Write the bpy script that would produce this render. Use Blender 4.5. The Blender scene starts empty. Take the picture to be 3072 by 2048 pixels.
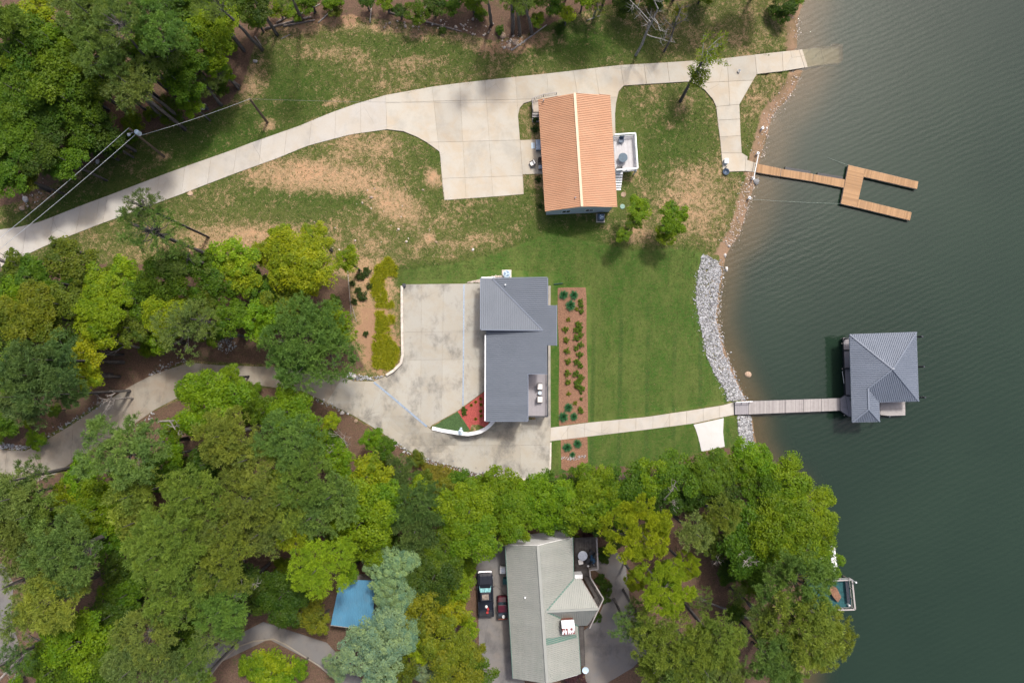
import bpy, bmesh, math, random
import numpy as np
from mathutils import Vector, Matrix, Quaternion

# ------------------------------------------------------------------ camera, sky, sun, exposure
scene = bpy.context.scene
COL = scene.collection
random.seed(7); rng = np.random.default_rng(7)
CAM_H = 93.0
F = 2048.0
NADIR = Vector(((1490 - 1536) / F, -(1120 - 1024) / F, -1.0)).normalized()
QCAM = NADIR.rotation_difference(Vector((0, 0, -1)))
RM = QCAM.to_matrix()
cd = bpy.data.cameras.new('camera')
cam = bpy.data.objects.new('camera', cd); COL.objects.link(cam)
cam.location = (0, 0, CAM_H); cam.rotation_mode = 'QUATERNION'; cam.rotation_quaternion = QCAM
cd.lens = 24.0; cd.sensor_width = 36.0; cd.sensor_fit = 'HORIZONTAL'; cd.clip_start = 1.0; cd.clip_end = 3000.0
scene.camera = cam

SUN_EL, SUN_AZ = math.radians(60), math.atan2(0.45, 0.89)      # azimuth from +Y towards +X
sdir = Vector((math.sin(SUN_AZ) * math.cos(SUN_EL), math.cos(SUN_AZ) * math.cos(SUN_EL), math.sin(SUN_EL)))
world = bpy.data.worlds.new('World'); scene.world = world; world.use_nodes = True
wn = world.node_tree.nodes; wl = world.node_tree.links
sky = wn.new('ShaderNodeTexSky'); sky.sky_type = 'NISHITA'; sky.sun_disc = False
sky.sun_elevation = SUN_EL; sky.sun_rotation = SUN_AZ; sky.air_density = 0.6; sky.dust_density = 5.0; sky.ozone_density = 0.5
wl.new(sky.outputs[0], wn['Background'].inputs[0]); wn['Background'].inputs[1].default_value = 0.15
sl = bpy.data.lights.new('sun', 'SUN'); sl.energy = 2.1; sl.angle = math.radians(6.0); sl.color = (1.0, 0.97, 0.92)
so = bpy.data.objects.new('sun', sl); COL.objects.link(so); so.location = (30, 60, 120)
so.rotation_mode = 'QUATERNION'; so.rotation_quaternion = (-sdir).to_track_quat('-Z', 'Y')
vs = scene.view_settings
scene.display_settings.display_device = 'sRGB'
vs.view_transform = 'Standard'; vs.look = 'None'; vs.exposure = 0.5; vs.gamma = 1.0; vs.use_curve_mapping = False
scene.cycles.max_bounces = 5; scene.cycles.transparent_max_bounces = 6; scene.cycles.use_denoising = True
scene.cycles.diffuse_bounces = 3; scene.cycles.caustics_reflective = False; scene.cycles.caustics_refractive = False

# ------------------------------------------------------------------ photo pixel -> place
def W(px, py, z):
    """point of the plane z = const that lies under the photograph's pixel"""
    d = RM @ Vector(((px - 1536) / F, -(py - 1024) / F, -1.0))
    t = (z - CAM_H) / d.z
    return Vector((d.x * t, d.y * t, z))
def WPl(px, py, a, b, c):
    """point of the plane z = a + b x + c y under the pixel"""
    d = RM @ Vector(((px - 1536) / F, -(py - 1024) / F, -1.0))
    t = (a - CAM_H) / (d.z - b * d.x - c * d.y)
    return Vector((d.x * t, d.y * t, CAM_H + d.z * t))

SHORE = [(2440,-260),(2411,0),(2391,56),(2389,100),(2388,145),(2404,170),(2413,204),(2406,211),(2396,237),(2378,274),(2348,311),(2319,341),(2307,374),(2298,412),
 (2287,445),(2276,486),(2268,515),(2261,556),(2241,615),(2230,660),(2215,708),(2190,740),(2174,770),(2169,800),(2168,821),(2161,857),(2154,911),(2150,957),(2161,1007),
 (2177,1065),(2200,1121),(2218,1164),(2236,1200),(2250,1240),(2257,1271),(2268,1339),(2300,1400),(2370,1470),(2400,1560),(2400,1700),(2415,1800),(2425,1900),(2405,2048),(2400,2350)]
shore_w = [W(x, y, 0.0) for x, y in SHORE]
LAND = [(-400,-260)] + SHORE + [(-400,2350)]

def poly_mask(X, Y, poly):
    ins = np.zeros(X.shape, bool); n = len(poly)
    for i in range(n):
        x1, y1 = poly[i][0], poly[i][1]; x2, y2 = poly[(i + 1) % n][0], poly[(i + 1) % n][1]
        if y1 == y2: continue
        c = ((y1 > Y) != (y2 > Y)) & (X < (x2 - x1) * (Y - y1) / (y2 - y1) + x1)
        ins ^= c
    return ins
def seg_dist(X, Y, pts, closed=False):
    D = np.full(X.shape, 1e9); n = len(pts)
    for i in range(n if closed else n - 1):
        ax, ay = pts[i][0], pts[i][1]; bx, by = pts[(i + 1) % n][0], pts[(i + 1) % n][1]
        dx, dy = bx - ax, by - ay; L = dx * dx + dy * dy + 1e-9
        t = np.clip(((X - ax) * dx + (Y - ay) * dy) / L, 0, 1)
        D = np.minimum(D, (X - ax - t * dx) ** 2 + (Y - ay - t * dy) ** 2)
    return np.sqrt(D)
def sstep(x, a, b):
    t = np.clip((x - a) / (b - a), 0, 1); return t * t * (3 - 2 * t)
def blur(A, k):
    for ax in (0, 1):
        B = np.zeros_like(A); w = np.exp(-0.5 * (np.arange(-3 * k, 3 * k + 1) / k) ** 2); w /= w.sum()
        P = np.pad(A, [(3 * k, 3 * k) if a == ax else (0, 0) for a in (0, 1)], mode='edge')
        for i, wi in enumerate(w):
            B += wi * (P[i:i + A.shape[0], :] if ax == 0 else P[:, i:i + A.shape[1]])
        A = B
    return A

GX0, GX1, GY0, GY1, GS = -104.0, 104.0, -76.0, 76.0, 0.4
gx = np.arange(GX0, GX1 + 1e-6, GS); gy = np.arange(GY0, GY1 + 1e-6, GS)
NX, NY = len(gx), len(gy)
GXX, GYY = np.meshgrid(gx, gy)
CTRL = [(0,750,7.5),(400,600,6.2),(800,450,5),(1150,340,4.2),(1450,400,3.6),(1600,450,3.2),(1740,450,2.8),(1900,450,2.2),(2000,250,2.0),(2150,350,1.5),(2200,480,0.9),(2300,190,1.0),
 (2050,600,1.3),(1740,680,2.8),(1500,680,3.6),(1200,700,4.8),(900,600,6),(600,750,7),(200,900,8),(500,1000,6.5),(1100,950,5.0),(0,1400,7),(300,1230,6.4),(600,1110,5.6),(900,1140,4.7),
 (1200,1270,3.9),(1350,1360,2.8),(1480,1380,2.0),(1600,1380,1.6),(1700,1000,1.5),(1700,1300,1.4),(1900,1000,1.2),(2050,1000,0.9),(2000,1300,1.0),(1600,780,3.2),(1350,780,4.2),(1800,800,1.8),
 (1000,1400,4),(500,1500,6),(0,1700,6),(1000,1800,4),(1450,1750,2.6),(1850,1800,2.0),(1900,1500,1.6),(2200,1500,1.2),(2200,1900,1.3),(700,1900,5),(300,1950,6),(300,100,8),(800,100,6.5),
 (1300,60,5.5),(1800,80,3.5),(2200,60,1.6),(-200,300,9),(-200,1000,9),(-200,1900,7),(1640,1400,1.5),(1700,1150,1.45)]
cx = gx[::5]; cy = gy[::5]; CXX, CYY = np.meshgrid(cx, cy)
num = np.zeros(CXX.shape); den = np.zeros(CXX.shape)
for (px, py, z) in CTRL:
    p = W(px, py, z); w = 1.0 / (((CXX - p.x) ** 2 + (CYY - p.y) ** 2) + 4.0) ** 1.6
    num += w * z; den += w
HC = blur(num / den, 2)
def upsample(A):
    fy = np.clip((gy - cy[0]) / (cy[1] - cy[0]), 0, len(cy) - 1.001); fx = np.clip((gx - cx[0]) / (cx[1] - cx[0]), 0, len(cx) - 1.001)
    iy = fy.astype(int); ix = fx.astype(int); ty = (fy - iy)[:, None]; tx = (fx - ix)[None, :]
    return (A[np.ix_(iy, ix)] * (1 - ty) * (1 - tx) + A[np.ix_(iy + 1, ix)] * ty * (1 - tx) + A[np.ix_(iy, ix + 1)] * (1 - ty) * tx + A[np.ix_(iy + 1, ix + 1)] * ty * tx)
HB = blur(upsample(HC), 4)
d_sh = seg_dist(GXX, GYY, shore_w)
land = poly_mask(GXX, GYY, [W(x, y, 0) for x, y in LAND])
SD = np.where(land, d_sh, -d_sh)                                # + on land
bank = 0.03 + 0.22 * np.clip(SD, 0, None)
k_ = 0.35
HL = -np.log(np.exp(-HB / k_) + np.exp(-bank / k_)) * k_
HL = np.where(SD > 0, np.maximum(HL, 0.02 * np.clip(SD, 0, 1)), 0)
HW = -np.minimum(0.11 * -SD + 0.02 * SD * SD, 4.5)
HG = np.where(land, HL, HW)
_e = np.minimum.reduce([GXX - GX0, GYY - GY0, GY1 - GYY]); _w = (1 - sstep(_e, 0.4, 14.0)) * sstep(SD, 0.5, 9.0)
HG = HG * (1 - _w) + 3.02 * _w                                 # runs out level into the land beyond
# upper court is a level terrace
COURT_Z = 4.2
WALL = [(1296,1284),(1326,1291),(1357,1296),(1381,1300),(1404,1302),(1423,1299),(1439,1295),(1455,1287),(1468,1277),(1482,1262)]
UPPER = [(1207,1060),(1205,852),(1444,850),(1540,838),(1590,860),(1590,1150),(1482,1262)] + WALL[::-1] + [(1122,1143),(1154,1129),(1182,1111),(1204,1089)]
up_w = [W(x, y, COURT_Z) for x, y in UPPER]
um = poly_mask(GXX, GYY, up_w); ud = seg_dist(GXX, GYY, up_w, True)
xw = W(1400, 1280, 4).x; x0 = W(1300, 1280, 4).x; ywl = W(1400, 1200, 4).y; xe = W(1585, 1000, 4).x
steep = np.maximum(sstep(GXX, x0, xw) * (GYY < ywl), (GXX > xe) * 1.0)
DD = 3.5 * (1 - steep) + 0.3 * steep
wv = np.where(um, 1.0, 1 - sstep(ud, 0, 1) * 0 - sstep(ud / DD, 0, 1))
HG = HG * (1 - wv) + COURT_Z * wv
PAVED = [[(1157,290),(1296,266),(1550,236),(1861,201),(2179,180),(2270,170),(2268,220),(2216,312),(2220,455),(2262,492),(2262,514),(2172,511),(2152,330),(2110,275),(2061,250),(1875,262),(1852,300),(1843,400),(1640,405),(1640,302),(1571,315),(1558,345),(1566,578),(1338,596),(1322,460),(1250,415),(1161,393)],
 [(2262,168),(2398,150),(2530,130),(2532,190),(2412,206),(2266,226)],
 [(1029,1134),(1121,1147),(1296,1294),(1404,1311),(1470,1285),(1600,1265),(1646,1250),(1646,1424),(1511,1428),(1243,1357),(1061,1242),(985,1205)]]
_inv = np.array(QCAM.inverted().to_matrix())
for _ in range(2):
    _P = np.stack([GXX, GYY, HG - CAM_H], -1) @ _inv.T; _px, _py = 1536 + F * _P[..., 0] / -_P[..., 2], 1024 - F * _P[..., 1] / -_P[..., 2]
CARVE = np.maximum.reduce([poly_mask(_px, _py, p_) * d_ for p_, d_ in zip(PAVED, (0.10, 0.6, 0.10))])
HD = HG - CARVE                                             # what the ground sheet shows; H() stays the finished level
def H(x, y):
    fx = min(max((x - GX0) / GS, 0), NX - 1.001); fy = min(max((y - GY0) / GS, 0), NY - 1.001)
    i, j = int(fx), int(fy); a, b = fx - i, fy - j
    return float(HG[j, i] * (1 - a) * (1 - b) + HG[j, i + 1] * a * (1 - b) + HG[j + 1, i] * (1 - a) * b + HG[j + 1, i + 1] * a * b)
def G(px, py):
    """ground point under the pixel"""
    z = 2.0
    for _ in range(8):
        p = W(px, py, z); z = 0.5 * z + 0.5 * H(p.x, p.y)
    p = W(px, py, z); return Vector((p.x, p.y, H(p.x, p.y)))

# ------------------------------------------------------------------ node material helpers
def newmat(name):
    m = bpy.data.materials.new(name); m.use_nodes = True
    nt = m.node_tree; b = nt.nodes['Principled BSDF']
    return m, nt, b
def N(nt, typ, **kw):
    n = nt.nodes.new(typ)
    for k, v in kw.items():
        if k in n.inputs: n.inputs[k].default_value = v
        else: setattr(n, k, v)
    return n
def noise(nt, scale, detail=4, rough=0.55, vec=None, dist=0.0):
    n = N(nt, 'ShaderNodeTexNoise'); n.inputs['Scale'].default_value = scale; n.inputs['Detail'].default_value = detail
    n.inputs['Roughness'].default_value = rough; n.inputs['Distortion'].default_value = dist
    if vec is not None: nt.links.new(vec, n.inputs['Vector'])
    return n.outputs['Fac']
def mixc(nt, fac, a, b, mode='MIX'):
    n = N(nt, 'ShaderNodeMix', data_type='RGBA', blend_type=mode)
    for i, v in ((0, fac), (6, a), (7, b)):
        if hasattr(v, 'type') or hasattr(v, 'links'): nt.links.new(v, n.inputs[i])
        elif i == 0: n.inputs[0].default_value = v
        else: n.inputs[i].default_value = (*v, 1) if len(v) == 3 else v
    return n.outputs[2]
def ramp(nt, fac, a, b):
    n = N(nt, 'ShaderNodeMapRange', interpolation_type='SMOOTHSTEP'); nt.links.new(fac, n.inputs['Value'])
    n.inputs['From Min'].default_value = a; n.inputs['From Max'].default_value = b
    return n.outputs['Result']
def mth(nt, op, a, b=None):
    n = N(nt, 'ShaderNodeMath', operation=op)
    for i, v in ((0, a), (1, b)):
        if v is None: continue
        if isinstance(v, (int, float)): n.inputs[i].default_value = v
        else: nt.links.new(v, n.inputs[i])
    return n.outputs[0]
def bump(nt, b, h, strength=0.3, dist=0.05):
    n = N(nt, 'ShaderNodeBump'); n.inputs['Strength'].default_value = strength; n.inputs['Distance'].default_value = dist
    nt.links.new(h, n.inputs['Height']); nt.links.new(n.outputs[0], b.inputs['Normal'])
def objcoord(nt, scale=None):
    t = N(nt, 'ShaderNodeTexCoord').outputs['Object']
    if scale is None: return t
    mp = N(nt, 'ShaderNodeMapping'); mp.inputs['Scale'].default_value = scale
    nt.links.new(t, mp.inputs['Vector']); return mp.outputs[0]
def geopos(nt, scale=None, rot=None):
    t = N(nt, 'ShaderNodeNewGeometry').outputs['Position']
    if scale is None and rot is None: return t
    mp = N(nt, 'ShaderNodeMapping')
    if scale: mp.inputs['Scale'].default_value = scale
    if rot: mp.inputs['Rotation'].default_value = rot
    nt.links.new(t, mp.inputs['Vector']); return mp.outputs[0]
def attr(nt, name):
    return N(nt, 'ShaderNodeAttribute', attribute_name=name)

MAT = {}
def simple(name, col, rough=0.6, var=0.15, scale=3.0, metal=0.0, col2=None, bmp=0.0, rand=0.0, spec=0.4, streak=None):
    m, nt, b = newmat(name)
    pos = geopos(nt, streak) if streak else geopos(nt)
    f = noise(nt, scale, 5, 0.6, pos)
    c2 = col2 or tuple(c * (1 - var) for c in col); c1 = tuple(min(1, c * (1 + var)) for c in col) if col2 is None else col
    c = mixc(nt, ramp(nt, f, 0.3, 0.7), c1, c2)
    if rand:
        r = N(nt, 'ShaderNodeObjectInfo').outputs['Random']
        n = N(nt, 'ShaderNodeMapRange'); nt.links.new(r, n.inputs[0]); n.inputs[3].default_value = 1 - rand; n.inputs[4].default_value = 1 + rand
        hs = N(nt, 'ShaderNodeHueSaturation'); nt.links.new(c, hs.inputs['Color']); nt.links.new(n.outputs[0], hs.inputs['Value']); c = hs.outputs[0]
    nt.links.new(c, b.inputs['Base Color']); b.inputs['Roughness'].default_value = rough; b.inputs['Metallic'].default_value = metal
    b.inputs['Specular IOR Level'].default_value = spec
    if bmp: bump(nt, b, noise(nt, scale * 8, 4, 0.6, pos), bmp, 0.02)
    MAT[name] = m; return m

def concrete(name, base, warm, stain, rand=0.05, stain_amt=0.5):
    m, nt, b = newmat(name); p = geopos(nt)
    info = N(nt, 'ShaderNodeObjectInfo').outputs['Random']
    c = mixc(nt, ramp(nt, noise(nt, 0.35, 6, 0.65, p, 0.4), 0.35, 0.68), base, warm)
    c = mixc(nt, mth(nt, 'MULTIPLY', ramp(nt, noise(nt, 0.42, 8, 0.68, geopos(nt, (1, 0.7, 1)), 0.08), 0.46, 0.72), stain_amt), c, stain)
    c = mixc(nt, mth(nt, 'MULTIPLY', ramp(nt, noise(nt, 7, 5, 0.7, p), 0.4, 0.75), 0.22), c, tuple(x * 0.72 for x in base))
    # hairline cracks
    v = N(nt, 'ShaderNodeTexVoronoi', feature='DISTANCE_TO_EDGE'); v.inputs['Scale'].default_value = 0.16
    wob = mixc(nt, 0.25, p, N(nt, 'ShaderNodeTexNoise', **{}).outputs['Color'], 'ADD'); nt.links.new(wob, v.inputs['Vector'])
    cr = mth(nt, 'MULTIPLY', mth(nt, 'SUBTRACT', 1.0, ramp(nt, v.outputs['Distance'], 0.0, 0.006)), ramp(nt, noise(nt, 0.12, 2, 0.5, p), 0.5, 0.62))
    c = mixc(nt, mth(nt, 'MULTIPLY', cr, 0.5), c, tuple(x * 0.4 for x in base))
    r = N(nt, 'ShaderNodeMapRange'); nt.links.new(info, r.inputs[0]); r.inputs[3].default_value = 1 - rand; r.inputs[4].default_value = 1 + rand
    hs = N(nt, 'ShaderNodeHueSaturation'); nt.links.new(c, hs.inputs['Color']); nt.links.new(r.outputs[0], hs.inputs['Value'])
    nt.links.new(hs.outputs[0], b.inputs['Base Color']); b.inputs['Roughness'].default_value = 0.85; b.inputs['Specular IOR Level'].default_value = 0.25
    bump(nt, b, noise(nt, 30, 3, 0.6, p), 0.25, 0.01)
    MAT[name] = m; return m

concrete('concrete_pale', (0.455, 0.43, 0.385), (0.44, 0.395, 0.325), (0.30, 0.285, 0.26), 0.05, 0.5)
concrete('concrete_warm', (0.445, 0.415, 0.35), (0.43, 0.365, 0.275), (0.31, 0.295, 0.255), 0.07, 0.5)
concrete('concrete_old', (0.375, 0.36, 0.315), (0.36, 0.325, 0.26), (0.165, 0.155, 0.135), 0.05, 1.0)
concrete('concrete_white', (0.54, 0.535, 0.52), (0.51, 0.50, 0.47), (0.42, 0.41, 0.39), 0.02, 0.4)
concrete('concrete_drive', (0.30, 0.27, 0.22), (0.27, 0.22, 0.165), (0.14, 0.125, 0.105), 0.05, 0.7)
concrete('asphalt_grey', (0.17, 0.163, 0.157), (0.20, 0.178, 0.155), (0.09, 0.085, 0.085), 0.04, 0.8)
simple('joint', (0.31, 0.27, 0.21), 0.9, 0.3, 2)
simple('kerb', (0.55, 0.50, 0.43), 0.85, 0.2, 2)
simple('wall_white', (0.78, 0.78, 0.77), 0.6, 0.06, 1.5)
simple('trim_white', (0.80, 0.81, 0.82), 0.45, 0.04, 2)
simple('siding_blue', (0.50, 0.58, 0.62), 0.6, 0.06, 1)
simple('siding_grey', (0.20, 0.21, 0.23), 0.6, 0.06, 1)
simple('drain', (0.26, 0.32, 0.40), 0.5, 0.2, 6, metal=0.3)
simple('dark_metal', (0.045, 0.05, 0.062), 0.45, 0.2, 5, metal=0.4)
simple('black', (0.02, 0.021, 0.024), 0.5, 0.2, 5)
simple('rubber', (0.022, 0.022, 0.022), 0.85, 0.2, 9)
simple('chrome', (0.72, 0.73, 0.75), 0.18, 0.05, 4, metal=1.0)
simple('steel', (0.55, 0.57, 0.58), 0.35, 0.1, 4, metal=0.8)
simple('ac_blue', (0.055, 0.085, 0.13), 0.5, 0.15, 5)
simple('ac_fan', (0.14, 0.2, 0.28), 0.4, 0.15, 8, metal=0.3)
simple('pale_blue', (0.50, 0.62, 0.70), 0.5, 0.08, 4)
simple('cushion', (0.78, 0.76, 0.72), 0.9, 0.06, 8)
simple('wicker', (0.05, 0.038, 0.035), 0.8, 0.25, 20)
simple('rust', (0.20, 0.055, 0.03), 0.9, 0.35, 4)
simple('red', (0.35, 0.03, 0.03), 0.4, 0.15, 4)
simple('yellow', (0.65, 0.45, 0.03), 0.5, 0.15, 4)
simple('umbrella_blue', (0.015, 0.05, 0.10), 0.8, 0.2, 4)
simple('table_cover', (0.075, 0.115, 0.15), 0.6, 0.12, 4)
simple('glass', (0.03, 0.05, 0.06), 0.08, 0.1, 1, spec=0.8)
simple('windshield', (0.20, 0.42, 0.44), 0.06, 0.5, 1.8, spec=1.0, streak=(3.0, 0.4, 1))  # cyan reflection painted into the glass colour, in streaks
simple('pole_wood', (0.11, 0.085, 0.06), 0.85, 0.3, 4, streak=(6, 6, 0.4))
simple('bark', (0.105, 0.095, 0.09), 0.9, 0.4, 3, streak=(3, 3, 0.6))
simple('bark_pale', (0.26, 0.25, 0.23), 0.9, 0.3, 3)
simple('dead_wood', (0.30, 0.27, 0.245), 0.9, 0.3, 3)
simple('log', (0.22, 0.18, 0.15), 0.9, 0.4, 3)
simple('stone', (0.50, 0.47, 0.44), 0.85, 0.3, 2.5, rand=0.25)
simple('boulder_grey', (0.22, 0.22, 0.22), 0.9, 0.3, 2.5)
simple('boulder_tan', (0.42, 0.30, 0.21), 0.9, 0.3, 2.5, rand=0.2)
simple('wire', (0.62, 0.65, 0.67), 0.4, 0.1, 3, metal=0.4)
simple('cable_dark', (0.20, 0.19, 0.19), 0.6, 0.1, 3)
simple('rope', (0.32, 0.38, 0.33), 0.9, 0.1, 3)
simple('foam_white', (0.72, 0.72, 0.70), 0.7, 0.06, 3)
simple('teal', (0.012, 0.075, 0.08), 0.6, 0.25, 3)
simple('mulch_red', (0.33, 0.07, 0.058), 0.95, 0.3, 9, bmp=0.8)
simple('mulch_brown', (0.215, 0.115, 0.07), 0.95, 0.32, 7, bmp=0.8)
simple('turf_strip', (0.05, 0.095, 0.03), 0.95, 0.35, 9, bmp=0.8)

def planks(name, col, col2, gap, axis_attr=None, rand=0.1):
    """wood whose colour changes from board to board (tint attribute)"""
    m, nt, b = newmat(name)
    t = attr(nt, 'tint').outputs['Fac']
    c = mixc(nt, t, col, col2)
    c = mixc(nt, mth(nt, 'MULTIPLY', ramp(nt, noise(nt, 2.2, 6, 0.7, geopos(nt)), 0.4, 0.75), 0.4), c, gap)
    nt.links.new(c, b.inputs['Base Color']); b.inputs['Roughness'].default_value = 0.8; b.inputs['Specular IOR Level'].default_value = 0.2
    MAT[name] = m
planks('planks_cedar', (0.45, 0.275, 0.145), (0.31, 0.185, 0.095), (0.30, 0.20, 0.13))
planks('planks_pale', (0.56, 0.55, 0.55), (0.47, 0.45, 0.45), (0.42, 0.40, 0.39))
planks('planks_weathered', (0.42, 0.39, 0.37), (0.30, 0.275, 0.265), (0.22, 0.20, 0.185))
planks('planks_composite', (0.32, 0.30, 0.315), (0.28, 0.265, 0.275), (0.24, 0.225, 0.235))
planks('planks_dark', (0.085, 0.075, 0.07), (0.05, 0.045, 0.043), (0.16, 0.15, 0.14))
planks('planks_tan', (0.46, 0.40, 0.33), (0.38, 0.32, 0.26), (0.30, 0.26, 0.2))
planks('stones_white', (0.50, 0.505, 0.515), (0.15, 0.15, 0.155), (0.28, 0.255, 0.23))
planks('stones_pebble', (0.62, 0.55, 0.48), (0.32, 0.25, 0.2), (0.5, 0.42, 0.36))

def metalroof(name, col, col2, rough=0.42, rand=0.03, metal=0.15, stain=None, samt=0.0):
    m, nt, b = newmat(name); p = geopos(nt)
    c = mixc(nt, ramp(nt, noise(nt, 0.5, 5, 0.6, p), 0.3, 0.7), col, col2)
    if stain: c = mixc(nt, mth(nt, 'MULTIPLY', ramp(nt, noise(nt, 0.9, 6, 0.7, p, 0.5), 0.45, 0.75), samt), c, stain)
    r = N(nt, 'ShaderNodeMapRange'); nt.links.new(N(nt, 'ShaderNodeObjectInfo').outputs['Random'], r.inputs[0]); r.inputs[3].default_value = 1 - rand; r.inputs[4].default_value = 1 + rand
    hs = N(nt, 'ShaderNodeHueSaturation'); nt.links.new(c, hs.inputs['Color']); nt.links.new(r.outputs[0], hs.inputs['Value'])
    nt.links.new(hs.outputs[0], b.inputs['Base Color']); b.inputs['Roughness'].default_value = rough; b.inputs['Metallic'].default_value = metal
    MAT[name] = m
metalroof('roof_slate', (0.135, 0.155, 0.185), (0.122, 0.142, 0.17), 0.6, metal=0.0)
metalroof('roof_boathouse', (0.155, 0.18, 0.225), (0.142, 0.166, 0.208), 0.6, metal=0.0)
metalroof('roof_copper', (0.535, 0.305, 0.18), (0.51, 0.28, 0.16), 0.5, metal=0.0)
metalroof('roof_copper_cap', (0.66, 0.47, 0.31), (0.62, 0.43, 0.28), 0.5, metal=0.0)
metalroof('roof_sage', (0.33, 0.335, 0.305), (0.30, 0.31, 0.28), 0.6, stain=(0.20, 0.25, 0.21), samt=0.25)
metalroof('roof_green', (0.10, 0.20, 0.155), (0.09, 0.17, 0.14), 0.6)
metalroof('roof_blue', (0.10, 0.29, 0.44), (0.09, 0.25, 0.38), 0.5, 0.06, stain=(0.16, 0.24, 0.30), samt=0.4)
metalroof('paint_black', (0.014, 0.016, 0.024), (0.012, 0.014, 0.02), 0.12, 0, 0.0)
metalroof('paint_maroon', (0.085, 0.008, 0.018), (0.06, 0.006, 0.012), 0.2, 0, 0.0)

# ---- leaves: colour from the object, per-clump tint, light through the blade
def leafmat(name, transl=0.35, yellow=(1.25, 1.08, 0.7)):
    m, nt, b = newmat(name); out = nt.nodes['Material Output']
    oc = N(nt, 'ShaderNodeObjectInfo').outputs['Color']
    t = attr(nt, 'tint').outputs['Fac']
    c = mixc(nt, 1.0, oc, mixc(nt, t, (0.62, 0.72, 0.74), yellow), 'MULTIPLY')
    nt.links.new(c, b.inputs['Base Color']); b.inputs['Roughness'].default_value = 0.55; b.inputs['Specular IOR Level'].default_value = 0.25
    tr = N(nt, 'ShaderNodeBsdfTranslucent'); nt.links.new(mixc(nt, 1.0, c, (1.25, 1.2, 0.6), 'MULTIPLY'), tr.inputs['Color'])
    mx = N(nt, 'ShaderNodeMixShader'); mx.inputs[0].default_value = transl
    nt.links.new(b.outputs[0], mx.inputs[1]); nt.links.new(tr.outputs[0], mx.inputs[2]); nt.links.new(mx.outputs[0], out.inputs['Surface'])
    MAT[name] = m
leafmat('leaf', 0.4); leafmat('needle', 0.42, (1.15, 1.1, 0.85))

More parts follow.
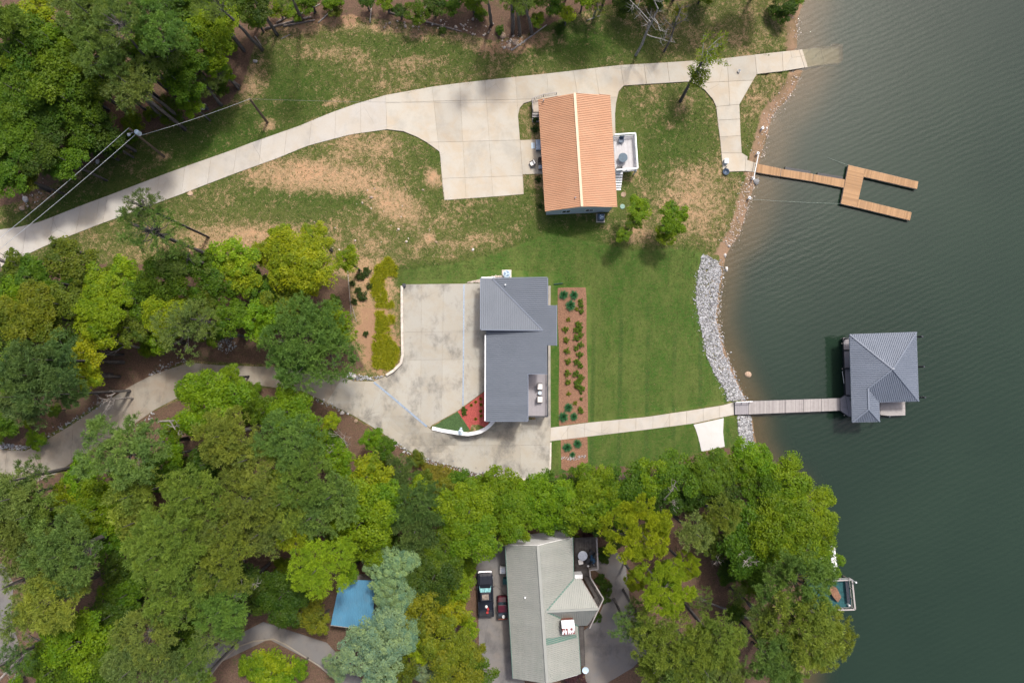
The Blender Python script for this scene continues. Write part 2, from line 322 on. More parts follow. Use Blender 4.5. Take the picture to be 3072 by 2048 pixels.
# ---- ground
def ground_material():
    m, nt, b = newmat('ground_cover'); p = geopos(nt)
    A = N(nt, 'ShaderNodeSeparateColor'); nt.links.new(attr(nt, 'mask_a').outputs['Color'], A.inputs[0])
    B = N(nt, 'ShaderNodeSeparateColor'); nt.links.new(attr(nt, 'mask_b').outputs['Color'], B.inputs[0])
    dirt, mown, litter = A.outputs[0], A.outputs[1], A.outputs[2]; sand, clay, lush = B.outputs[0], B.outputs[1], B.outputs[2]
    n_big = noise(nt, 0.28, 6, 0.65, p, 0.3); n_mid = noise(nt, 1.3, 7, 0.72, p, 0.2); n_fine = noise(nt, 6.5, 6, 0.75, p); n_vf = noise(nt, 22, 3, 0.7, p)
    grass = mixc(nt, ramp(nt, n_mid, 0.32, 0.68), (0.098, 0.115, 0.026), (0.042, 0.090, 0.012))
    grass = mixc(nt, ramp(nt, n_fine, 0.42, 0.72), grass, (0.160, 0.140, 0.066))
    grass = mixc(nt, mth(nt, 'MULTIPLY', lush, ramp(nt, n_big, 0.25, 0.6)), grass, mixc(nt, ramp(nt, n_fine, 0.35, 0.7), (0.024, 0.074, 0.008), (0.058, 0.098, 0.016)))
    # mown lawn with faint mowing lanes
    sx = N(nt, 'ShaderNodeSeparateXYZ'); nt.links.new(p, sx.inputs[0]); yax = sx.outputs['Y']
    lane = N(nt, 'ShaderNodeTexWave', wave_type='BANDS', bands_direction='X'); lane.inputs['Scale'].default_value = 0.085; lane.inputs['Distortion'].default_value = 0.5; lane.inputs['Detail'].default_value = 2; lane.inputs['Detail Scale'].default_value = 0.6
    nt.links.new(geopos(nt, None, (0, 0, 0.02)), lane.inputs['Vector'])
    mow = mixc(nt, ramp(nt, noise(nt, 0.4, 6, 0.7, geopos(nt, (1, 0.5, 1)), 0.2), 0.38, 0.62), (0.104, 0.146, 0.034), (0.045, 0.112, 0.016))
    mow = mixc(nt, mth(nt, 'MULTIPLY', mth(nt, 'MULTIPLY', ramp(nt, lane.outputs['Fac'], 0.88, 1.0), ramp(nt, mth(nt, 'MULTIPLY', noise(nt, 0.2, 3, .5, p), ramp(nt, yax, 13.0, 7.0)), 0.3, 0.55)), 0.8), mow, (0.034, 0.086, 0.018))
    mow = mixc(nt, mth(nt, 'MULTIPLY', ramp(nt, noise(nt, 3.2, 6, 0.8, geopos(nt, (0.6, 1.5, 1))), 0.40, 0.72), 0.6), mow, (0.135, 0.145, 0.048))
    mow = mixc(nt, mth(nt, 'MULTIPLY', ramp(nt, noise(nt, 9, 5, 0.8, p), 0.5, 0.72), 0.6), mow, (0.026, 0.076, 0.009))
    g = mixc(nt, ramp(nt, mth(nt, 'ADD', mown, mth(nt, 'MULTIPLY', mth(nt, 'SUBTRACT', n_mid, 0.5), 0.5)), 0.4, 0.6), grass, mow)
    # straw and bare soil where the sward is thin
    s_in = mth(nt, 'ADD', mth(nt, 'MULTIPLY', dirt, 0.95), mth(nt, 'ADD', mth(nt, 'MULTIPLY', mth(nt, 'SUBTRACT', n_mid, 0.5), 2.3), mth(nt, 'ADD', mth(nt, 'ADD', mth(nt, 'MULTIPLY', mth(nt, 'SUBTRACT', n_fine, 0.5), 1.5), mth(nt, 'MULTIPLY', mth(nt, 'SUBTRACT', n_vf, 0.5), 1.3)), mth(nt, 'MULTIPLY', mth(nt, 'SUBTRACT', n_big, 0.5), 1.5))))
    straw = mixc(nt, ramp(nt, n_vf, 0.35, 0.7), (0.50, 0.33, 0.195), (0.27, 0.18, 0.10))
    g = mixc(nt, mth(nt, 'MULTIPLY', ramp(nt, s_in, 0.25, 0.85), 0.9), g, straw)
    soil = mixc(nt, ramp(nt, n_fine, 0.3, 0.7), (0.50, 0.31, 0.18), (0.40, 0.24, 0.135))
    g = mixc(nt, ramp(nt, mth(nt, 'ADD', s_in, mth(nt, 'MULTIPLY', clay, 0.5)), 0.9, 1.15), g, soil)
    g = mixc(nt, ramp(nt, mth(nt, 'ADD', clay, mth(nt, 'MULTIPLY', mth(nt, 'SUBTRACT', n_mid, 0.5), 1.0)), 0.4, 0.7), g, mixc(nt, n_fine, (0.27, 0.155, 0.095), (0.40, 0.25, 0.15)))
    lit = mixc(nt, ramp(nt, n_fine, 0.3, 0.7), (0.185, 0.115, 0.078), (0.095, 0.062, 0.045))
    lit = mixc(nt, ramp(nt, n_vf, 0.62, 0.8), lit, (0.26, 0.19, 0.14))
    lit = mixc(nt, mth(nt, 'MULTIPLY', ramp(nt, n_mid, 0.52, 0.72), 0.7), lit, (0.06, 0.085, 0.025))
    g = mixc(nt, ramp(nt, mth(nt, 'ADD', litter, mth(nt, 'MULTIPLY', mth(nt, 'SUBTRACT', n_mid, 0.5), 0.9)), 0.4, 0.65), g, lit)
    sd = mixc(nt, ramp(nt, n_vf, 0.3, 0.7), (0.37, 0.245, 0.155), (0.225, 0.145, 0.095))
    sd = mixc(nt, ramp(nt, n_big, 0.4, 0.65), sd, (0.19, 0.135, 0.075))
    g = mixc(nt, ramp(nt, mth(nt, 'ADD', sand, mth(nt, 'MULTIPLY', mth(nt, 'SUBTRACT', n_mid, 0.5), 0.8)), 0.4, 0.65), g, sd)
    nt.links.new(g, b.inputs['Base Color']); b.inputs['Roughness'].default_value = 0.95; b.inputs['Specular IOR Level'].default_value = 0.1
    bump(nt, b, mth(nt, 'ADD', n_fine, mth(nt, 'MULTIPLY', n_vf, 0.5)), 0.85, 0.12)
    MAT['ground_cover'] = m
ground_material()

def water_material():
    m, nt, b = newmat('lake_water'); out = nt.nodes['Material Output']
    nt.nodes.remove(b)
    p = geopos(nt)
    murk = attr(nt, 'murk').outputs['Fac']
    col = mixc(nt, ramp(nt, noise(nt, 0.03, 3, 0.5, p), 0.3, 0.7), (0.0185, 0.036, 0.0225), (0.014, 0.029, 0.0185))
    col = mixc(nt, ramp(nt, murk, 0.55, 0.98), (0.070, 0.066, 0.036), col)
    df = N(nt, 'ShaderNodeBsdfDiffuse'); nt.links.new(col, df.inputs['Color'])
    tp = N(nt, 'ShaderNodeBsdfTransparent'); tp.inputs['Color'].default_value = (0.80, 0.80, 0.66, 1)
    mx = N(nt, 'ShaderNodeMixShader'); nt.links.new(murk, mx.inputs[0]); nt.links.new(tp.outputs[0], mx.inputs[1]); nt.links.new(df.outputs[0], mx.inputs[2])
    gl = N(nt, 'ShaderNodeBsdfGlossy'); gl.inputs['Roughness'].default_value = 0.04; gl.inputs['Color'].default_value = (0.95, 0.97, 1, 1)
    fr = N(nt, 'ShaderNodeFresnel'); fr.inputs['IOR'].default_value = 1.38
    mx2 = N(nt, 'ShaderNodeMixShader'); nt.links.new(fr.outputs[0], mx2.inputs[0]); nt.links.new(mx.outputs[0], mx2.inputs[1]); nt.links.new(gl.outputs[0], mx2.inputs[2])
    # wind ripples
    wv = N(nt, 'ShaderNodeTexWave', wave_type='BANDS', bands_direction='Y', wave_profile='SIN'); wv.inputs['Scale'].default_value = 0.42; wv.inputs['Distortion'].default_value = 5.5; wv.inputs['Detail'].default_value = 3; wv.inputs['Detail Scale'].default_value = 0.35; wv.inputs['Detail Roughness'].default_value = 0.62
    nt.links.new(geopos(nt, None, (0, 0, -0.42)), wv.inputs['Vector'])
    n1 = noise(nt, 1.1, 5, 0.62, geopos(nt, (0.42, 1.0, 1), (0, 0, -0.4)), 0.3)
    n2 = noise(nt, 4.2, 4, 0.6, geopos(nt, (0.45, 1.0, 1), (0, 0, -0.3)))
    hsum = mth(nt, 'ADD', mth(nt, 'MULTIPLY', wv.outputs['Fac'], 0.35), mth(nt, 'ADD', mth(nt, 'MULTIPLY', n1, 1.5), mth(nt, 'MULTIPLY', n2, 0.55)))
    bp = N(nt, 'ShaderNodeBump'); bp.inputs['Strength'].default_value = 0.27; bp.inputs['Distance'].default_value = 0.055
    patch = ramp(nt, noise(nt, 0.045, 3, 0.55, geopos(nt, (0.6, 1, 1)), 0.6), 0.32, 0.68)
    hsum = mth(nt, 'MULTIPLY', hsum, mth(nt, 'ADD', mth(nt, 'MULTIPLY', patch, 1.0), 0.45))
    nt.links.new(hsum, bp.inputs['Height'])
    for nd in (df, gl, fr): nt.links.new(bp.outputs[0], nd.inputs['Normal'])
    nt.links.new(mx2.outputs[0], out.inputs['Surface'])
    MAT['lake_water'] = m
water_material()

# ------------------------------------------------------------------ mesh helpers
ORG = {}
def tag(o, label=None, cat=None, group=None, kind=None):
    if label: o['label'] = label
    if cat: o['category'] = cat
    if group: o['group'] = group
    if kind: o['kind'] = kind
    return o
def empty(name, loc, label, cat, group=None, kind=None, parent=None):
    o = bpy.data.objects.new(name, None); COL.objects.link(o); o.location = loc; o.empty_display_size = 0.3
    ORG[o.name] = Vector(loc)
    return tag(o, label, cat, group, kind)
def org(o): return ORG.get(o.name, Vector((0, 0, 0))) if o else Vector((0, 0, 0))

class MB:
    def __init__(s): s.v = []; s.f = []; s.t = []
    def add(s, vs, fs, tint=0.5):
        o = len(s.v); s.v += [tuple(v) for v in vs]; s.f += [tuple(i + o for i in f) for f in fs]; s.t += [tint] * len(vs); return s
    def box(s, c, size, rz=0.0, tint=0.5, M=None):
        x, y, z = size[0] / 2, size[1] / 2, size[2] / 2
        vs = [Vector((a * x, b * y, d * z)) for d in (-1, 1) for a, b in ((-1, -1), (1, -1), (1, 1), (-1, 1))]
        if rz:
            R = Matrix.Rotation(rz, 3, 'Z'); vs = [R @ v for v in vs]
        if M is not None: vs = [M @ v for v in vs]
        vs = [v + Vector(c) for v in vs]
        return s.add(vs, [(3, 2, 1, 0), (4, 5, 6, 7), (0, 1, 5, 4), (1, 2, 6, 5), (2, 3, 7, 6), (3, 0, 4, 7)], tint)
    def bar(s, a, b, w, h, tint=0.5):
        a, b = Vector(a), Vector(b); d = (b - a); L = d.length
        if L < 1e-6: return s
        d.normalize(); sd = Vector((-d.y, d.x, 0)); sd = sd.normalized() if sd.length > 1e-4 else Vector((1, 0, 0)); u = d.cross(sd) * -1
        if u.z < 0: u = -u
        vs = [p + sd * (i * w / 2) + u * (j * h / 2) for p in (a, b) for i, j in ((-1, -1), (1, -1), (1, 1), (-1, 1))]
        return s.add(vs, [(3, 2, 1, 0), (4, 5, 6, 7), (0, 1, 5, 4), (1, 2, 6, 5), (2, 3, 7, 6), (3, 0, 4, 7)], tint)
    def prism(s, poly, z0, z1, tint=0.5):
        n = len(poly); A = sum(poly[i][0] * poly[(i + 1) % n][1] - poly[(i + 1) % n][0] * poly[i][1] for i in range(n))
        if A < 0: poly = poly[::-1]
        zt = z1 if callable(z1) else (lambda x, y: z1); zb = z0 if callable(z0) else (lambda x, y: z0)
        vs = [(p[0], p[1], zb(p[0], p[1])) for p in poly] + [(p[0], p[1], zt(p[0], p[1])) for p in poly]
        fs = [tuple(range(n - 1, -1, -1)), tuple(range(n, 2 * n))] + [(i, (i + 1) % n, (i + 1) % n + n, i + n) for i in range(n)]
        return s.add(vs, fs, tint)
    def tube(s, pts, rad, n=6, caps=True, tint=0.5):
        pts = [Vector(p) for p in pts]; m = len(pts); rr = rad if isinstance(rad, (list, tuple)) else [rad] * m
        vs = []; fs = []; prev = None
        for i, p in enumerate(pts):
            d = (pts[min(i + 1, m - 1)] - pts[max(i - 1, 0)]).normalized()
            a = prev if prev is not None else (Vector((1, 0, 0)) if abs(d.x) < 0.9 else Vector((0, 1, 0)))
            a = (a - d * a.dot(d)).normalized(); b = d.cross(a); prev = a
            vs += [p + (a * math.cos(2 * math.pi * k / n) + b * math.sin(2 * math.pi * k / n)) * rr[i] for k in range(n)]
        for i in range(m - 1):
            for k in range(n):
                fs.append((i * n + k, i * n + (k + 1) % n, (i + 1) * n + (k + 1) % n, (i + 1) * n + k))
        if caps: fs += [tuple(range(n - 1, -1, -1)), tuple((m - 1) * n + k for k in range(n))]
        return s.add(vs, fs, tint)
    def cyl(s, c, r, h, n=16, tint=0.5): return s.tube([c, Vector(c) + Vector((0, 0, h))], r, n, True, tint)
    def lathe(s, c, prof, n=16, tint=0.5):
        c = Vector(c); vs = []; fs = []; m = len(prof)
        for r, z in prof: vs += [c + Vector((r * math.cos(2 * math.pi * k / n), r * math.sin(2 * math.pi * k / n), z)) for k in range(n)]
        for i in range(m - 1):
            for k in range(n): fs.append((i * n + k, i * n + (k + 1) % n, (i + 1) * n + (k + 1) % n, (i + 1) * n + k))
        fs += [tuple(range(n - 1, -1, -1)), tuple((m - 1) * n + k for k in range(n))]
        return s.add(vs, fs, tint)
    def build(s, name, mat, parent=None, smooth=False, bevel=0.0, local=False):
        me = bpy.data.meshes.new(name); o3 = Vector((0, 0, 0)) if local else org(parent)
        me.from_pydata([(v[0] - o3.x, v[1] - o3.y, v[2] - o3.z) for v in s.v], [], s.f); me.update()
        a = me.attributes.new('tint', 'FLOAT', 'POINT'); a.data.foreach_set('value', np.array(s.t, dtype=np.float32))
        me.materials.append(MAT[mat] if isinstance(mat, str) else mat)
        if smooth: me.polygons.foreach_set('use_smooth', [True] * len(me.polygons))
        o = bpy.data.objects.new(name, me); COL.objects.link(o); o.parent = parent
        ORG[o.name] = o3 if parent else Vector((0, 0, 0))
        if bevel:
            md = o.modifiers.new('bevel', 'BEVEL'); md.width = bevel; md.segments = 2; md.limit_method = 'ANGLE'
        return o

def top(name, mb, mat, label, cat, group=None, kind=None, **kw):
    """a thing that is one mesh: origin at its base"""
    vs = np.array(mb.v); c = Vector(((vs[:, 0].min() + vs[:, 0].max()) / 2, (vs[:, 1].min() + vs[:, 1].max()) / 2, vs[:, 2].min()))
    mb.v = [tuple(Vector(v) - c) for v in mb.v]
    o = mb.build(name, mat, None, **kw); o.location = c; ORG[o.name] = c
    return tag(o, label, cat, group, kind)
def dup(root, loc=None, rz=None, scale=None):
    r = root.copy(); COL.objects.link(r)
    if loc is not None: r.location = loc
    if rz is not None: r.rotation_euler = (0, 0, rz)
    if scale is not None: r.scale = (scale,) * 3 if not isinstance(scale, (tuple, list)) else scale
    for ch in list(root.children):
        c = ch.copy(); COL.objects.link(c); c.parent = r
        for g in list(ch.children):
            d = g.copy(); COL.objects.link(d); d.parent = c
    return r
def pix(pts): return [G(x, y) for x, y in pts]
def inpoly(x, y, poly):
    ins = False; n = len(poly)
    for i in range(n):
        x1, y1 = poly[i][0], poly[i][1]; x2, y2 = poly[(i + 1) % n][0], poly[(i + 1) % n][1]
        if (y1 > y) != (y2 > y) and x < (x2 - x1) * (y - y1) / (y2 - y1) + x1: ins = not ins
    return ins

# ------------------------------------------------------------------ ground sheet with its cover masks
def grid_to_px():
    """photo pixel under which every ground grid point lies"""
    inv = QCAM.inverted().to_matrix(); P = np.stack([GXX, GYY, HG - CAM_H], -1) @ np.array(inv).T
    return 1536 + F * P[..., 0] / -P[..., 2], 1024 - F * P[..., 1] / -P[..., 2]
PX, PY = grid_to_px()
def blob(x, y, rx, ry, v, rot=0.0):
    c, s = math.cos(rot), math.sin(rot); dx, dy = PX - x, PY - y
    u = (dx * c + dy * s) / rx; w = (-dx * s + dy * c) / ry
    return v * np.exp(-0.5 * (u * u + w * w))
def soft(poly, d):
    pw = [(x, y) for x, y in poly]
    ins = poly_mask(PX, PY, pw); ds = seg_dist(PX, PY, pw, True)
    return np.clip(0.5 + np.where(ins, ds, -ds) / (2 * d), 0, 1)
WOODS = [
 [(-400,-300),(760,-300),(800,60),(760,150),(735,240),(690,310),(570,360),(420,405),(330,465),(230,515),(140,565),(60,605),(-400,720)],
 [(760,-300),(2430,-300),(2400,-10),(1850,10),(1700,50),(1600,100),(1480,125),(1350,90),(1150,60),(1050,45),(960,60),(870,62),(760,110)],
 [(-400,850),(0,810),(150,790),(450,790),(600,745),(690,755),(900,790),(1045,840),(1060,960),(1040,1000),(1100,1110),(1020,1125),(900,1100),(560,1080),(300,1210),(80,1345),(-400,1345)],
 [(-400,1460),(160,1430),(460,1230),(680,1145),(900,1175),(1060,1250),(1240,1365),(1430,1420),(1560,1440),(1650,1432),(1684,1420),(1762,1400),(2000,1395),(2104,1358),(2175,1342),(2225,1345),(2290,1400),(2420,1480),(2430,2400),(-400,2400)]]
dirt = np.full(PX.shape, 0.40)
for b_ in [(900,75,170,28,.9,.0),(1130,80,200,22,.8,.1),(1330,110,150,18,.7,.1),(1480,140,90,18,.8,0),(960,530,200,45,1.1,.05),(1180,610,110,55,1.0,.6),(700,720,260,42,.95,-.1),(1060,800,80,30,1.0,0),(1090,440,130,60,.75,0),(2090,600,120,120,.85,.3),(760,250,60,60,.7,0),(1180,600,105,55,.85,.6),(1090,440,120,60,.55,0),(640,715,190,45,.75,-.12),(860,715,140,55,.75,0),(1300,538,24,28,1.2,0),(1286,712,18,16,1.2,0),
 (1120,930,70,190,.95,0),(1100,790,90,30,.9,0),(1340,735,70,24,.65,0),(1440,715,75,24,.65,-.2),(1340,775,60,22,.6,0),(1220,190,190,30,.65,-.08),(1000,160,140,35,.6,0),(1005,305,60,22,.6,-.4),(1135,254,35,14,.7,0),
 (900,60,150,40,.6,0),(2080,610,110,125,.72,.3),(2170,640,50,110,.55,.3),(1915,690,55,55,.75,0),(2045,310,55,45,.6,0),(2120,100,300,90,.45,0),(2280,60,110,110,.5,0),(1470,640,60,30,.45,0),(1590,370,32,60,.5,0),(1600,560,40,50,.45,0),
 (770,120,70,70,.5,0),(700,300,60,40,.6,0),(805,372,26,20,.9,0),(492,470,22,14,.9,0),(740,560,90,20,.5,-.3),(470,640,140,20,.4,-.35),(40,860,60,60,.5,0),(2290,300,45,70,.5,.6),(1900,600,40,40,.4,0),(1560,50,160,60,.4,0),(1100,190,260,70,.3,0),(300,745,160,22,.45,-.3)]:
    dirt = np.maximum(dirt, blob(*b_))
lush = np.zeros(PX.shape)
for b_ in [(620,440,280,80,1,-.38),(880,280,130,90,.9,0),(1250,150,200,45,.6,.1),(1750,130,140,55,1,0),(1000,580,230,45,.8,0),(1350,500,90,110,.7,0),(2010,430,110,120,.8,0),(1700,690,120,40,1,0),(1560,640,160,60,.5,0),(1280,840,100,40,.8,0),(250,600,200,40,.8,-.35),(2240,500,40,40,1,0),(1870,480,60,170,.5,0)]:
    lush = np.maximum(lush, blob(*b_))
dirt = dirt - 0.30 * lush * (1 - sstep(dirt, 0.4, 0.65))
MOWN = [[(1208,853),(1208,812),(1350,795),(1500,758),(1640,702),(1790,728),(1900,752),(2010,745),(2107,757),(2089,850),(2089,911),(2100,971),(2121,1071),(2171,1164),(2200,1206),(1764,1275),(1645,1292),(1645,860),(1440,848)],
        [(1645,1318),(2079,1266),(2108,1354),(2000,1392),(1764,1402),(1645,1440)],[(2165,1250),(2214,1246),(2225,1345),(2174,1345)]]
mown = np.maximum.reduce([soft(p, d) for p, d in zip(MOWN, (26, 8, 6))])
dirt = dirt * (1 - 0.55 * mown) - 0.45 * mown
litter = np.maximum.reduce([soft(p, 14) for p in WOODS])
sand = np.clip(1.25 - SD / 2.2, 0, 1) * (PY < 770) + np.clip(1.3 - SD / 0.9, 0, 1) * (PY >= 770)
sand = np.clip(np.where(SD < 0, 1.0, sand), 0, 1)
clay = np.maximum.reduce([blob(1130,1000,70,110,.75), blob(1560,130,120,30,.8,-.2), blob(980,50,160,30,.8), blob(120,590,90,25,.7,-.5), blob(800,1110,350,16,.5), blob(900,1190,300,14,.5,.1), blob(1330,1440,190,45,.7,.2), blob(2140,1360,60,20,.5),blob(1290,90,120,22,.6), blob(640,300,60,30,.5)])
# the drive's verge and bare earth below the lower pad
ground_me = bpy.data.meshes.new('ground')
co = np.stack([GXX, GYY, HD], -1).reshape(-1, 3).astype(np.float32)
idx = np.arange(NX * NY).reshape(NY, NX)
quads = np.stack([idx[:-1, :-1], idx[:-1, 1:], idx[1:, 1:], idx[1:, :-1]], -1).reshape(-1, 4)
def grid_mesh(me, co, quads):
    me.vertices.add(len(co)); me.vertices.foreach_set('co', co.ravel())
    me.loops.add(quads.size); me.loops.foreach_set('vertex_index', quads.ravel().astype(np.int32))
    me.polygons.add(len(quads)); me.polygons.foreach_set('loop_start', np.arange(0, quads.size, 4, dtype=np.int32))
    me.polygons.foreach_set('use_smooth', np.ones(len(quads), bool)); me.update(calc_edges=True)
grid_mesh(ground_me, co, quads)
for nm, (a, b, c) in (('mask_a', (dirt, mown, litter)), ('mask_b', (sand, clay, lush))):
    at = ground_me.attributes.new(nm, 'FLOAT_COLOR', 'POINT')
    at.data.foreach_set('color', np.stack([a, b, c, np.ones_like(a)], -1).reshape(-1).astype(np.float32))
ground_me.materials.append(MAT['ground_cover'])
ground = bpy.data.objects.new('ground', ground_me); COL.objects.link(ground); tag(ground, kind='structure')
# far land and water beyond the mapped ground
far = MB()
for (x0_, x1_, y0_, y1_) in ((-700, GX0, -500, 500), (GX0, 40, GY1, 500), (GX0, 40, -500, GY0)):
    far.add([(x0_, y0_, 3.0), (x1_, y0_, 3.0), (x1_, y1_, 3.0), (x0_, y1_, 3.0)], [(0, 1, 2, 3)])
simple('far_ground', (0.05, 0.06, 0.025), 0.95, 0.5, 0.2)
tag(far.build('terrain', 'far_ground'), kind='structure')

# lake
wx = np.arange(20.0, GX1 + 0.1, 0.4); wy = np.arange(GY0, GY1 + 0.1, 0.4); WX, WY = np.meshgrid(wx, wy)
sdw = seg_dist(WX, WY, shore_w); inl = poly_mask(WX, WY, [W(x, y, 0) for x, y in LAND]); sdw = np.where(inl, -sdw, sdw)   # + over water
wi = np.arange(WX.size).reshape(WX.shape); wq = np.stack([wi[:-1, :-1], wi[:-1, 1:], wi[1:, 1:], wi[1:, :-1]], -1).reshape(-1, 4)
keep = (sdw.reshape(-1)[wq] > -1.2).any(1); wq = wq[keep]
used = np.unique(wq); remap = np.full(WX.size, -1); remap[used] = np.arange(len(used)); wq = remap[wq]
lake_me = bpy.data.meshes.new('lake'); wco = np.stack([WX, WY, np.zeros_like(WX)], -1).reshape(-1, 3)[used].astype(np.float32)
grid_mesh(lake_me, wco, wq)
dep = np.clip(sdw, 0, None).reshape(-1)[used]; dd = 0.11 * dep + 0.02 * dep ** 2
yy = wco[:, 1]
kmu = 0.85 + 0.75 * (1 - sstep(yy, W(2200, 900, 0).y, W(2200, 640, 0).y))
murk = np.clip(1 - np.exp(-dd * kmu * 1.7), 0.0, 1.0) * 0.68 + 0.32
rp = [W(2398,150,0), W(2528,133,0), W(2530,187,0), W(2414,203,0)]           # the ramp slab lies higher than the bed
onr = poly_mask(wco[:, 0], wco[:, 1], rp); rdep = 0.66 * np.clip((wco[:, 0] - rp[0].x) / (rp[1].x - rp[0].x), 0, 1)
murk = np.where(onr, 0.2 + 0.62 * (1 - np.exp(-rdep * 1.1)), murk)
at = lake_me.attributes.new('murk', 'FLOAT', 'POINT'); at.data.foreach_set('value', murk.astype(np.float32))
lake_me.materials.append(MAT['lake_water'])
lake = bpy.data.objects.new('lake', lake_me); COL.objects.link(lake); tag(lake, kind='structure')
fw = MB()
for (x0_, x1_, y0_, y1_) in ((GX1, 700, -500, 500), (40, GX1, GY1, 500), (40, GX1, -500, GY0)):
    fw.add([(x0_, y0_, 0), (x1_, y0_, 0), (x1_, y1_, 0), (x0_, y1_, 0)], [(0, 1, 2, 3)])
fwo = fw.build('lake', 'lake_water'); tag(fwo, kind='structure')
at = fwo.data.attributes.new('murk', 'FLOAT', 'POINT'); at.data.foreach_set('value', np.ones(len(fwo.data.vertices), np.float32))

# ------------------------------------------------------------------ paving: a dark bed with separate concrete slabs
def conform(bm, off):
    for v in bm.verts: v.co.z = H(v.co.x, v.co.y) + off
def bm_obj(name, bm, mat, parent=None):
    me = bpy.data.meshes.new(name); bm.to_mesh(me); bm.free(); me.materials.append(MAT[mat])
    o = bpy.data.objects.new(name, me); COL.objects.link(o); o.parent = parent; ORG[o.name] = Vector((0, 0, 0)); return o
def finish_slab(bm, off, thick, gap):
    if gap:
        r = bmesh.ops.inset_region(bm, faces=bm.faces[:], thickness=gap, use_boundary=True, use_even_offset=True)
        bmesh.ops.delete(bm, geom=r['faces'], context='FACES')
    for v in [v for v in bm.verts if not v.link_faces]: bm.verts.remove(v)
    conform(bm, off)
    ex = bmesh.ops.extrude_face_region(bm, geom=bm.faces[:])
    old = [f for f in bm.faces if f not in set(ex['geom'])]
    for e in ex['geom']:
        if isinstance(e, bmesh.types.BMVert): e.co.z -= thick
    bmesh.ops.recalc_face_normals(bm, faces=bm.faces[:])
def resample(pts, n):
    pts = [Vector((p[0], p[1])) for p in pts]; L = [0]
    for a, b in zip(pts, pts[1:]): L.append(L[-1] + (b - a).length)
    out = []
    for i in range(n + 1):
        s = L[-1] * i / n; k = 0
        while k < len(L) - 2 and L[k + 1] < s: k += 1
        t = (s - L[k]) / max(L[k + 1] - L[k], 1e-6); out.append(pts[k].lerp(pts[k + 1], t))
    return out, L[-1]
def pave_root(name, kind='structure'):
    o = bpy.data.objects.new(name, None); COL.objects.link(o); o.empty_display_size = 0.3; ORG[o.name] = Vector((0, 0, 0)); o['kind'] = kind; return o
def ribbon(root, ea, eb, mat, spacing=3.4, gap=0.03, off=0.07, world=False, joint_mat='joint'):
    A = ea if world else pix(ea); B = eb if world else pix(eb)
    _, la = resample(A, 4); _, lb = resample(B, 4); ns = max(1, round((la + lb) / 2 / spacing)); sub = 4
    ra, _ = resample(A, ns * sub); rb, _ = resample(B, ns * sub)
    bed = bmesh.new()
    for s in range(ns):
        bm = bmesh.new()
        for tgt, lo, hi in ((bm, s * sub, (s + 1) * sub), (bed, s * sub, (s + 1) * sub)):
            rows = []
            for i in range(lo, hi + 1): rows.append([tgt.verts.new((*ra[i].lerp(rb[i], t), 0)) for t in (0, 0.25, 0.5, 0.75, 1)])
            for r1, r2 in zip(rows, rows[1:]):
                for k in range(4): tgt.faces.new((r1[k], r1[k + 1], r2[k + 1], r2[k]))
        bmesh.ops.recalc_face_normals(bm, faces=bm.faces[:])
        if bm.faces[0].normal.z < 0: bmesh.ops.reverse_faces(bm, faces=bm.faces[:])
        finish_slab(bm, off, 0.12, gap); bm_obj('slab', bm, mat, root)
    conform(bed, off - 0.035); bm_obj('joint_filler', bed, joint_mat, root)
def pad(root, poly, joints, mat, gap=0.03, off=0.07, grid=2.5, thick=0.12, zoff=None):
    P = pix(poly); base = bmesh.new()
    f = base.faces.new([base.verts.new((p.x, p.y, 0)) for p in P])
    bmesh.ops.triangulate(base, faces=[f])
    if base.faces[0:1] and base.faces[:][0].normal.z < 0: bmesh.ops.reverse_faces(base, faces=base.faces[:])
    xs = [p.x for p in P]; ys = [p.y for p in P]
    def cut(bm, co, no): bmesh.ops.bisect_plane(bm, geom=bm.verts[:] + bm.edges[:] + bm.faces[:], plane_co=co, plane_no=no, dist=1e-5)
    x = min(xs) + grid
    while x < max(xs): cut(base, (x, 0, 0), (1, 0, 0)); x += grid
    y = min(ys) + grid
    while y < max(ys): cut(base, (0, y, 0), (0, 1, 0)); y += grid
    lines = []
    for a, b in joints:
        a, b = G(*a), G(*b); d = (b - a); n = Vector((-d.y, d.x, 0)).normalized(); lines.append((a, n)); cut(base, (a.x, a.y, 0), n)
    groups = {}
    for fc in base.faces:
        c = fc.calc_center_median(); groups.setdefault(tuple((c - Vector((a.x, a.y, 0))).dot(n) > 0 for a, n in lines), []).append(fc)
    for key, fs in groups.items():
        bm = bmesh.new(); vm = {}
        for fc in fs:
            for v in fc.verts:
                if v not in vm: vm[v] = bm.verts.new(v.co)
            bm.faces.new([vm[v] for v in fc.verts])
        # islands of one key become separate slabs
        left = set(bm.faces)
        while left:
            seed = left.pop(); isl = {seed}; st = [seed]
            while st:
                q = st.pop()
                for e in q.edges:
                    for g in e.link_faces:
                        if g in left: left.discard(g); isl.add(g); st.append(g)
            b2 = bmesh.new(); vm2 = {}
            for fc in isl:
                for v in fc.verts:
                    if v not in vm2: vm2[v] = b2.verts.new(v.co)
                nf = b2.faces.new([vm2[v] for v in fc.verts])
            for nf in b2.faces: nf.normal_update()
            if sum(f_.calc_area() for f_ in b2.faces) < 0.25: b2.free(); continue
            bmesh.ops.recalc_face_normals(b2, faces=b2.faces[:])
            if sum(f_.normal.z for f_ in b2.faces) < 0: bmesh.ops.reverse_faces(b2, faces=b2.faces[:])
            finish_slab(b2, off, thick, gap); bm_obj('slab', b2, mat, root)
        bm.free()
    conform(base, off - 0.035); bm_obj('joint_filler', base, 'joint', root)
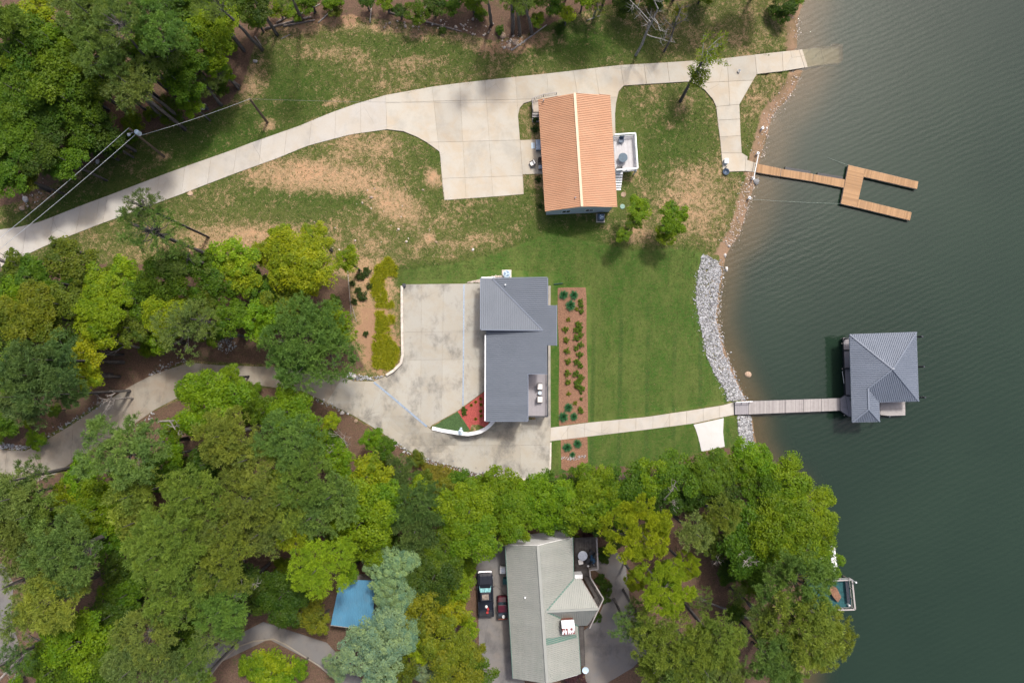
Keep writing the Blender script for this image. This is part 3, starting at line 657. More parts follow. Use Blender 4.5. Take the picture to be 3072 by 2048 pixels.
def sheet(name, poly, mat, off=0.02, grid=1.5, parent=None, kind='structure', thick=0.0):
    P = pix(poly) if not hasattr(poly[0], 'x') else poly
    bm = bmesh.new(); f = bm.faces.new([bm.verts.new((p.x, p.y, 0)) for p in P]); bmesh.ops.triangulate(bm, faces=[f])
    xs = [p.x for p in P]; ys = [p.y for p in P]
    for ax, arr in ((0, xs), (1, ys)):
        t = min(arr) + grid
        while t < max(arr):
            bmesh.ops.bisect_plane(bm, geom=bm.verts[:] + bm.edges[:] + bm.faces[:], plane_co=(t, 0, 0) if ax == 0 else (0, t, 0), plane_no=(1, 0, 0) if ax == 0 else (0, 1, 0), dist=1e-5); t += grid
    bmesh.ops.recalc_face_normals(bm, faces=bm.faces[:])
    if sum(f_.normal.z for f_ in bm.faces) < 0: bmesh.ops.reverse_faces(bm, faces=bm.faces[:])
    conform(bm, off); o = bm_obj(name, bm, mat, parent)
    if not parent and kind: o['kind'] = kind
    return o

# long upper driveway
drv = pave_root('driveway')
U_UP = [(-90,700),(0,689),(64,680),(125,664),(257,612),(393,561),(507,518),(704,448),(750,430),(896,379),(1000,336),(1071,311),(1157,286)]
U_LO = [(-90,850),(0,803),(21,793),(139,737),(289,677),(429,625),(543,584),(714,518),(750,505),(839,473),(921,439),(1054,404),(1161,389)]
ribbon(drv, U_UP, U_LO, 'concrete_pale', 3.5, 0.016)
pad(drv, [(1157,286),(1296,261),(1379,250),(1550,231),(1707,214),(1861,196),(1871,258),(1856,275),(1848,310),(1845,343),(1846,404),(1846,410),(1640,410),(1640,300),(1593,304),(1571,311),(1559,325),(1554,348),(1560,421),(1569,525),(1571,583),(1500,589),(1333,601),(1327,557),(1321,471),(1318,455),(1279,427),(1250,411),(1211,395),(1161,389)],
    [((1296,261),(1318,455)),((1379,250),(1396,557)),((1455,241),(1477,560)),((1546,232),(1570,560)),((1071,312),(1560,299)),((1320,427),(1560,421)),((1330,536),(1560,528)),((1640,220),(1655,410)),((1720,212),(1735,300)),((1785,205),(1800,300))], 'concrete_warm', 0.016)
pad(drv, [(1560,421),(1640,418),(1640,522),(1568,524)], [], 'concrete_warm')
pad(drv, [(1861,196),(2000,188),(2179,175),(2264,165),(2270,223),(2218,314),(2148,321),(2139,300),(2114,271),(2086,252),(2061,246),(1961,252),(1871,258)],
    [((1930,180),(1940,260)),((2000,180),(2010,260)),((2076,170),(2084,260)),((2180,165),(2190,330)),((2060,252),(2300,240))], 'concrete_warm')
pad(drv, [(2148,321),(2218,314),(2221,393),(2225,459),(2243,470),(2241,480),(2268,489),(2270,518),(2236,514),(2179,516),(2168,511),(2161,429),(2154,375)],
    [((2150,362),(2222,358)),((2155,412),(2222,408)),((2160,460),(2226,460)),((2237,470),(2234,520))], 'concrete_warm')
ramp_ = pave_root('boat_ramp')
def hslab(name, corners, mat, parent):
    b = MB(); t = [Vector(c) for c in corners]; n = (t[1] - t[0]).cross(t[3] - t[0])
    if n.z < 0: t = t[::-1]
    b.add([*t, *[p - Vector((0, 0, 0.14)) for p in t]], [(0, 1, 2, 3), (7, 6, 5, 4), (0, 4, 5, 1), (1, 5, 6, 2), (2, 6, 7, 3), (3, 7, 4, 0)])
    return b.build(name, mat, parent)
pr = [(2264,165,None,2270,223),(2346,156,None,2349,214),(2397,150,0.05,2414,203),(2460,141,-0.28,2474,194),(2528,133,-0.62,2530,187)]
rows = []
for i, (ax, ay, z, bx, by) in enumerate(pr):
    rows.append((G(ax, ay) + Vector((0, 0, .07)), G(bx, by) + Vector((0, 0, .07))) if z is None else (W(ax, ay, z), W(bx, by, z)))
rows[1] = tuple(Vector((p.x, p.y, max(p.z, 0.5))) for p in rows[1])
for (a, b), (c, d) in zip(rows, rows[1:]):
    e = (c - a).normalized() * 0.02
    hslab('slab', [a + e, c - e, d - e, b + e], 'concrete_warm', ramp_)

# winding shaded drive, lower pad and court of the slate-roofed house
low = pave_root('lower_driveway')
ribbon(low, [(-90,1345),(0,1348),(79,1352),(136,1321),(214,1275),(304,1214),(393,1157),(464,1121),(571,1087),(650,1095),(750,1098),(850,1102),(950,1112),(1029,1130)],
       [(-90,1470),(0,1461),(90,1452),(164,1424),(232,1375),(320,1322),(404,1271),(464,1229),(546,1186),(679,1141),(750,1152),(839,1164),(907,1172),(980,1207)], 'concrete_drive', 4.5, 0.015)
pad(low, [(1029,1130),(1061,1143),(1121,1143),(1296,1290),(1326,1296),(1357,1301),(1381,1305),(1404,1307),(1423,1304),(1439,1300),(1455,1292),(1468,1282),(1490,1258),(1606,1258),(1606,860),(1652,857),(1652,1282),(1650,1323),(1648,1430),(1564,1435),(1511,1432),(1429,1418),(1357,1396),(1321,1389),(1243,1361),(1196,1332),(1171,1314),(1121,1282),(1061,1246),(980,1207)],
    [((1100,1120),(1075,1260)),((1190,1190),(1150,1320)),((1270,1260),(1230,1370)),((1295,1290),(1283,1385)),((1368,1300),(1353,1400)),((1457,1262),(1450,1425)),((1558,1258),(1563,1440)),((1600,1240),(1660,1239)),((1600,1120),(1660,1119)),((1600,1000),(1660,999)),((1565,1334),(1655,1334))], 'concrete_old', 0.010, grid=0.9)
crt = pave_root('parking_court')
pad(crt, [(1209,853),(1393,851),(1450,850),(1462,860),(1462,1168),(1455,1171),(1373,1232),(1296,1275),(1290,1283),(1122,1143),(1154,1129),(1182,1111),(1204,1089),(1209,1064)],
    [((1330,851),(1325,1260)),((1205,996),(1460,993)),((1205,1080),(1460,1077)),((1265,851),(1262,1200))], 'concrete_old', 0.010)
wk = pave_root('footpath')
ribbon(wk, [(1652,1282),(1764,1267),(1939,1250),(2080,1229),(2168,1215),(2204,1205)], [(1650,1323),(1807,1304),(1950,1287),(2079,1270),(2171,1250),(2205,1243)], 'concrete_pale', 2.35, 0.02)
pad(pave_root('patio'), [(2080,1273),(2087,1288),(2093,1307),(2099,1330),(2104,1354),(2174,1339),(2169,1296),(2170,1275),(2171,1253)], [], 'concrete_white', 0.01)
asp = pave_root('neighbour_driveway')
ribbon(asp, [(440,2110),(518,2031),(571,1988),(678,1892),(750,1868),(821,1860),(911,1877),(982,1927),(1036,1988),(1120,2075)], [(560,2110),(614,2048),(664,1984),(714,1938),(800,1915),(821,1915),(857,1931),(907,1963),(964,1999),(1060,2085)], 'asphalt_grey', 30, 0.0)
pad(asp, [(1485,1625),(1530,1615),(1560,1700),(1575,2080),(1440,2080),(1435,1850),(1428,1700),(1445,1660)], [((1420,1760),(1560,1755)),((1420,1950),(1580,1945))], 'asphalt_grey', 0.01)
pad(asp, [(1755,1690),(1812,1662),(1850,1652),(1878,1700),(1884,1760),(1895,1820),(1914,1870),(1930,1900),(1940,1960),(1900,2000),(1800,2060),(1760,2060),(1738,1900),(1790,1860),(1815,1800),(1830,1740)], [((1750,1935),(1950,1938))], 'asphalt_grey', 0.01)
sheet('lane', [(-120,1670),(12,1690),(42,1750),(34,1850),(58,1930),(30,1990),(-120,2010)], 'asphalt_grey', 0.05)

# kerbs
def kerb(name, pts, w, h, mat, label, z0=-0.2, group=None, parent=None, cat='kerb'):
    P = pix(pts); mb = MB(); n = len(P); L = []; R = []
    for i, p in enumerate(P):
        d = (P[min(i + 1, n - 1)] - P[max(i - 1, 0)]); d.z = 0; d.normalize(); s = Vector((-d.y, d.x, 0)) * w / 2; L.append(p + s); R.append(p - s)
    vs = []
    for i in range(n):
        zt = max(H(P[i].x, P[i].y), 0) + h
        vs += [(L[i].x, L[i].y, zt), (R[i].x, R[i].y, zt), (R[i].x, R[i].y, zt - h + z0), (L[i].x, L[i].y, zt - h + z0)]
    fs = [tuple(4 * i + k for k in ks) for i in (0,) for ks in ((3, 2, 1, 0),)] + [(4 * (n - 1), 4 * (n - 1) + 1, 4 * (n - 1) + 2, 4 * (n - 1) + 3)]
    for i in range(n - 1):
        for k in range(4): a, b = 4 * i + k, 4 * i + (k + 1) % 4; fs.append((a, b, b + 4, a + 4))
    mb.add(vs, fs); return top(name, mb, mat, label, cat, group)
kerb('kerb_wall', [(1207,858),(1207,950),(1208,1030),(1209,1064),(1204,1089),(1182,1111),(1160,1125)], 0.32, 0.45, 'kerb', 'pale concrete kerb wall curving round the end of the yellow grass bed', cat='kerb')
kerb('kerb', [(614,2048),(664,1984),(714,1938),(760,1922),(821,1915),(857,1931),(907,1963),(964,1999),(1060,2085)], 0.14, 0.12, 'concrete_drive', 'thin pale kerb bending along the grey lane in the woods')
kerb('kerb', [(1652,1326),(1651,1380),(1649,1430)], 0.22, 0.14, 'kerb', 'short straight kerb at the end of the lower pad')
kerb('kerb', [(1564,1437),(1610,1434),(1650,1431)], 0.22, 0.14, 'kerb', 'short kerb between the lower pad and the tree belt')
kerb('trench_drain', [(1392,854),(1391,1000),(1390,1120),(1389,1216)], 0.16, 0.085, 'drain', 'straight blue grey trench drain grating across the parking court', cat='drain')
kerb('trench_drain', [(1122,1146),(1165,1181),(1230,1236),(1281,1279)], 0.24, 0.09, 'drain', 'diagonal trench drain grating between kerb and white retaining wall', cat='drain')

# white curved retaining wall
wl_px = WALL
mb = MB(); P = [W(x, y, COURT_Z + 0.25) for x, y in wl_px]; n = len(P); vs_ = []
fine = []
for i in range(n - 1):
    for k in range(3): fine.append(P[i].lerp(P[i + 1], k / 3))
fine.append(P[-1]); P = fine; n = len(P)
for i in range(n):
    d = (P[min(i + 1, n - 1)] - P[max(i - 1, 0)]).normalized(); s = Vector((-d.y, d.x, 0)) * 0.23; zb = 1.0 if i > 8 else 2.2
    vs_ += [tuple(P[i] + s), tuple(P[i] - s), (P[i].x - s.x, P[i].y - s.y, zb), (P[i].x + s.x, P[i].y + s.y, zb)]
fs_ = [(3, 2, 1, 0), tuple(4 * (n - 1) + k for k in range(4))]
for i in range(n - 1):
    for k in range(4): a, b = 4 * i + k, 4 * i + (k + 1) % 4; fs_.append((a, b, b + 4, a + 4))
mb.add(vs_, fs_); top('retaining_wall', mb, 'wall_white', 'white curved retaining wall holding up the red mulch bed', 'wall', bevel=0.03)
sheet('mulch_bed', [(1455,1173),(1373,1234),(1416,1297),(1439,1291),(1461,1277),(1478,1262),(1478,1173)], 'mulch_red', 0.06)
sheet('lawn_triangle', [(1373,1234),(1298,1279),(1330,1287),(1381,1297),(1416,1297)], 'turf_strip', 0.06)
sheet('mulch_bed', [(1673,864),(1700,862),(1757,862),(1760,900),(1759,1000),(1763,1100),(1764,1266),(1677,1277),(1676,1180),(1678,1060),(1673,960)], 'mulch_brown', 0.03)
sheet('mulch_bed', [(1682,1319),(1762,1309),(1764,1386),(1700,1412),(1684,1405)], 'mulch_brown', 0.03)

# ------------------------------------------------------------------ roofs of separate ribbed sheets
def clip_strip(poly, lo, hi):
    for val, sgn in ((lo, 1), (hi, -1)):
        out = []
        for i in range(len(poly)):
            a, b = poly[i], poly[(i + 1) % len(poly)]; da, db = sgn * (a[0] - val), sgn * (b[0] - val)
            if da >= 0: out.append(a)
            if (da > 0 > db) or (da < 0 < db):
                t = da / (da - db); out.append((a[0] + t * (b[0] - a[0]), a[1] + t * (b[1] - a[1])))
        poly = out
        if len(poly) < 3: return []
    return poly
def roof_plane(parent, pts, mat, rib=0.25, per=4, rh=0.075, rw=0.06, thick=0.04, name='roof_panel'):
    pts = [Vector(p) for p in pts]; nrm = Vector((0, 0, 0))
    for i in range(len(pts)): nrm += pts[i].cross(pts[(i + 1) % len(pts)])
    nrm.normalize()
    if nrm.z < 0: nrm = -nrm
    v = Vector((nrm.x, nrm.y, 0)); v = v - nrm * v.dot(nrm); v = v.normalized() if v.length > 1e-4 else Vector((0, -1, 0))
    u = v.cross(nrm).normalized(); o = pts[0]
    poly = [((p - o).dot(u), (p - o).dot(v)) for p in pts]
    lo, hi = min(q[0] for q in poly), max(q[0] for q in poly); wd = rib * per; n = max(1, round((hi - lo) / wd)); wd = (hi - lo) / n; rb = wd / per
    for k in range(n):
        a, b = lo + k * wd, lo + (k + 1) * wd; c = clip_strip(poly, a + 0.0004, b - 0.0004)
        if len(c) < 3: continue
        m = len(c); mb = MB(); T = [o + u * q[0] + v * q[1] for q in c]
        ar = sum(c[i][0] * c[(i + 1) % m][1] - c[(i + 1) % m][0] * c[i][1] for i in range(m))
        if ar < 0: T = T[::-1]
        mb.add([*T, *[p - nrm * thick for p in T]], [tuple(range(m)), tuple(range(2 * m - 1, m - 1, -1))] + [(i, i + m, (i + 1) % m + m, (i + 1) % m) for i in range(m)])
        if (T[1] - T[0]).cross(T[2] - T[0]).dot(nrm) < 0: pass
        for j in range(per):
            ru = a + (j + 0.5) * rb; xs = []
            for i in range(len(poly)):
                p, q = poly[i], poly[(i + 1) % len(poly)]
                if (p[0] - ru) * (q[0] - ru) < 0: xs.append(p[1] + (ru - p[0]) / (q[0] - p[0]) * (q[1] - p[1]))
            xs.sort()
            for s0, s1 in zip(xs[::2], xs[1::2]):
                if s1 - s0 < 0.15: continue
                s0 += 0.02; s1 -= 0.02
                vv = [o + u * (ru + du) + v * s + nrm * dn for s in (s0, s1) for du, dn in ((-rw / 2, 0), (-rw * 0.28, rh), (rw * 0.28, rh), (rw / 2, 0))]
                mb.add(vv, [(0, 1, 5, 4), (1, 2, 6, 5), (2, 3, 7, 6), (0, 3, 2, 1), (4, 5, 6, 7)])
        mb.build(name, mat, parent)
def ridge_cap(parent, pts, mat, w=0.35, h=0.05, name='ridge_cap'):
    mb = MB()
    for a, b in zip(pts, pts[1:]): mb.bar(Vector(a) + Vector((0, 0, 0.06)), Vector(b) + Vector((0, 0, 0.06)), w, h)
    return mb.build(name, mat, parent)
def part_empty(name, parent):
    o = bpy.data.objects.new(name, None); COL.objects.link(o); o.parent = parent; o.empty_display_size = 0.2; ORG[o.name] = org(parent); return o
def window(parent, c, along, w, h, name='window', out=0.05):
    """frame proud of the wall with a recessed pane; `along` is the wall direction"""
    a = Vector(along).normalized(); rz = math.atan2(a.y, a.x); c = Vector(c)
    fr = MB(); t = 0.08
    for dx, dz, sx, sz in ((-w / 2, 0, t, h), (w / 2, 0, t, h), (0, -h / 2, w + t, t), (0, h / 2, w + t, t), (0, 0, t * .7, h)):
        fr.box(c + a * dx + Vector((0, 0, dz)), (sx, out * 2, sz), rz)
    f = fr.build(name, 'trim_white', parent)
    MB().box(c, (w, out * 1.2, h), rz).build('pane', 'glass', f); return f
def boards(mb, quad, width, along_first=True, gap=0.012, thick=0.04, jitter=0.0):
    """deck boards filling the quad a,b,c,d; boards run from edge ab to edge dc"""
    a, b, c, d = [Vector(q) for q in quad]
    if not along_first: a, b, c, d = b, c, d, a
    L = ((b - a).length + (c - d).length) / 2; n = max(1, round(L / width))
    for i in range(n):
        t0, t1 = (i + gap / width / 2) / n, (i + 1 - gap / width / 2) / n
        q = [a.lerp(b, t0), a.lerp(b, t1), d.lerp(c, t1), d.lerp(c, t0)]
        if (q[1] - q[0]).cross(q[3] - q[0]).z < 0: q = q[::-1]
        dz = Vector((0, 0, thick)); mb.add([*q, *[p - dz for p in q]], [(0, 1, 2, 3), (7, 6, 5, 4), (0, 4, 5, 1), (1, 5, 6, 2), (2, 6, 7, 3), (3, 7, 4, 0)], random.random())
    return mb
def railing(parent, pts, h, mat, post=0.1, every=1.6, bal=0.12, rail_w=0.12, bal_w=0.035, closed=False, low=True):
    """posts, top and bottom rail and balusters along a line of floor points"""
    R = MB(); S = MB()
    pts = [Vector(p) for p in pts]
    for a, b in zip(pts, pts[1:]):
        d = b - a; L = d.length; n = max(1, round(L / every)); up = Vector((0, 0, 1))
        R.bar(a + up * h, b + up * h, rail_w, 0.05)
        if low: R.bar(a + up * 0.12, b + up * 0.12, 0.05, 0.05)
        for i in range(n + 1):
            p = a + d * (i / n); MB().box(p + up * (h / 2), (post, post, h - 0.06), math.atan2(d.y, d.x)).build('post', mat, parent)
        m = int(L / bal)
        for i in range(1, m):
            p = a + d * (i / m); S.box(p + up * (h / 2 + 0.05), (bal_w, bal_w, h - 0.16), math.atan2(d.y, d.x))
    rl = R.build('rail', mat, parent)
    if S.v: tag(S.build('balusters', mat, rl), kind='stuff')
    return rl

# ------------------------------------------------------------------ house with the copper-coloured roof
EZ, RZ = 6.3, 8.25
nw, rn, ne, se, rs, sw = W(1614,299,EZ), W(1724,280,RZ), W(1831,285,EZ), W(1852,621,EZ), W(1746,620,RZ), W(1635,635,EZ)
# make the gable a true rectangle
ax_ = (rs - rn).normalized(); 
hc = empty('house', W(1735,450,2.3), 'house with copper orange ribbed metal gable roof beside the upper driveway', 'house')
rf = part_empty('roof', hc)
roof_plane(rf, [nw, rn, rs, sw], 'roof_copper', 0.235, 4)
roof_plane(rf, [rn, ne, se, rs], 'roof_copper', 0.235, 4)
ridge_cap(rf, [rn, rs], 'roof_copper_cap', 0.32, 0.06)
def inset(pts, d):
    c = sum((Vector(p) for p in pts), Vector()) / len(pts); return [Vector(p) + (c - Vector(p)).normalized() * d for p in pts]
def gable_walls(parent, A, Rn, B, C, Rs, D, zg, mat, o_eave=0.4, o_gable=0.32, drop=0.1):
    """A,B north eave corners, C,D south; prism with gables under the roof"""
    A, Rn, B, C, Rs, D = [Vector(p) for p in (A, Rn, B, C, Rs, D)]
    ew = (B - A); ew.z = 0; ew.normalize(); ns = (D - A); ns.z = 0; ns.normalize(); sl = (Rn.z - A.z) / max((Rn - A).dot(ew), .1)
    def q(p, e, g, dz): return p + ew * e + ns * g + Vector((0, 0, dz))
    dz = sl * o_eave - drop
    n = [q(A, o_eave, o_gable, dz), q(Rn, 0, o_gable, -drop), q(B, -o_eave, o_gable, dz)]; s = [q(D, o_eave, -o_gable, dz), q(Rs, 0, -o_gable, -drop), q(C, -o_eave, -o_gable, dz)]
    gnd = lambda p: Vector((p.x, p.y, zg)); mb = MB()
    vs = [gnd(n[0]), gnd(n[2]), n[2], n[1], n[0], gnd(s[0]), gnd(s[2]), s[2], s[1], s[0]]
    mb.add(vs, [(0, 4, 3, 2, 1), (5, 6, 7, 8, 9), (0, 5, 9, 4), (1, 2, 7, 6), (4, 9, 8, 3), (2, 3, 8, 7), (0, 1, 6, 5)])
    return mb.build('wall', mat, parent), n, s, ew, ns
wal, gn, gs_, ew, ns = gable_walls(hc, nw, rn, ne, se, rs, sw, 2.2, 'siding_blue')
gw = MB()      # shade on the upper gable wall, put in as a darker sheet
p0, p1, p2 = [p + ns * 0.012 for p in gs_]; mz = p0.z - 0.35
gw.add([(p0.x, p0.y, mz), (p2.x, p2.y, mz), p2, p1, p0, *[(Vector((v[0], v[1], v[2])) + ns * 0.015) for v in ((p0.x, p0.y, mz), (p2.x, p2.y, mz), p2, p1, p0)]], [(0, 1, 2, 3, 4), (9, 8, 7, 6, 5), (0, 5, 6, 1), (1, 6, 7, 2), (2, 7, 8, 3), (3, 8, 9, 4), (4, 9, 5, 0)])
gw.build('gable_shade', 'siding_grey', hc)
wf = Vector((gs_[0].x, gs_[0].y, 0)) ; we = Vector((gs_[2].x, gs_[2].y, 0))
for t in (0.3, 0.66): window(hc, wf.lerp(we, t) + Vector((0, 0, 4.3)), ew, 1.1, 1.2)
wwn, wws = gn[0], gs_[0]
for t in (0.12, 0.62, 0.85): window(hc, Vector((wwn.x, wwn.y, 4.6)).lerp(Vector((wws.x, wws.y, 4.6)), t), ns, 1.2, 1.3)
dr = MB().box(Vector((wwn.x, wwn.y, 4.25)).lerp(Vector((wws.x, wws.y, 4.25)), 0.4), (1.0, 0.1, 2.05), math.atan2(ns.y, ns.x)).build('door', 'trim_white', hc)
MB().box(Vector((wwn.x, wwn.y, 4.2)).lerp(Vector((wws.x, wws.y, 4.2)), 0.37) - ew * 0.09, (0.05, 0.05, 0.12)).build('handle', 'dark_metal', dr)
for t in (0.25, 0.6): window(hc, Vector((gn[2].x, gn[2].y, 4.6)).lerp(Vector((gs_[2].x, gs_[2].y, 4.6)), t), ns, 1.6, 1.8)
for (px, py) in ((1630,303),(1725,594)):
    p = WPl(px, py, *(lambda a, b, c: (a, b, c))(*[0, 0, 0])) if False else W(px, py, EZ + 0.55 if px < 1700 else RZ - 0.25)
    v = MB(); v.cyl(p - Vector((0, 0, .5)), 0.06, 0.85, 10); v.build('vent_pipe', 'ac_fan', hc)
# lakeside deck
DZ = 3.95
dq = [W(1841,411,DZ), W(1902,407,DZ), W(1909,511,DZ), W(1846,516,DZ)]
dk = empty('deck', W(1875,460,1.9), 'pale grey raised deck with white railing on the copper roofed house', 'deck')
fl = MB(); boards(fl, dq, 0.14); tag(fl.build('floor_boards', 'planks_pale', dk), kind='stuff')
rm = MB()
for a, b in zip(dq, dq[1:] + dq[:1]): rm.bar(a - Vector((0, 0, .16)), b - Vector((0, 0, .16)), 0.06, 0.2)
rm.build('rim_joist', 'trim_white', dk)
for p in dq + [dq[1].lerp(dq[2], .5)]: MB().box((p.x, p.y, (H(p.x, p.y) + DZ) / 2 - .1), (0.14, 0.14, DZ - H(p.x, p.y))).build('support_post', 'trim_white', dk)
railing(dk, [dq[0], dq[1], dq[2], dq[3]], 0.95, 'trim_white', bal=0.16, rail_w=0.17, bal_w=0.05)
for i in range(7):
    a = W(1848,520,DZ) + Vector((0, -0.28 * i, -0.25 * i - .1)); MB().box(a + Vector((0.45, 0, 0)), (0.95, 0.27, 0.05)).build('stair_tread', 'trim_white', dk)
def make_patio_table(name, p, r, h, mat, label):
    t = empty(name, p, label, 'table')
    MB().lathe(p + Vector((0, 0, h - .05)), [(r * .96, 0), (r, .02), (r, .05), (r * .97, .06)], 24).build('table_top', mat, t)
    MB().cyl(p, 0.05, h - .05, 10).build('pedestal', 'dark_metal', t)
    MB().lathe(p, [(0.28, 0), (0.28, .03), (0.06, .06)], 16).build('base', 'dark_metal', t); return t
def make_chair(name, p, rz, label, frame='wicker', cush=None, w=0.62, group=None):
    """seat faces local +X"""
    t = empty(name, p, label, 'chair', group); t.rotation_euler = (0, 0, rz)
    L = lambda mb, n, m: mb.build(n, m, t, local=True)
    L(MB().box((0, 0, .36), (.6, w, .06)), 'seat', frame)
    L(MB().box((-.3, 0, .66), (.07, w, .62), M=Matrix.Rotation(-.2, 3, 'Y')), 'backrest', frame)
    for s in (-1, 1):
        L(MB().box((.02, s * w / 2, .56), (.58, .08, .05)), 'armrest', frame)
        for x in (-.26, .27): L(MB().box((x, s * (w / 2 - .04), .27), (.05, .05, .54)), 'leg', frame)
    if cush:
        L(MB().box((.03, 0, .44), (.56, w - .1, .12)), 'seat_cushion', cush); L(MB().box((-.22, 0, .68), (.12, w - .1, .42), M=Matrix.Rotation(-.2, 3, 'Y')), 'back_cushion', cush)
    return t
make_patio_table('round_table', W(1866,478,DZ), 0.62, 0.74, 'table_cover', 'round slate blue patio table on the white railed deck')
make_chair('deck_chair', W(1862,424,DZ), -1.57, 'dark deck chair against the white railing', 'ac_blue')
make_chair('deck_chair', W(1857,508,DZ), 1.57, 'dark low chair near the deck stairs', 'black')
# landing and steps at the house corner
LZ = 3.95
ld = empty('wooden_landing', W(1606,318,3.2), 'weathered wooden landing with picket railing at the copper roof corner', 'landing')
lq = [W(1596,303,LZ), W(1640,300,LZ), W(1640,336,LZ), W(1598,336,LZ)]
fl = MB(); boards(fl, lq, 0.2, False); tag(fl.build('floor_boards', 'planks_tan', ld), kind='stuff')
railing(ld, [lq[3], lq[0], W(1630,291,LZ), W(1668,286,LZ)], 0.9, 'planks_weathered', bal=0.28, rail_w=0.09, bal_w=0.05)
for i in range(4): MB().box(lq[3].lerp(lq[2], .3) + Vector((0, -.2 - .27 * i, -.17 * (i + 1))), (1.2, .25, .05)).build('stair_tread', 'planks_weathered', ld)
for p in lq: MB().box((p.x, p.y, LZ / 2 + 1.2), (.1, .1, LZ - 2.5)).build('support_post', 'planks_weathered', ld)
# west patio things
g = G(1614,440); MB_ = empty('storage_chest', g + Vector((0, 0, .07)), 'grey green storage chest against the copper roofed house', 'chest'); b0 = g + Vector((0, 0, .07))
MB().box(b0 + Vector((0, 0, .3)), (.62, 1.3, .6)).build('body', 'siding_grey', MB_, bevel=.02); MB().box(b0 + Vector((0, 0, .63)), (.68, 1.36, .07)).build('lid', 'drain', MB_, bevel=.02)
g = G(1599,438) + Vector((0, 0, .075)); top('door_mat', MB().box(g + Vector((0, 0, .012)), (.46, .8, .025), .03), 'pale_blue', 'small pale blue mat lying on the patio slab', 'mat', bevel=.01)
make_chair('patio_chair', G(1597,494) + Vector((0, 0, .07)), 3.6, 'patio chair with pale cushion alone on the sunny slab', 'wicker', 'cushion')
make_chair('patio_chair', G(1620,484) + Vector((0, 0, .07)), 3.14, 'dark patio chair in the shade under the copper eave', 'wicker')
make_chair('patio_chair', G(1622,505) + Vector((0, 0, .07)), 3.14, 'patio chair with grey cushion under the copper eave', 'wicker', 'drain')
def ac_unit(px, py, label, s=0.85, mats=('ac_blue', 'ac_fan'), round_=False):
    p = G(px, py); t = empty('air_conditioner', p, label, 'air conditioner')
    MB().box(p + Vector((0, 0, .05)), (s + .3, s + .3, .1)).build('pad', 'kerb', t)
    if round_: MB().lathe(p + Vector((0, 0, .1)), [(s * .5, 0), (s * .52, .1), (s * .52, .75), (s * .47, .8)], 20).build('housing', mats[0], t)
    else: MB().box(p + Vector((0, 0, .5)), (s, s, .8)).build('housing', mats[0], t, bevel=.03)
    gr = MB().lathe(p + Vector((0, 0, .9)), [(s * .4, 0), (s * .4, .03), (s * .34, .035)], 20).build('fan_grille', mats[1], t)
    f = MB()
    for k in range(3): f.box(p + Vector((math.cos(k * 2.09) * s * .17, math.sin(k * 2.09) * s * .17, .95)), (s * .33, s * .13, .015), k * 2.09)
    f.build('fan_blade', 'pale_blue', gr); return t
ac_unit(1801,655, 'dark blue air conditioner below the pale blue gable wall')
ac_unit(1520,824, 'round pale blue air conditioner at the slate roof edge beside pebbles', 0.95, ('pale_blue', 'ac_fan'), True)
def disc(name, px, py, r, h, mat, label, cat): p = G(px, py); return top(name, MB().lathe(p - Vector((0, 0, .05)), [(r, 0), (r, h), (r * .88, h + .05)], 20), mat, label, cat)
simple('lid_green', (0.22, 0.34, 0.28), 0.7, 0.2, 4)
disc('tank_lid', 1867,620, .34, .12, 'lid_green', 'round pale green tank lid in the grass by the copper roof', 'lid')
disc('tank_lid', 1870,584, .36, .08, 'boulder_tan', 'round brown tank lid sunk in thin grass', 'lid')

# ------------------------------------------------------------------ house with the slate grey roof
xw0 = W(1457,1100,7.2).x; SLP = 0.15
PA, PB, PC = 7.2 - SLP * xw0, SLP, 0.0
Pp = lambda x, y: WPl(x, y, PA, PB, PC)
q0 = Pp(1627,990); QA, QB, QC = q0.z + SLP * q0.y, 0.0, -SLP
Qp = lambda x, y: WPl(x, y, QA, QB, QC)
hs_ = empty('house', W(1540,1050,1.3), 'long house with slate grey standing seam roof above the mown lawn', 'house')
rf = part_empty('roof', hs_)
hyp = [Pp(1477,837), Pp(1627,991)]
roof_plane(rf, [Pp(1477,836), Pp(1642,834), Pp(1642,915), Pp(1669,916), Pp(1669,1036), Pp(1641,1036), Pp(1641,1121), Pp(1583,1121), Pp(1583,1262), Pp(1457,1262), Pp(1459,985), Pp(1621,985)], 'roof_slate', 0.25, 4)
roof_plane(rf, [Qp(1443,834), Qp(1477,836), Qp(1628,990), Qp(1443,988)], 'roof_slate', 0.25, 4)
MB().bar(Pp(1477,836) + Vector((0, 0, .05)), Pp(1628,990) + Vector((0, 0, .05)), .16, .05).build('valley_flashing', 'roof_boathouse', rf)
MB().bar(Qp(1443,989), Qp(1628,991), .12, .16).build('fascia', 'roof_boathouse', rf)
MB().bar(Qp(1443,834) + Vector((-.05, 0, -.02)), Qp(1443,988) + Vector((-.05, 0, -.02)), .12, .14).build('fascia', 'roof_boathouse', rf)
for a, b in ((Pp(1477,834), Pp(1642,832)), (Pp(1643,834), Pp(1643,915)), (Pp(1670,915), Pp(1670,1037)), (Pp(1584,1121), Pp(1584,1262)), (Pp(1457,1263), Pp(1584,1263)), (Pp(1584,1121), Pp(1642,1121))):
    MB().bar(a - Vector((0, 0, .03)), b - Vector((0, 0, .03)), .1, .15).build('fascia', 'roof_boathouse', rf)
MB().bar(Pp(1456,1004) - Vector((0, 0, .03)), Pp(1455,1262) - Vector((0, 0, .03)), .15, .12).build('gutter', 'trim_white', rf)
MB().bar(W(1444,833,6.6), W(1486,833,6.6), .16, .3).build('gutter', 'trim_white', rf)
cl = MB(); a, b, c = Pp(1461,984), Pp(1620,984), Qp(1461,984)      # clerestory under the raised wing
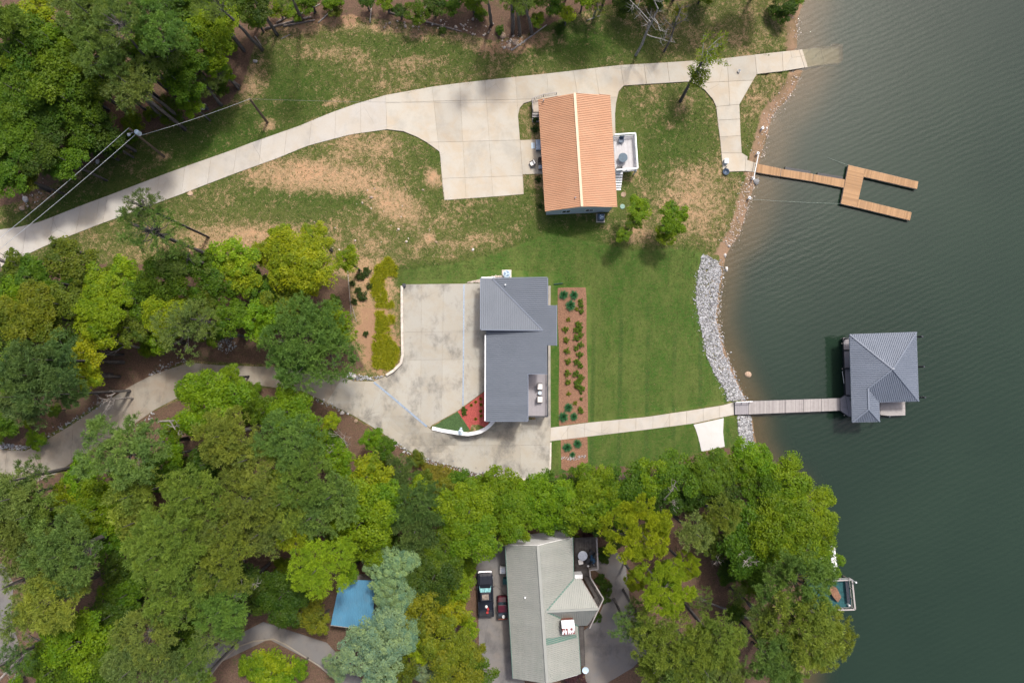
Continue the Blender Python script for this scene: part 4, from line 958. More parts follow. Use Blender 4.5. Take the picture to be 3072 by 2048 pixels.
cl.add([a + Vector((0, .1, -.2)), b + Vector((0, .1, -.1)), Qp(1620,984) + Vector((0, .1, -.04)), c + Vector((0, .1, -.04)), a + Vector((0, .02, -.2)), b + Vector((0, .02, -.1)), Qp(1620,984) + Vector((0, .02, -.04)), c + Vector((0, .02, -.04))],
       [(0, 1, 2, 3), (7, 6, 5, 4), (0, 4, 5, 1), (1, 5, 6, 2), (2, 6, 7, 3), (3, 7, 4, 0)]); cl.build('clerestory_wall', 'siding_grey', hs_)
body = [(1464,990),(1464,1255),(1578,1255),(1578,1117),(1606,1117),(1606,845),(1480,845),(1480,990)]
bw = [W(x, y, 7) for x, y in body]
MB().prism([(p.x, p.y) for p in bw], 1.0, lambda x, y: PA + PB * x - 0.12).build('wall', 'wall_white', hs_)
bw2 = [W(x, y, 7) for x, y in [(1450,842),(1482,842),(1482,983),(1450,983)]]
MB().prism([(p.x, p.y) for p in bw2], 3.8, lambda x, y: QA + QC * y - 0.12).build('wall', 'wall_white', hs_)
v = MB(); v.cyl(Pp(1516,855) - Vector((0, 0, .1)), .09, .5, 12); v.build('vent_pipe', 'trim_white', hs_)
for y in (1040, 1110, 1200): window(hs_, W(1464,y,5.6) + Vector((-.04, 0, 0)), (0, 1, 0), 1.4, 1.3)
gdr = MB().box(W(1450,915,5.3) + Vector((-.05, 0, 0)), (.1, 4.4, 2.2)).build('garage_door', 'trim_white', hs_)
MB().box(W(1520,1255,2.6) + Vector((-.2, -.03, 0)), (3.6, .1, 2.2)).build('garage_door', 'siding_grey', hs_)
for y in (880, 950, 1060): window(hs_, W(1606,y,5.6) + Vector((.04, 0, 0)), (0, 1, 0), 2.0, 1.9)
# deck along the lake side
GZ = 4.3
dkg = empty('deck', W(1615,1185,1.5), 'grey composite deck with dark railing under the slate roof edge', 'deck')
fl = MB(); boards(fl, [W(1581,1118,GZ), W(1641,1118,GZ), W(1641,1247,GZ), W(1581,1247,GZ)], 0.145); tag(fl.build('floor_boards', 'planks_composite', dkg), kind='stuff')
fl = MB(); boards(fl, [W(1608,857,GZ), W(1641,857,GZ), W(1641,1116,GZ), W(1608,1116,GZ)], 0.145); tag(fl.build('floor_boards', 'planks_composite', dkg), kind='stuff')
rm = MB()
for a, b in ((W(1643,857,GZ), W(1643,1249,GZ)), (W(1643,1249,GZ), W(1581,1249,GZ))): rm.bar(a - Vector((0, 0, .15)), b - Vector((0, 0, .15)), .1, .34)
rm.build('rim_joist', 'dark_metal', dkg)
railing(dkg, [W(1642,857,GZ), W(1642,1248,GZ), W(1583,1248,GZ)], 0.98, 'dark_metal', post=.08, every=2.0, bal=0.14, rail_w=.1, bal_w=.02)
for y in (860, 990, 1120, 1246):
    p = W(1640, y, GZ); MB().box((p.x, p.y, (H(p.x, p.y) + GZ) / 2 - .1), (.18, .18, GZ - H(p.x, p.y) - .1)).build('support_post', 'dark_metal', dkg)
make_chair('lounge_chair', W(1619,1159,GZ + .02), 0.0, 'brown wicker armchair with white cushions nearest the roof shadow', 'wicker', 'cushion', 0.82)
make_chair('lounge_chair', W(1619,1197,GZ + .02), 0.0, 'brown wicker armchair with white cushions nearest the deck end', 'wicker', 'cushion', 0.82)
t = empty('side_table', W(1619,1178,GZ + .02), 'small round glass topped table between two white cushioned armchairs', 'table'); p = W(1619,1178,GZ + .02)
MB().lathe(p + Vector((0, 0, .46)), [(.22, 0), (.23, .015), (.22, .03)], 20).build('table_top', 'pale_blue', t); MB().cyl(p, .03, .46, 8).build('pedestal', 'dark_metal', t)
g = G(1213,857); top('planter_box', MB().box(g + Vector((0, 0, .25)), (.42, .42, .5)), 'dark_metal', 'small dark box light at the kerb wall corner', 'light box', bevel=.03)
g = G(1643,1415); top('planter_box', MB().box(g + Vector((0, 0, .25)), (.42, .42, .5)), 'dark_metal', 'small dark box light at the lower pad corner', 'light box', bevel=.03)
g = G(1675,852); simple('dark_green', (0.012, 0.05, 0.03), .6, .2, 4)
top('drain_pipe', MB().tube([g + Vector((-.6, -.05, .1)), g + Vector((-.2, 0, .09)), g + Vector((.6, .09, .08))], [.1, .09, .08], 8), 'dark_green', 'dark green drain pipe lying on the lawn beside the mulch bed', 'pipe')
gl_ = W(1382,1296,COURT_Z + .25); t = empty('yard_lamp', gl_, 'pale blue yard lamp with bent arm on the white retaining wall', 'lamp')
MB().tube([gl_, gl_ + Vector((0, 0, .9)), gl_ + Vector((.05, .2, 1.15)), gl_ + Vector((.1, .5, 1.2))], .04, 8).build('arm', 'trim_white', t)
MB().lathe(gl_, [(.34, 0), (.36, .05), (.3, .1), (.1, .16)], 16).build('base', 'pale_blue', t); MB().lathe(gl_ + Vector((.1, .55, 1.05)), [(.16, 0), (.1, .12), (.04, .2)], 14).build('lamp_shade', 'pale_blue', t)

# ------------------------------------------------------------------ boathouse, its jetty and the copper house's dock
BE, BR = 3.4, 5.4
bt = empty('boathouse', W(2650,1110,0), 'boathouse with blue grey hipped metal roof standing in the lake', 'boathouse')
rf = part_empty('roof', bt)
NWb, NEb, SEb = W(2549,1003,BE), W(2749,996,BE), W(2756,1203,BE); AP = W(2678,1107,BR)
SW2, SE2 = W(2557,1266,BE), W(2639,1264,BE); RR1, RR2 = W(2604,1165,BE + 1.0), W(2606,1227,BE + 1.0); ST = W(2637,1206,BE)
west = [NWb, AP, RR1, RR2, SW2]
# keep the west face planar
def plane_of(a, b, c):
    n = (b - a).cross(c - a); return (n.dot(a) / n.z, -n.x / n.z, -n.y / n.z)
pw_ = plane_of(NWb, AP, SW2); RR1 = WPl(2604,1165,*pw_); RR2 = WPl(2606,1227,*pw_); 
roof_plane(rf, [NWb, AP, RR1, RR2, SW2], 'roof_boathouse', .25, 4)
roof_plane(rf, [NWb, NEb, AP], 'roof_boathouse', .25, 4)
roof_plane(rf, [NEb, SEb, AP], 'roof_boathouse', .25, 4)
roof_plane(rf, [AP, SEb, ST, RR1], 'roof_boathouse', .25, 4)
roof_plane(rf, [RR1, ST, SE2, RR2], 'roof_boathouse', .25, 4)
roof_plane(rf, [RR2, SE2, SW2], 'roof_boathouse', .25, 4)
for a, b in ((NWb, AP), (NEb, AP), (SEb, AP), (AP, RR1), (RR1, RR2), (RR2, SW2), (RR2, SE2)): ridge_cap(rf, [a, b], 'roof_boathouse', .2, .06)
for a, b in ((NWb, NEb), (NEb, SEb), (SEb, ST), (ST, SE2), (SE2, SW2), (SW2, NWb)): MB().bar(a - Vector((0, 0, .1)), b - Vector((0, 0, .1)), .08, .18).build('fascia', 'roof_boathouse', rf)
MB().lathe(AP + Vector((0, 0, .05)), [(.12, 0), (.12, .06), (.03, .3)], 10).build('finial', 'trim_white', rf)
BDZ = 0.75
def deck_part(parent, quad, mat, width=.145, along=True, name='floor_boards'):
    m = MB(); boards(m, quad, width, along); o = m.build(name, mat, parent); o['kind'] = 'stuff'
    r = MB(); q = [Vector(p) for p in quad]
    for a, b in zip(q, q[1:] + q[:1]): r.bar(a - Vector((0, 0, .17)), b - Vector((0, 0, .17)), .08, .22)
    r.build('rim_joist', 'dark_metal' if mat != 'planks_cedar' else 'log', parent); return o
deck_part(bt, [W(2530,1013,BDZ), W(2556,1012,BDZ), W(2562,1184,BDZ), W(2536,1184,BDZ)], 'planks_composite')
deck_part(bt, [W(2521,1195,BDZ), W(2536,1185,BDZ), W(2547,1249,BDZ), W(2521,1231,BDZ)], 'planks_composite', .145, False)
deck_part(bt, [W(2537,1185,BDZ), W(2640,1184,BDZ), W(2640,1248,BDZ), W(2548,1249,BDZ)], 'planks_composite')
deck_part(bt, [W(2641,1186,BDZ), W(2715,1184,BDZ), W(2716,1245,BDZ), W(2641,1248,BDZ)], 'planks_weathered', .145, False)
deck_part(bt, [W(2556,1012,BDZ), W(2736,1008,BDZ), W(2736,1028,BDZ), W(2557,1030,BDZ)], 'planks_composite')
deck_part(bt, [W(2716,1029,BDZ), W(2737,1029,BDZ), W(2742,1184,BDZ), W(2720,1184,BDZ)], 'planks_composite')
for (x, y) in ((2534,1016),(2537,1105),(2541,1186),(2640,1012),(2733,1012),(2738,1100),(2741,1190),(2639,1190),(2560,1248),(2637,1246)):
    p = W(x, y, BDZ); MB().tube([(p.x, p.y, -2.2), (p.x, p.y, BE - .1 if 2548 < x < 2745 else BDZ + .9)], .12, 8).build('piling', 'dark_metal', bt)
for y in (1050, 1106): MB().bar(W(2530,y,BDZ + .05), W(2560,y,BDZ + .05), .14, .1).build('cross_beam', 'black', bt)
MB().bar(W(2529,1012,BDZ + .04), W(2536,1184,BDZ + .04), .1, .1).build('bumper_rail', 'black', bt)
MB().bar(W(2551,1198,BDZ + .8), W(2562,1198,BDZ + .8), .3, .25).build('winch_box', 'dark_green', bt)
for (x, y) in ((2526,1030),(2527,1106),(2533,1245)): MB().tube([W(x,y,.1), W(x,y,1.0)], .08, 8).build('mooring_post', 'dead_wood', bt)
top('boat_hook', MB().tube([W(2527,1113,.9), W(2532,1150,.9)], .035, 6), 'foam_white', 'thin white boat hook pole along the boathouse deck edge', 'pole')
jt = empty('jetty', W(2380,1215,-.5), 'grey weathered plank jetty from the riprap to the boathouse', 'jetty')
JZ = 0.8
deck_part(jt, [W(2205,1206,JZ), W(2246,1204,JZ), W(2246,1242,JZ), W(2205,1243,JZ)], 'planks_composite', .3, True)
for i in range(5):
    a, b = i / 5, (i + 1) / 5; q = [W(2247 + 273 * a, 1203 - 9 * a, JZ), W(2247 + 273 * b - 1, 1203 - 9 * b, JZ), W(2247 + 273 * b - 1, 1242 - 11 * b, JZ), W(2247 + 273 * a, 1242 - 11 * a, JZ)]
    deck_part(jt, q, 'planks_weathered', .145, True)
for i in range(6):
    for yy in (1206, 1240):
        p = W(2262 + 50 * i, yy - 1.8 * i, JZ); MB().tube([(p.x, p.y, -2.5), (p.x, p.y, JZ - .1)], .11, 8).build('piling', 'log', jt)
railing(jt, [W(2203,1205,JZ), W(2250,1203,JZ)], .9, 'trim_white', every=1.0, bal=9, rail_w=.1)
FD = 0.45
cd_ = empty('floating_dock', W(2560,560,-.3), 'cedar brown floating dock with two long fingers in the lake', 'dock')
for q in ([(2270,491),(2343,506),(2340,529),(2269,517)], [(2345,507),(2439,522),(2437,544),(2342,529)], [(2441,523),(2535,539),(2531,563),(2438,544)]):
    deck_part(cd_, [W(x, y, FD) for x, y in q], 'planks_cedar', .14)
deck_part(cd_, [W(x, y, FD + .08) for x, y in [(2546,495),(2596,507),(2570,622),(2523,611)]], 'planks_cedar', .14, False)
deck_part(cd_, [W(x, y, FD + .08) for x, y in [(2597,507),(2755,545),(2751,567),(2591,530)]], 'planks_cedar', .14)
deck_part(cd_, [W(x, y, FD + .08) for x, y in [(2576,598),(2735,637),(2730,661),(2571,622)]], 'planks_cedar', .14)
for (x, y, lx, ly, rz) in ((2390,518,3.6,.9,-.16),(2487,535,3.6,.9,-.16),(2560,560,1.8,4.6,-.22),(2675,536,6.5,.8,-.235),(2655,630,6.5,.8,-.235)):
    p = W(x, y, 0); MB().box((p.x, p.y, .02), (lx, ly, .5), rz).build('float', 'black', cd_)
# shore gear at the floating dock
def white_spool(px, py, label, group=None):
    p = G(px, py); t = empty('anchor_post', p, label, 'post', group)
    MB().cyl(p - Vector((0, 0, .3)), .14, .9, 14).build('pile', 'foam_white', t); MB().lathe(p + Vector((0, 0, .65)), [(.19, 0), (.19, .06), (.1, .08), (.09, .0)], 14).build('cap', 'trim_white', t)
white_spool(2269,464, 'white anchor post at the boat ramp end of the dock crossbar')
white_spool(2255,538, 'white anchor post at the rocky end of the dock crossbar')
white_spool(2244,597, 'white anchor post holding the long mooring line')
white_spool(2283,389, 'lone white post on the sandy bank')
top('dock_crossbar', MB().tube([W(2275,465,1.05), W(2260,540,1.05)], .075, 10), 'foam_white', 'white pipe crossbar over the landward end of the cedar dock', 'pipe')
top('mooring_line', MB().tube([W(2246,597,.75), W(2330,603,.4), W(2430,608,.3), W(2523,611,.45)], .012, 5), 'rope', 'long mooring line from white post to the cedar dock', 'rope')
top('mooring_line', MB().tube([W(2482,473,.05), W(2510,483,.15), W(2546,496,.4)], .012, 5), 'rope', 'short mooring line slanting off the cedar dock corner', 'rope')
g = G(2175,487); t = empty('utility_box', g, 'pale blue white utility box on the lakeside slab', 'box'); MB().box(g + Vector((0, 0, .35)), (.5, .62, .6)).build('body', 'pale_blue', t, bevel=.03); MB().box(g + Vector((0, 0, .68)), (.56, .68, .06)).build('lid', 'trim_white', t, bevel=.02)
g = G(2176,517); t = empty('fire_pit', g, 'dark metal fire bowl in the grass beside the lakeside slab', 'fire pit'); MB().lathe(g, [(.2, 0), (.42, .3), (.46, .36), (.38, .33), (.15, .12)], 18).build('bowl', 'ac_blue', t); MB().tube([g + Vector((-.5, .1, .3)), g + Vector((.05, .65, .55))], .05, 6).build('handle', 'black', t)
g = G(2215,216); top('white_bucket', MB().lathe(g + Vector((0, 0, .07)), [(.16, 0), (.2, .34), (.18, .34), (.15, .05)], 16), 'foam_white', 'small white bucket on the driveway under the leaning tree', 'bucket')

# ------------------------------------------------------------------ utility poles and wires
def upole(base, topp, h_, label, tr=False):
    b = G(*base); zt = b.z + h_; tp = W(*topp, zt); t = empty('utility_pole', b, label, 'utility pole')
    MB().tube([b - Vector((0, 0, .4)), b.lerp(tp, .5), tp], [.17, .15, .12], 10).build('pole', 'pole_wood', t); return t, b, tp
t1, b1, tp1 = upole((492,470), (388,386), 9.4, 'tall utility pole with transformer cans and two power lines', True)
d1 = (b1 - tp1).normalized(); c1 = tp1 + d1 * 1.1
k_ = MB(); k_.lathe(W(419,402,c1.z - .6), [(.12, 0), (.27, .03), (.27, .75), (.2, .82), (.05, .86)], 14); k_.build('transformer', 'pale_blue', t1)
MB().bar(c1, W(417,401,c1.z), .06, .08).build('bracket', 'steel', t1)
MB().tube([c1, c1 + Vector((-.5, -.25, .1)), W(387,402,c1.z)], .04, 6).build('lamp_arm', 'steel', t1); MB().lathe(W(387,404,c1.z - .15), [(.2, 0), (.22, .08), (.08, .2)], 12).build('lamp_head', 'steel', t1)
t2, b2, tp2 = upole((802,368), (749,297), 7.2, 'slim utility pole beside the driveway bend carrying the house cable')
def wire(a, b, r, mat, label, sag=.4, n=10):
    pts = [a.lerp(b, i / n) - Vector((0, 0, sag * 4 * (i / n) * (1 - i / n))) for i in range(n + 1)]
    return top('power_line', MB().tube(pts, r, 5), mat, label, 'wire')
far1, far2 = W(-60,760,13.0), W(-60,812,13.0)
wire(tp1 + Vector((-.05, .05, .05)), W(-80,778,12.5), .026, 'wire', 'upper power line from the transformer pole over the driveway', .3)
wire(W(405,405,tp1.z - .4), W(-80,810,11.8), .026, 'wire', 'lower power line from the transformer pole over the driveway', .3)
wire(W(416,408,tp1.z - 1.1), tp2, .014, 'wire', 'twisted cable strung between the two utility poles', .35)
wire(tp2, W(1628,306,6.9), .012, 'cable_dark', 'thin service cable from slim pole to the copper roof', .6)

# ------------------------------------------------------------------ neighbour's sage-green house
SE_, SR = 6.0, 8.3
hn = empty('house', W(1630,1840,2.0), 'house with faded sage green metal roof and rusty capped chimney', 'house')
rf = part_empty('roof', hn)
aN, rN, bN, bS, rS, aS = W(1516,1634,SE_), W(1614,1636,SR), W(1718,1611,SE_), W(1741,2020,SE_), W(1642,2050,SR), W(1539,2034,SE_)
pe = plane_of(rN, rS, bN); pwst = plane_of(rN, rS, aN)
bS = WPl(1742,2020,*pe); aS = WPl(1539,2034,*pwst)
roof_plane(rf, [aN, rN, rS, aS], 'roof_sage', .24, 4)
bayA = WPl(1638,1833,*pe); bB = WPl(1721,1736,*pe); bF = WPl(1733,1876,*pe)
roof_plane(rf, [rN, bN, bB, bayA, bF, bS, rS], 'roof_sage', .24, 4)
Dp = W(1796,1825, bayA.z + .05); Cp = W(1743,1735, bB.z); Ep = W(1761,1875, bF.z)
roof_plane(rf, [bayA, bB, Cp, Dp], 'roof_sage', .24, 4)
roof_plane(rf, [bayA, Dp, Ep, bF], 'roof_sage', .24, 4)
ridge_cap(rf, [rN, rS], 'roof_sage', .36, .06); ridge_cap(rf, [bayA, Dp], 'roof_sage', .3, .06)
MB().bar(bayA + Vector((0, 0, .05)), bB + Vector((0, 0, .05)), .18, .05).build('valley_flashing', 'roof_green', rf)
MB().bar(bayA + Vector((0, 0, .05)), bF + Vector((0, 0, .05)), .18, .05).build('valley_flashing', 'roof_green', rf)
sg = [WPl(1638,1914,*pe), WPl(1729,1902,*pe), WPl(1731,1912,*pe), WPl(1639,1934,*pe)]
mb = MB(); mb.add([p + Vector((0, 0, .05)) for p in sg] + [p + Vector((0, 0, .01)) for p in sg], [(0, 1, 2, 3), (7, 6, 5, 4), (0, 4, 5, 1), (1, 5, 6, 2), (2, 6, 7, 3), (3, 7, 4, 0)]); mb.build('cricket_flashing', 'roof_green', rf)
for a, b in ((aN, aS), (bN, bB), (bF, bS)): MB().bar(a - Vector((0, 0, .06)), b - Vector((0, 0, .06)), .14, .12).build('gutter', 'roof_green', rf)
for a, b in ((Cp, Dp), (Dp, Ep)): MB().bar(a - Vector((0, 0, .05)), b - Vector((0, 0, .05)), .1, .14).build('fascia', 'dead_wood', rf)
gable_walls(hn, aN, rN, bN, bS, rS, aS, 1.8, 'wall_white', .35, -.05)
gN = [aN, rN, bN]; gm = (aN + bN) / 2
window(hn, W(1622,1618,5.2), bN - aN, 1.0, .8)
bay = [W(1722,1745,5.5), W(1740,1745,5.5), W(1787,1826,5.5), W(1756,1868,5.5), W(1720,1868,5.5)]
MB().prism([(p.x, p.y) for p in bay], 1.8, 5.7).build('bay_wall', 'wall_white', hn)
mb = MB(); a = W(1722,1724,5.0); mb.box(a + Vector((.5, 0, 0)), (1.0, .5, 1.4)); mb.build('porch_wall', 'wall_white', hn)
MB().cyl(WPl(1575,1790,*pwst) - Vector((0, 0, .1)), .1, .35, 12).build('vent_pipe', 'trim_white', hn)
ch = [W(1684,1861,8.2), W(1722,1859,8.2), W(1725,1900,8.2), W(1687,1903,8.2)]
chm = MB().prism([(p.x, p.y) for p in inset(ch, .12)], 5.0, 7.95).build('chimney', 'rust', hn)
chm['label'] = 'tall chimney box with white cap streaked with rust'
mid = [ch[0].lerp(ch[3], .48) + Vector((0, 0, .35)), ch[1].lerp(ch[2], .48) + Vector((0, 0, .35))]
mb = MB(); mb.add([ch[0], ch[1], mid[1], mid[0], ch[0] - Vector((0, 0, .25)), ch[1] - Vector((0, 0, .25))], [(0, 3, 2, 1), (0, 1, 5, 4)]); mb.build('cap_side', 'trim_white', chm)
# rusted half of the cap
m, nt, b = newmat('cap_rusty'); p_ = geopos(nt, (2.2, 0.5, 1))
c_ = mixc(nt, ramp(nt, noise(nt, 1.6, 3, .5, p_), .46, .52), (0.78, 0.78, 0.78), (0.25, 0.05, 0.035)); nt.links.new(c_, b.inputs['Base Color']); MAT['cap_rusty'] = m
mb = MB(); mb.add([mid[0], mid[1], ch[2], ch[3], ch[2] - Vector((0, 0, .25)), ch[3] - Vector((0, 0, .25))], [(0, 3, 2, 1), (3, 5, 4, 2)]); mb.build('cap_side', 'cap_rusty', chm)
NDZ = 3.6
nd = empty('deck', W(1755,1650,2), 'dark weathered deck with grey railing beside the sage green roof', 'deck')
q = [W(1722,1612,NDZ), W(1786,1610,NDZ), W(1790,1700,NDZ), W(1726,1703,NDZ)]
fl = MB(); boards(fl, q, .14); tag(fl.build('floor_boards', 'planks_dark', nd), kind='stuff')
q2 = [W(1726,1704,NDZ), W(1764,1702,NDZ), W(1768,1728,NDZ), W(1728,1732,NDZ)]
fl = MB(); boards(fl, q2, .14, False); tag(fl.build('floor_boards', 'planks_dark', nd), kind='stuff')
q3 = [W(1749,1728,NDZ), W(1768,1726,NDZ), W(1806,1788,NDZ), W(1784,1792,NDZ)]
fl = MB(); boards(fl, q3, .14); tag(fl.build('floor_boards', 'planks_dark', nd), kind='stuff')
q4 = [W(1784,1792,NDZ), W(1806,1788,NDZ), W(1770,1874,NDZ), W(1752,1876,NDZ)]
fl = MB(); boards(fl, q4, .14); tag(fl.build('floor_boards', 'planks_dark', nd), kind='stuff')
railing(nd, [W(1787,1608,NDZ), W(1791,1701,NDZ), W(1766,1703,NDZ), W(1769,1726,NDZ), W(1807,1788,NDZ), W(1766,1875,NDZ)], .95, 'planks_weathered', bal=.2, rail_w=.16)
make_patio_table('glass_table', W(1746,1662,NDZ), .62, .72, 'steel', 'round grey glass table on the dark weathered deck')
um = empty('closed_umbrella', W(1777,1678,NDZ), 'dark blue patio umbrella lying folded along the deck railing', 'umbrella'); u0, u1 = W(1774,1664,NDZ + .5), W(1781,1690,NDZ + .45)
MB().tube([u0, u0.lerp(u1, .3), u0.lerp(u1, .8), u1], [.12, .3, .34, .1], 8).build('canopy', 'umbrella_blue', um); MB().tube([u1, u1 + (u1 - u0) * .2], .03, 6).build('pole', 'steel', um)
for (x, y, l) in ((1773,1656,'dark deck chair beside the grey glass table'), (1764,1679,'dark deck chair between grey table and folded umbrella')): make_chair('deck_chair', W(x, y, NDZ), 2.6, l, 'black')
top('flower_pot', MB().lathe(W(1745,1674,NDZ), [(.14, 0), (.2, .25), (.24, .3), (.2, .42), (.05, .5)], 12), 'yellow', 'bright yellow flower pot by the grey glass table', 'pot')
top('white_towel', MB().box(W(1742,1685,NDZ + .42), (.6, .62, .08), .2), 'cushion', 'white towel over a low stool on the dark deck', 'towel', bevel=.03)
for (x, y) in ((1782,1691),(1763,1697)): pass
top('white_pot', MB().lathe(W(1764,1696,NDZ), [(.1, 0), (.13, .22), (.1, .22)], 12), 'foam_white', 'small white pot at the deck corner rail', 'pot')
sd_ = W(1756,2008,3.4); t = empty('satellite_dish', W(1756,2008,2.3), 'pale blue satellite dish beside the sage green roof', 'satellite dish')
MB().lathe(sd_, [(.05, 0), (.25, .04), (.42, .14), (.43, .16), (.25, .08), (.05, .05)], 18).build('dish', 'pale_blue', t); MB().cyl(W(1756,2008,2.2), .04, 1.2, 8).build('mast', 'steel', t)
# back walkway below the east eave
fl = MB(); boards(fl, [W(1735,1878,3.0), W(1752,1878,3.0), W(1756,1995,3.0), W(1741,1998,3.0)], .14); wkx = empty('walkway', W(1745,1940,2.2), 'narrow dark wooden walkway along the sage green house', 'walkway'); tag(fl.build('floor_boards', 'planks_dark', wkx), kind='stuff')

# blue shed
SZ = 7.2
shed = empty('shed', W(1065,1815,4), 'shed with bright blue corrugated metal roof half under trees', 'shed')
rq = [W(1020,1738,SZ + .5), W(1125,1740,SZ + .5), W(1118,1890,SZ), W(992,1874,SZ)]
rf = part_empty('roof', shed)
roof_plane(rf, [rq[0], rq[1], rq[2]], 'roof_blue', .2, 4); roof_plane(rf, [rq[0], rq[2], rq[3]], 'roof_blue', .2, 4)
MB().bar(rq[2], rq[3], .08, .12).build('fascia', 'dead_wood', rf)
sb = inset(rq, .5); MB().prism([(p.x, p.y) for p in sb], 3.6, 7.05).build('wall', 'dead_wood', shed)

# neighbour's railed dock and the covered boat beside it
NZ = 1.3
ndk = empty('dock', W(2520,1780,0), 'small railed dock with teal carpet and bench at the wooded shore', 'dock')
q = [W(2420,1738,NZ), W(2546,1732,NZ), W(2555,1820,NZ), W(2425,1826,NZ)]
MB().prism([(p.x, p.y) for p in q], NZ - .15, NZ).build('floor', 'teal', ndk)
railing(ndk, [q[0], q[1], q[2], q[3]], .9, 'planks_weathered', bal=9, rail_w=.2, every=1.5)
MB().bar(W(2540,1742,NZ + .45), W(2546,1808,NZ + .45), .42, .08).build('bench_seat', 'dark_metal', ndk)
for (x, y) in ((2424,1742),(2544,1736),(2553,1818),(2428,1822)):
    p = W(x, y, NZ); MB().tube([(p.x, p.y, -2.5), (p.x, p.y, NZ)], .12, 8).build('piling', 'log', ndk)
MB().tube([W(2548,1734,NZ + 1.2), W(2566,1745,NZ + 1.6)], .05, 6).build('lamp_arm', 'steel', ndk); MB().lathe(W(2567,1746,NZ + 1.4), [(.1, 0), (.14, .1), (.05, .25)], 12).build('lamp_head', 'trim_white', ndk)
MB().lathe(W(2543,1812,NZ), [(.14, 0), (.14, .5), (.05, .6)], 12).build('lamp_head', 'trim_white', ndk)
top('tarp', MB().add([W(2496,1755,NZ+.3), W(2510,1762,NZ+.6), W(2524,1790,NZ+.35), W(2514,1806,NZ+.3), W(2500,1790,NZ+.7), W(2488,1768,NZ+.4), W(2500,1778,NZ+.02)], [(0,5,4),(0,4,1),(1,4,2),(2,4,3),(5,6,4),(4,6,3)]), 'mulch_brown', 'crumpled brown tarp on the teal dock floor', 'tarp')
bz = 1.0
bo = empty('covered_boat', W(2480,1690,0), 'boat under a white cover tucked beneath lakeside trees', 'boat')
hl = [W(2452,1716,bz), W(2448,1660,bz), W(2468,1640,bz), W(2505,1640,bz), W(2512,1700,bz), W(2500,1722,bz)]
MB().prism([(p.x, p.y) for p in hl], -.1, .8).build('hull', 'foam_white', bo, bevel=.1)
m_ = MB(); ce = sum(hl, Vector()) / 6 + Vector((0, 0, .9)); m_.add([p for p in hl] + [ce], [(i, (i + 1) % 6, 6) if True else () for i in range(6)]); m_.build('cover', 'foam_white', bo)

# ------------------------------------------------------------------ vehicles (local frame: +Y is the front)
def wheel(parent, x, y, r=.4, w=.26):
    t = MB(); t.tube([(x - w / 2, y, r), (x + w / 2, y, r)], r, 18); o = t.build('tyre', 'rubber', parent, local=True)
    s = 1 if x > 0 else -1; c = MB(); c.tube([(x + s * w * .3, y, r), (x + s * (w / 2 + .015), y, r)], r * .62, 14); c.build('rim', 'steel', o, local=True); return o
def loft(mb, secs):
    """cross sections (list of closed rings of equal length) joined along the car"""
    n = len(secs[0]); o = len(mb.v)
    for s in secs: mb.v += [tuple(p) for p in s]; mb.t += [.5] * n
    for i in range(len(secs) - 1):
        for k in range(n): mb.f.append((o + i * n + k, o + i * n + (k + 1) % n, o + (i + 1) * n + (k + 1) % n, o + (i + 1) * n + k))
    mb.f += [tuple(o + k for k in range(n - 1, -1, -1)), tuple(o + (len(secs) - 1) * n + k for k in range(n))]; return mb
def ring(y, w, z0, z1, r=.12): return [(-w, y, z0), (-w, y, z1 - r), (-w + r * .5, y, z1 - r * .3), (-w + r * 1.4, y, z1), (w - r * 1.4, y, z1), (w - r * .5, y, z1 - r * .3), (w, y, z1 - r), (w, y, z0)]
pk = empty('pickup_truck', G(1457,1773) + Vector((0, 0, .07)), 'black crew cab pickup truck parked beside the sage green house', 'pickup truck'); pk.rotation_euler = (0, 0, .035)
Lb = lambda mb, n, m, p=pk, **k: mb.build(n, m, p, local=True, **k)
Lb(loft(MB(), [ring(2.80, .78, .45, .86), ring(2.72, .9, .42, 1.0), ring(2.4, .98, .4, 1.08), ring(1.3, 1.0, .4, 1.16), ring(1.25, 1.0, .4, 1.16), ring(-.75, 1.0, .4, 1.12), ring(-2.75, 1.0, .42, .82), ring(-2.85, .97, .45, .8)]), 'body', 'paint_black')
Lb(loft(MB(), [ring(2.62, .74, .95, 1.06), ring(2.3, .82, .98, 1.14), ring(1.32, .84, 1.0, 1.22)]), 'hood', 'paint_black')
Lb(MB().box((.3, 1.9, 1.16), (.06, 1.2, .05)).box((-.3, 1.9, 1.16), (.06, 1.2, .05)), 'hood_ridge', 'paint_black')
Lb(loft(MB(), [ring(1.28, .86, 1.0, 1.2, .1), ring(.48, .76, 1.0, 1.82, .12), ring(.3, .74, 1.0, 1.86, .12), ring(-.62, .74, 1.0, 1.85, .12), ring(-.86, .82, 1.0, 1.2, .1)]), 'cab', 'paint_black')
mb = MB(); mb.add([(-.78, 1.2, 1.235), (.78, 1.2, 1.235), (.66, .5, 1.84), (-.66, .5, 1.84), (-.78, 1.2, 1.21), (.78, 1.2, 1.21), (.66, .5, 1.81), (-.66, .5, 1.81)], [(0, 1, 2, 3), (7, 6, 5, 4), (0, 4, 5, 1), (1, 5, 6, 2), (2, 6, 7, 3), (3, 7, 4, 0)]); Lb(mb, 'windshield', 'windshield')
Lb(MB().box((0, -.12, 1.875), (.86, .7, .02)), 'roof_reflection', 'log'); bpy.context.view_layer.objects.active = None  # brown reflection on the cab roof, put in as a coloured sheet
mb = MB(); mb.add([(-.64, -.66, 1.83), (.64, -.66, 1.83), (.72, -.87, 1.28), (-.72, -.87, 1.28)], [(3, 2, 1, 0)]); Lb(mb, 'rear_window', 'glass')
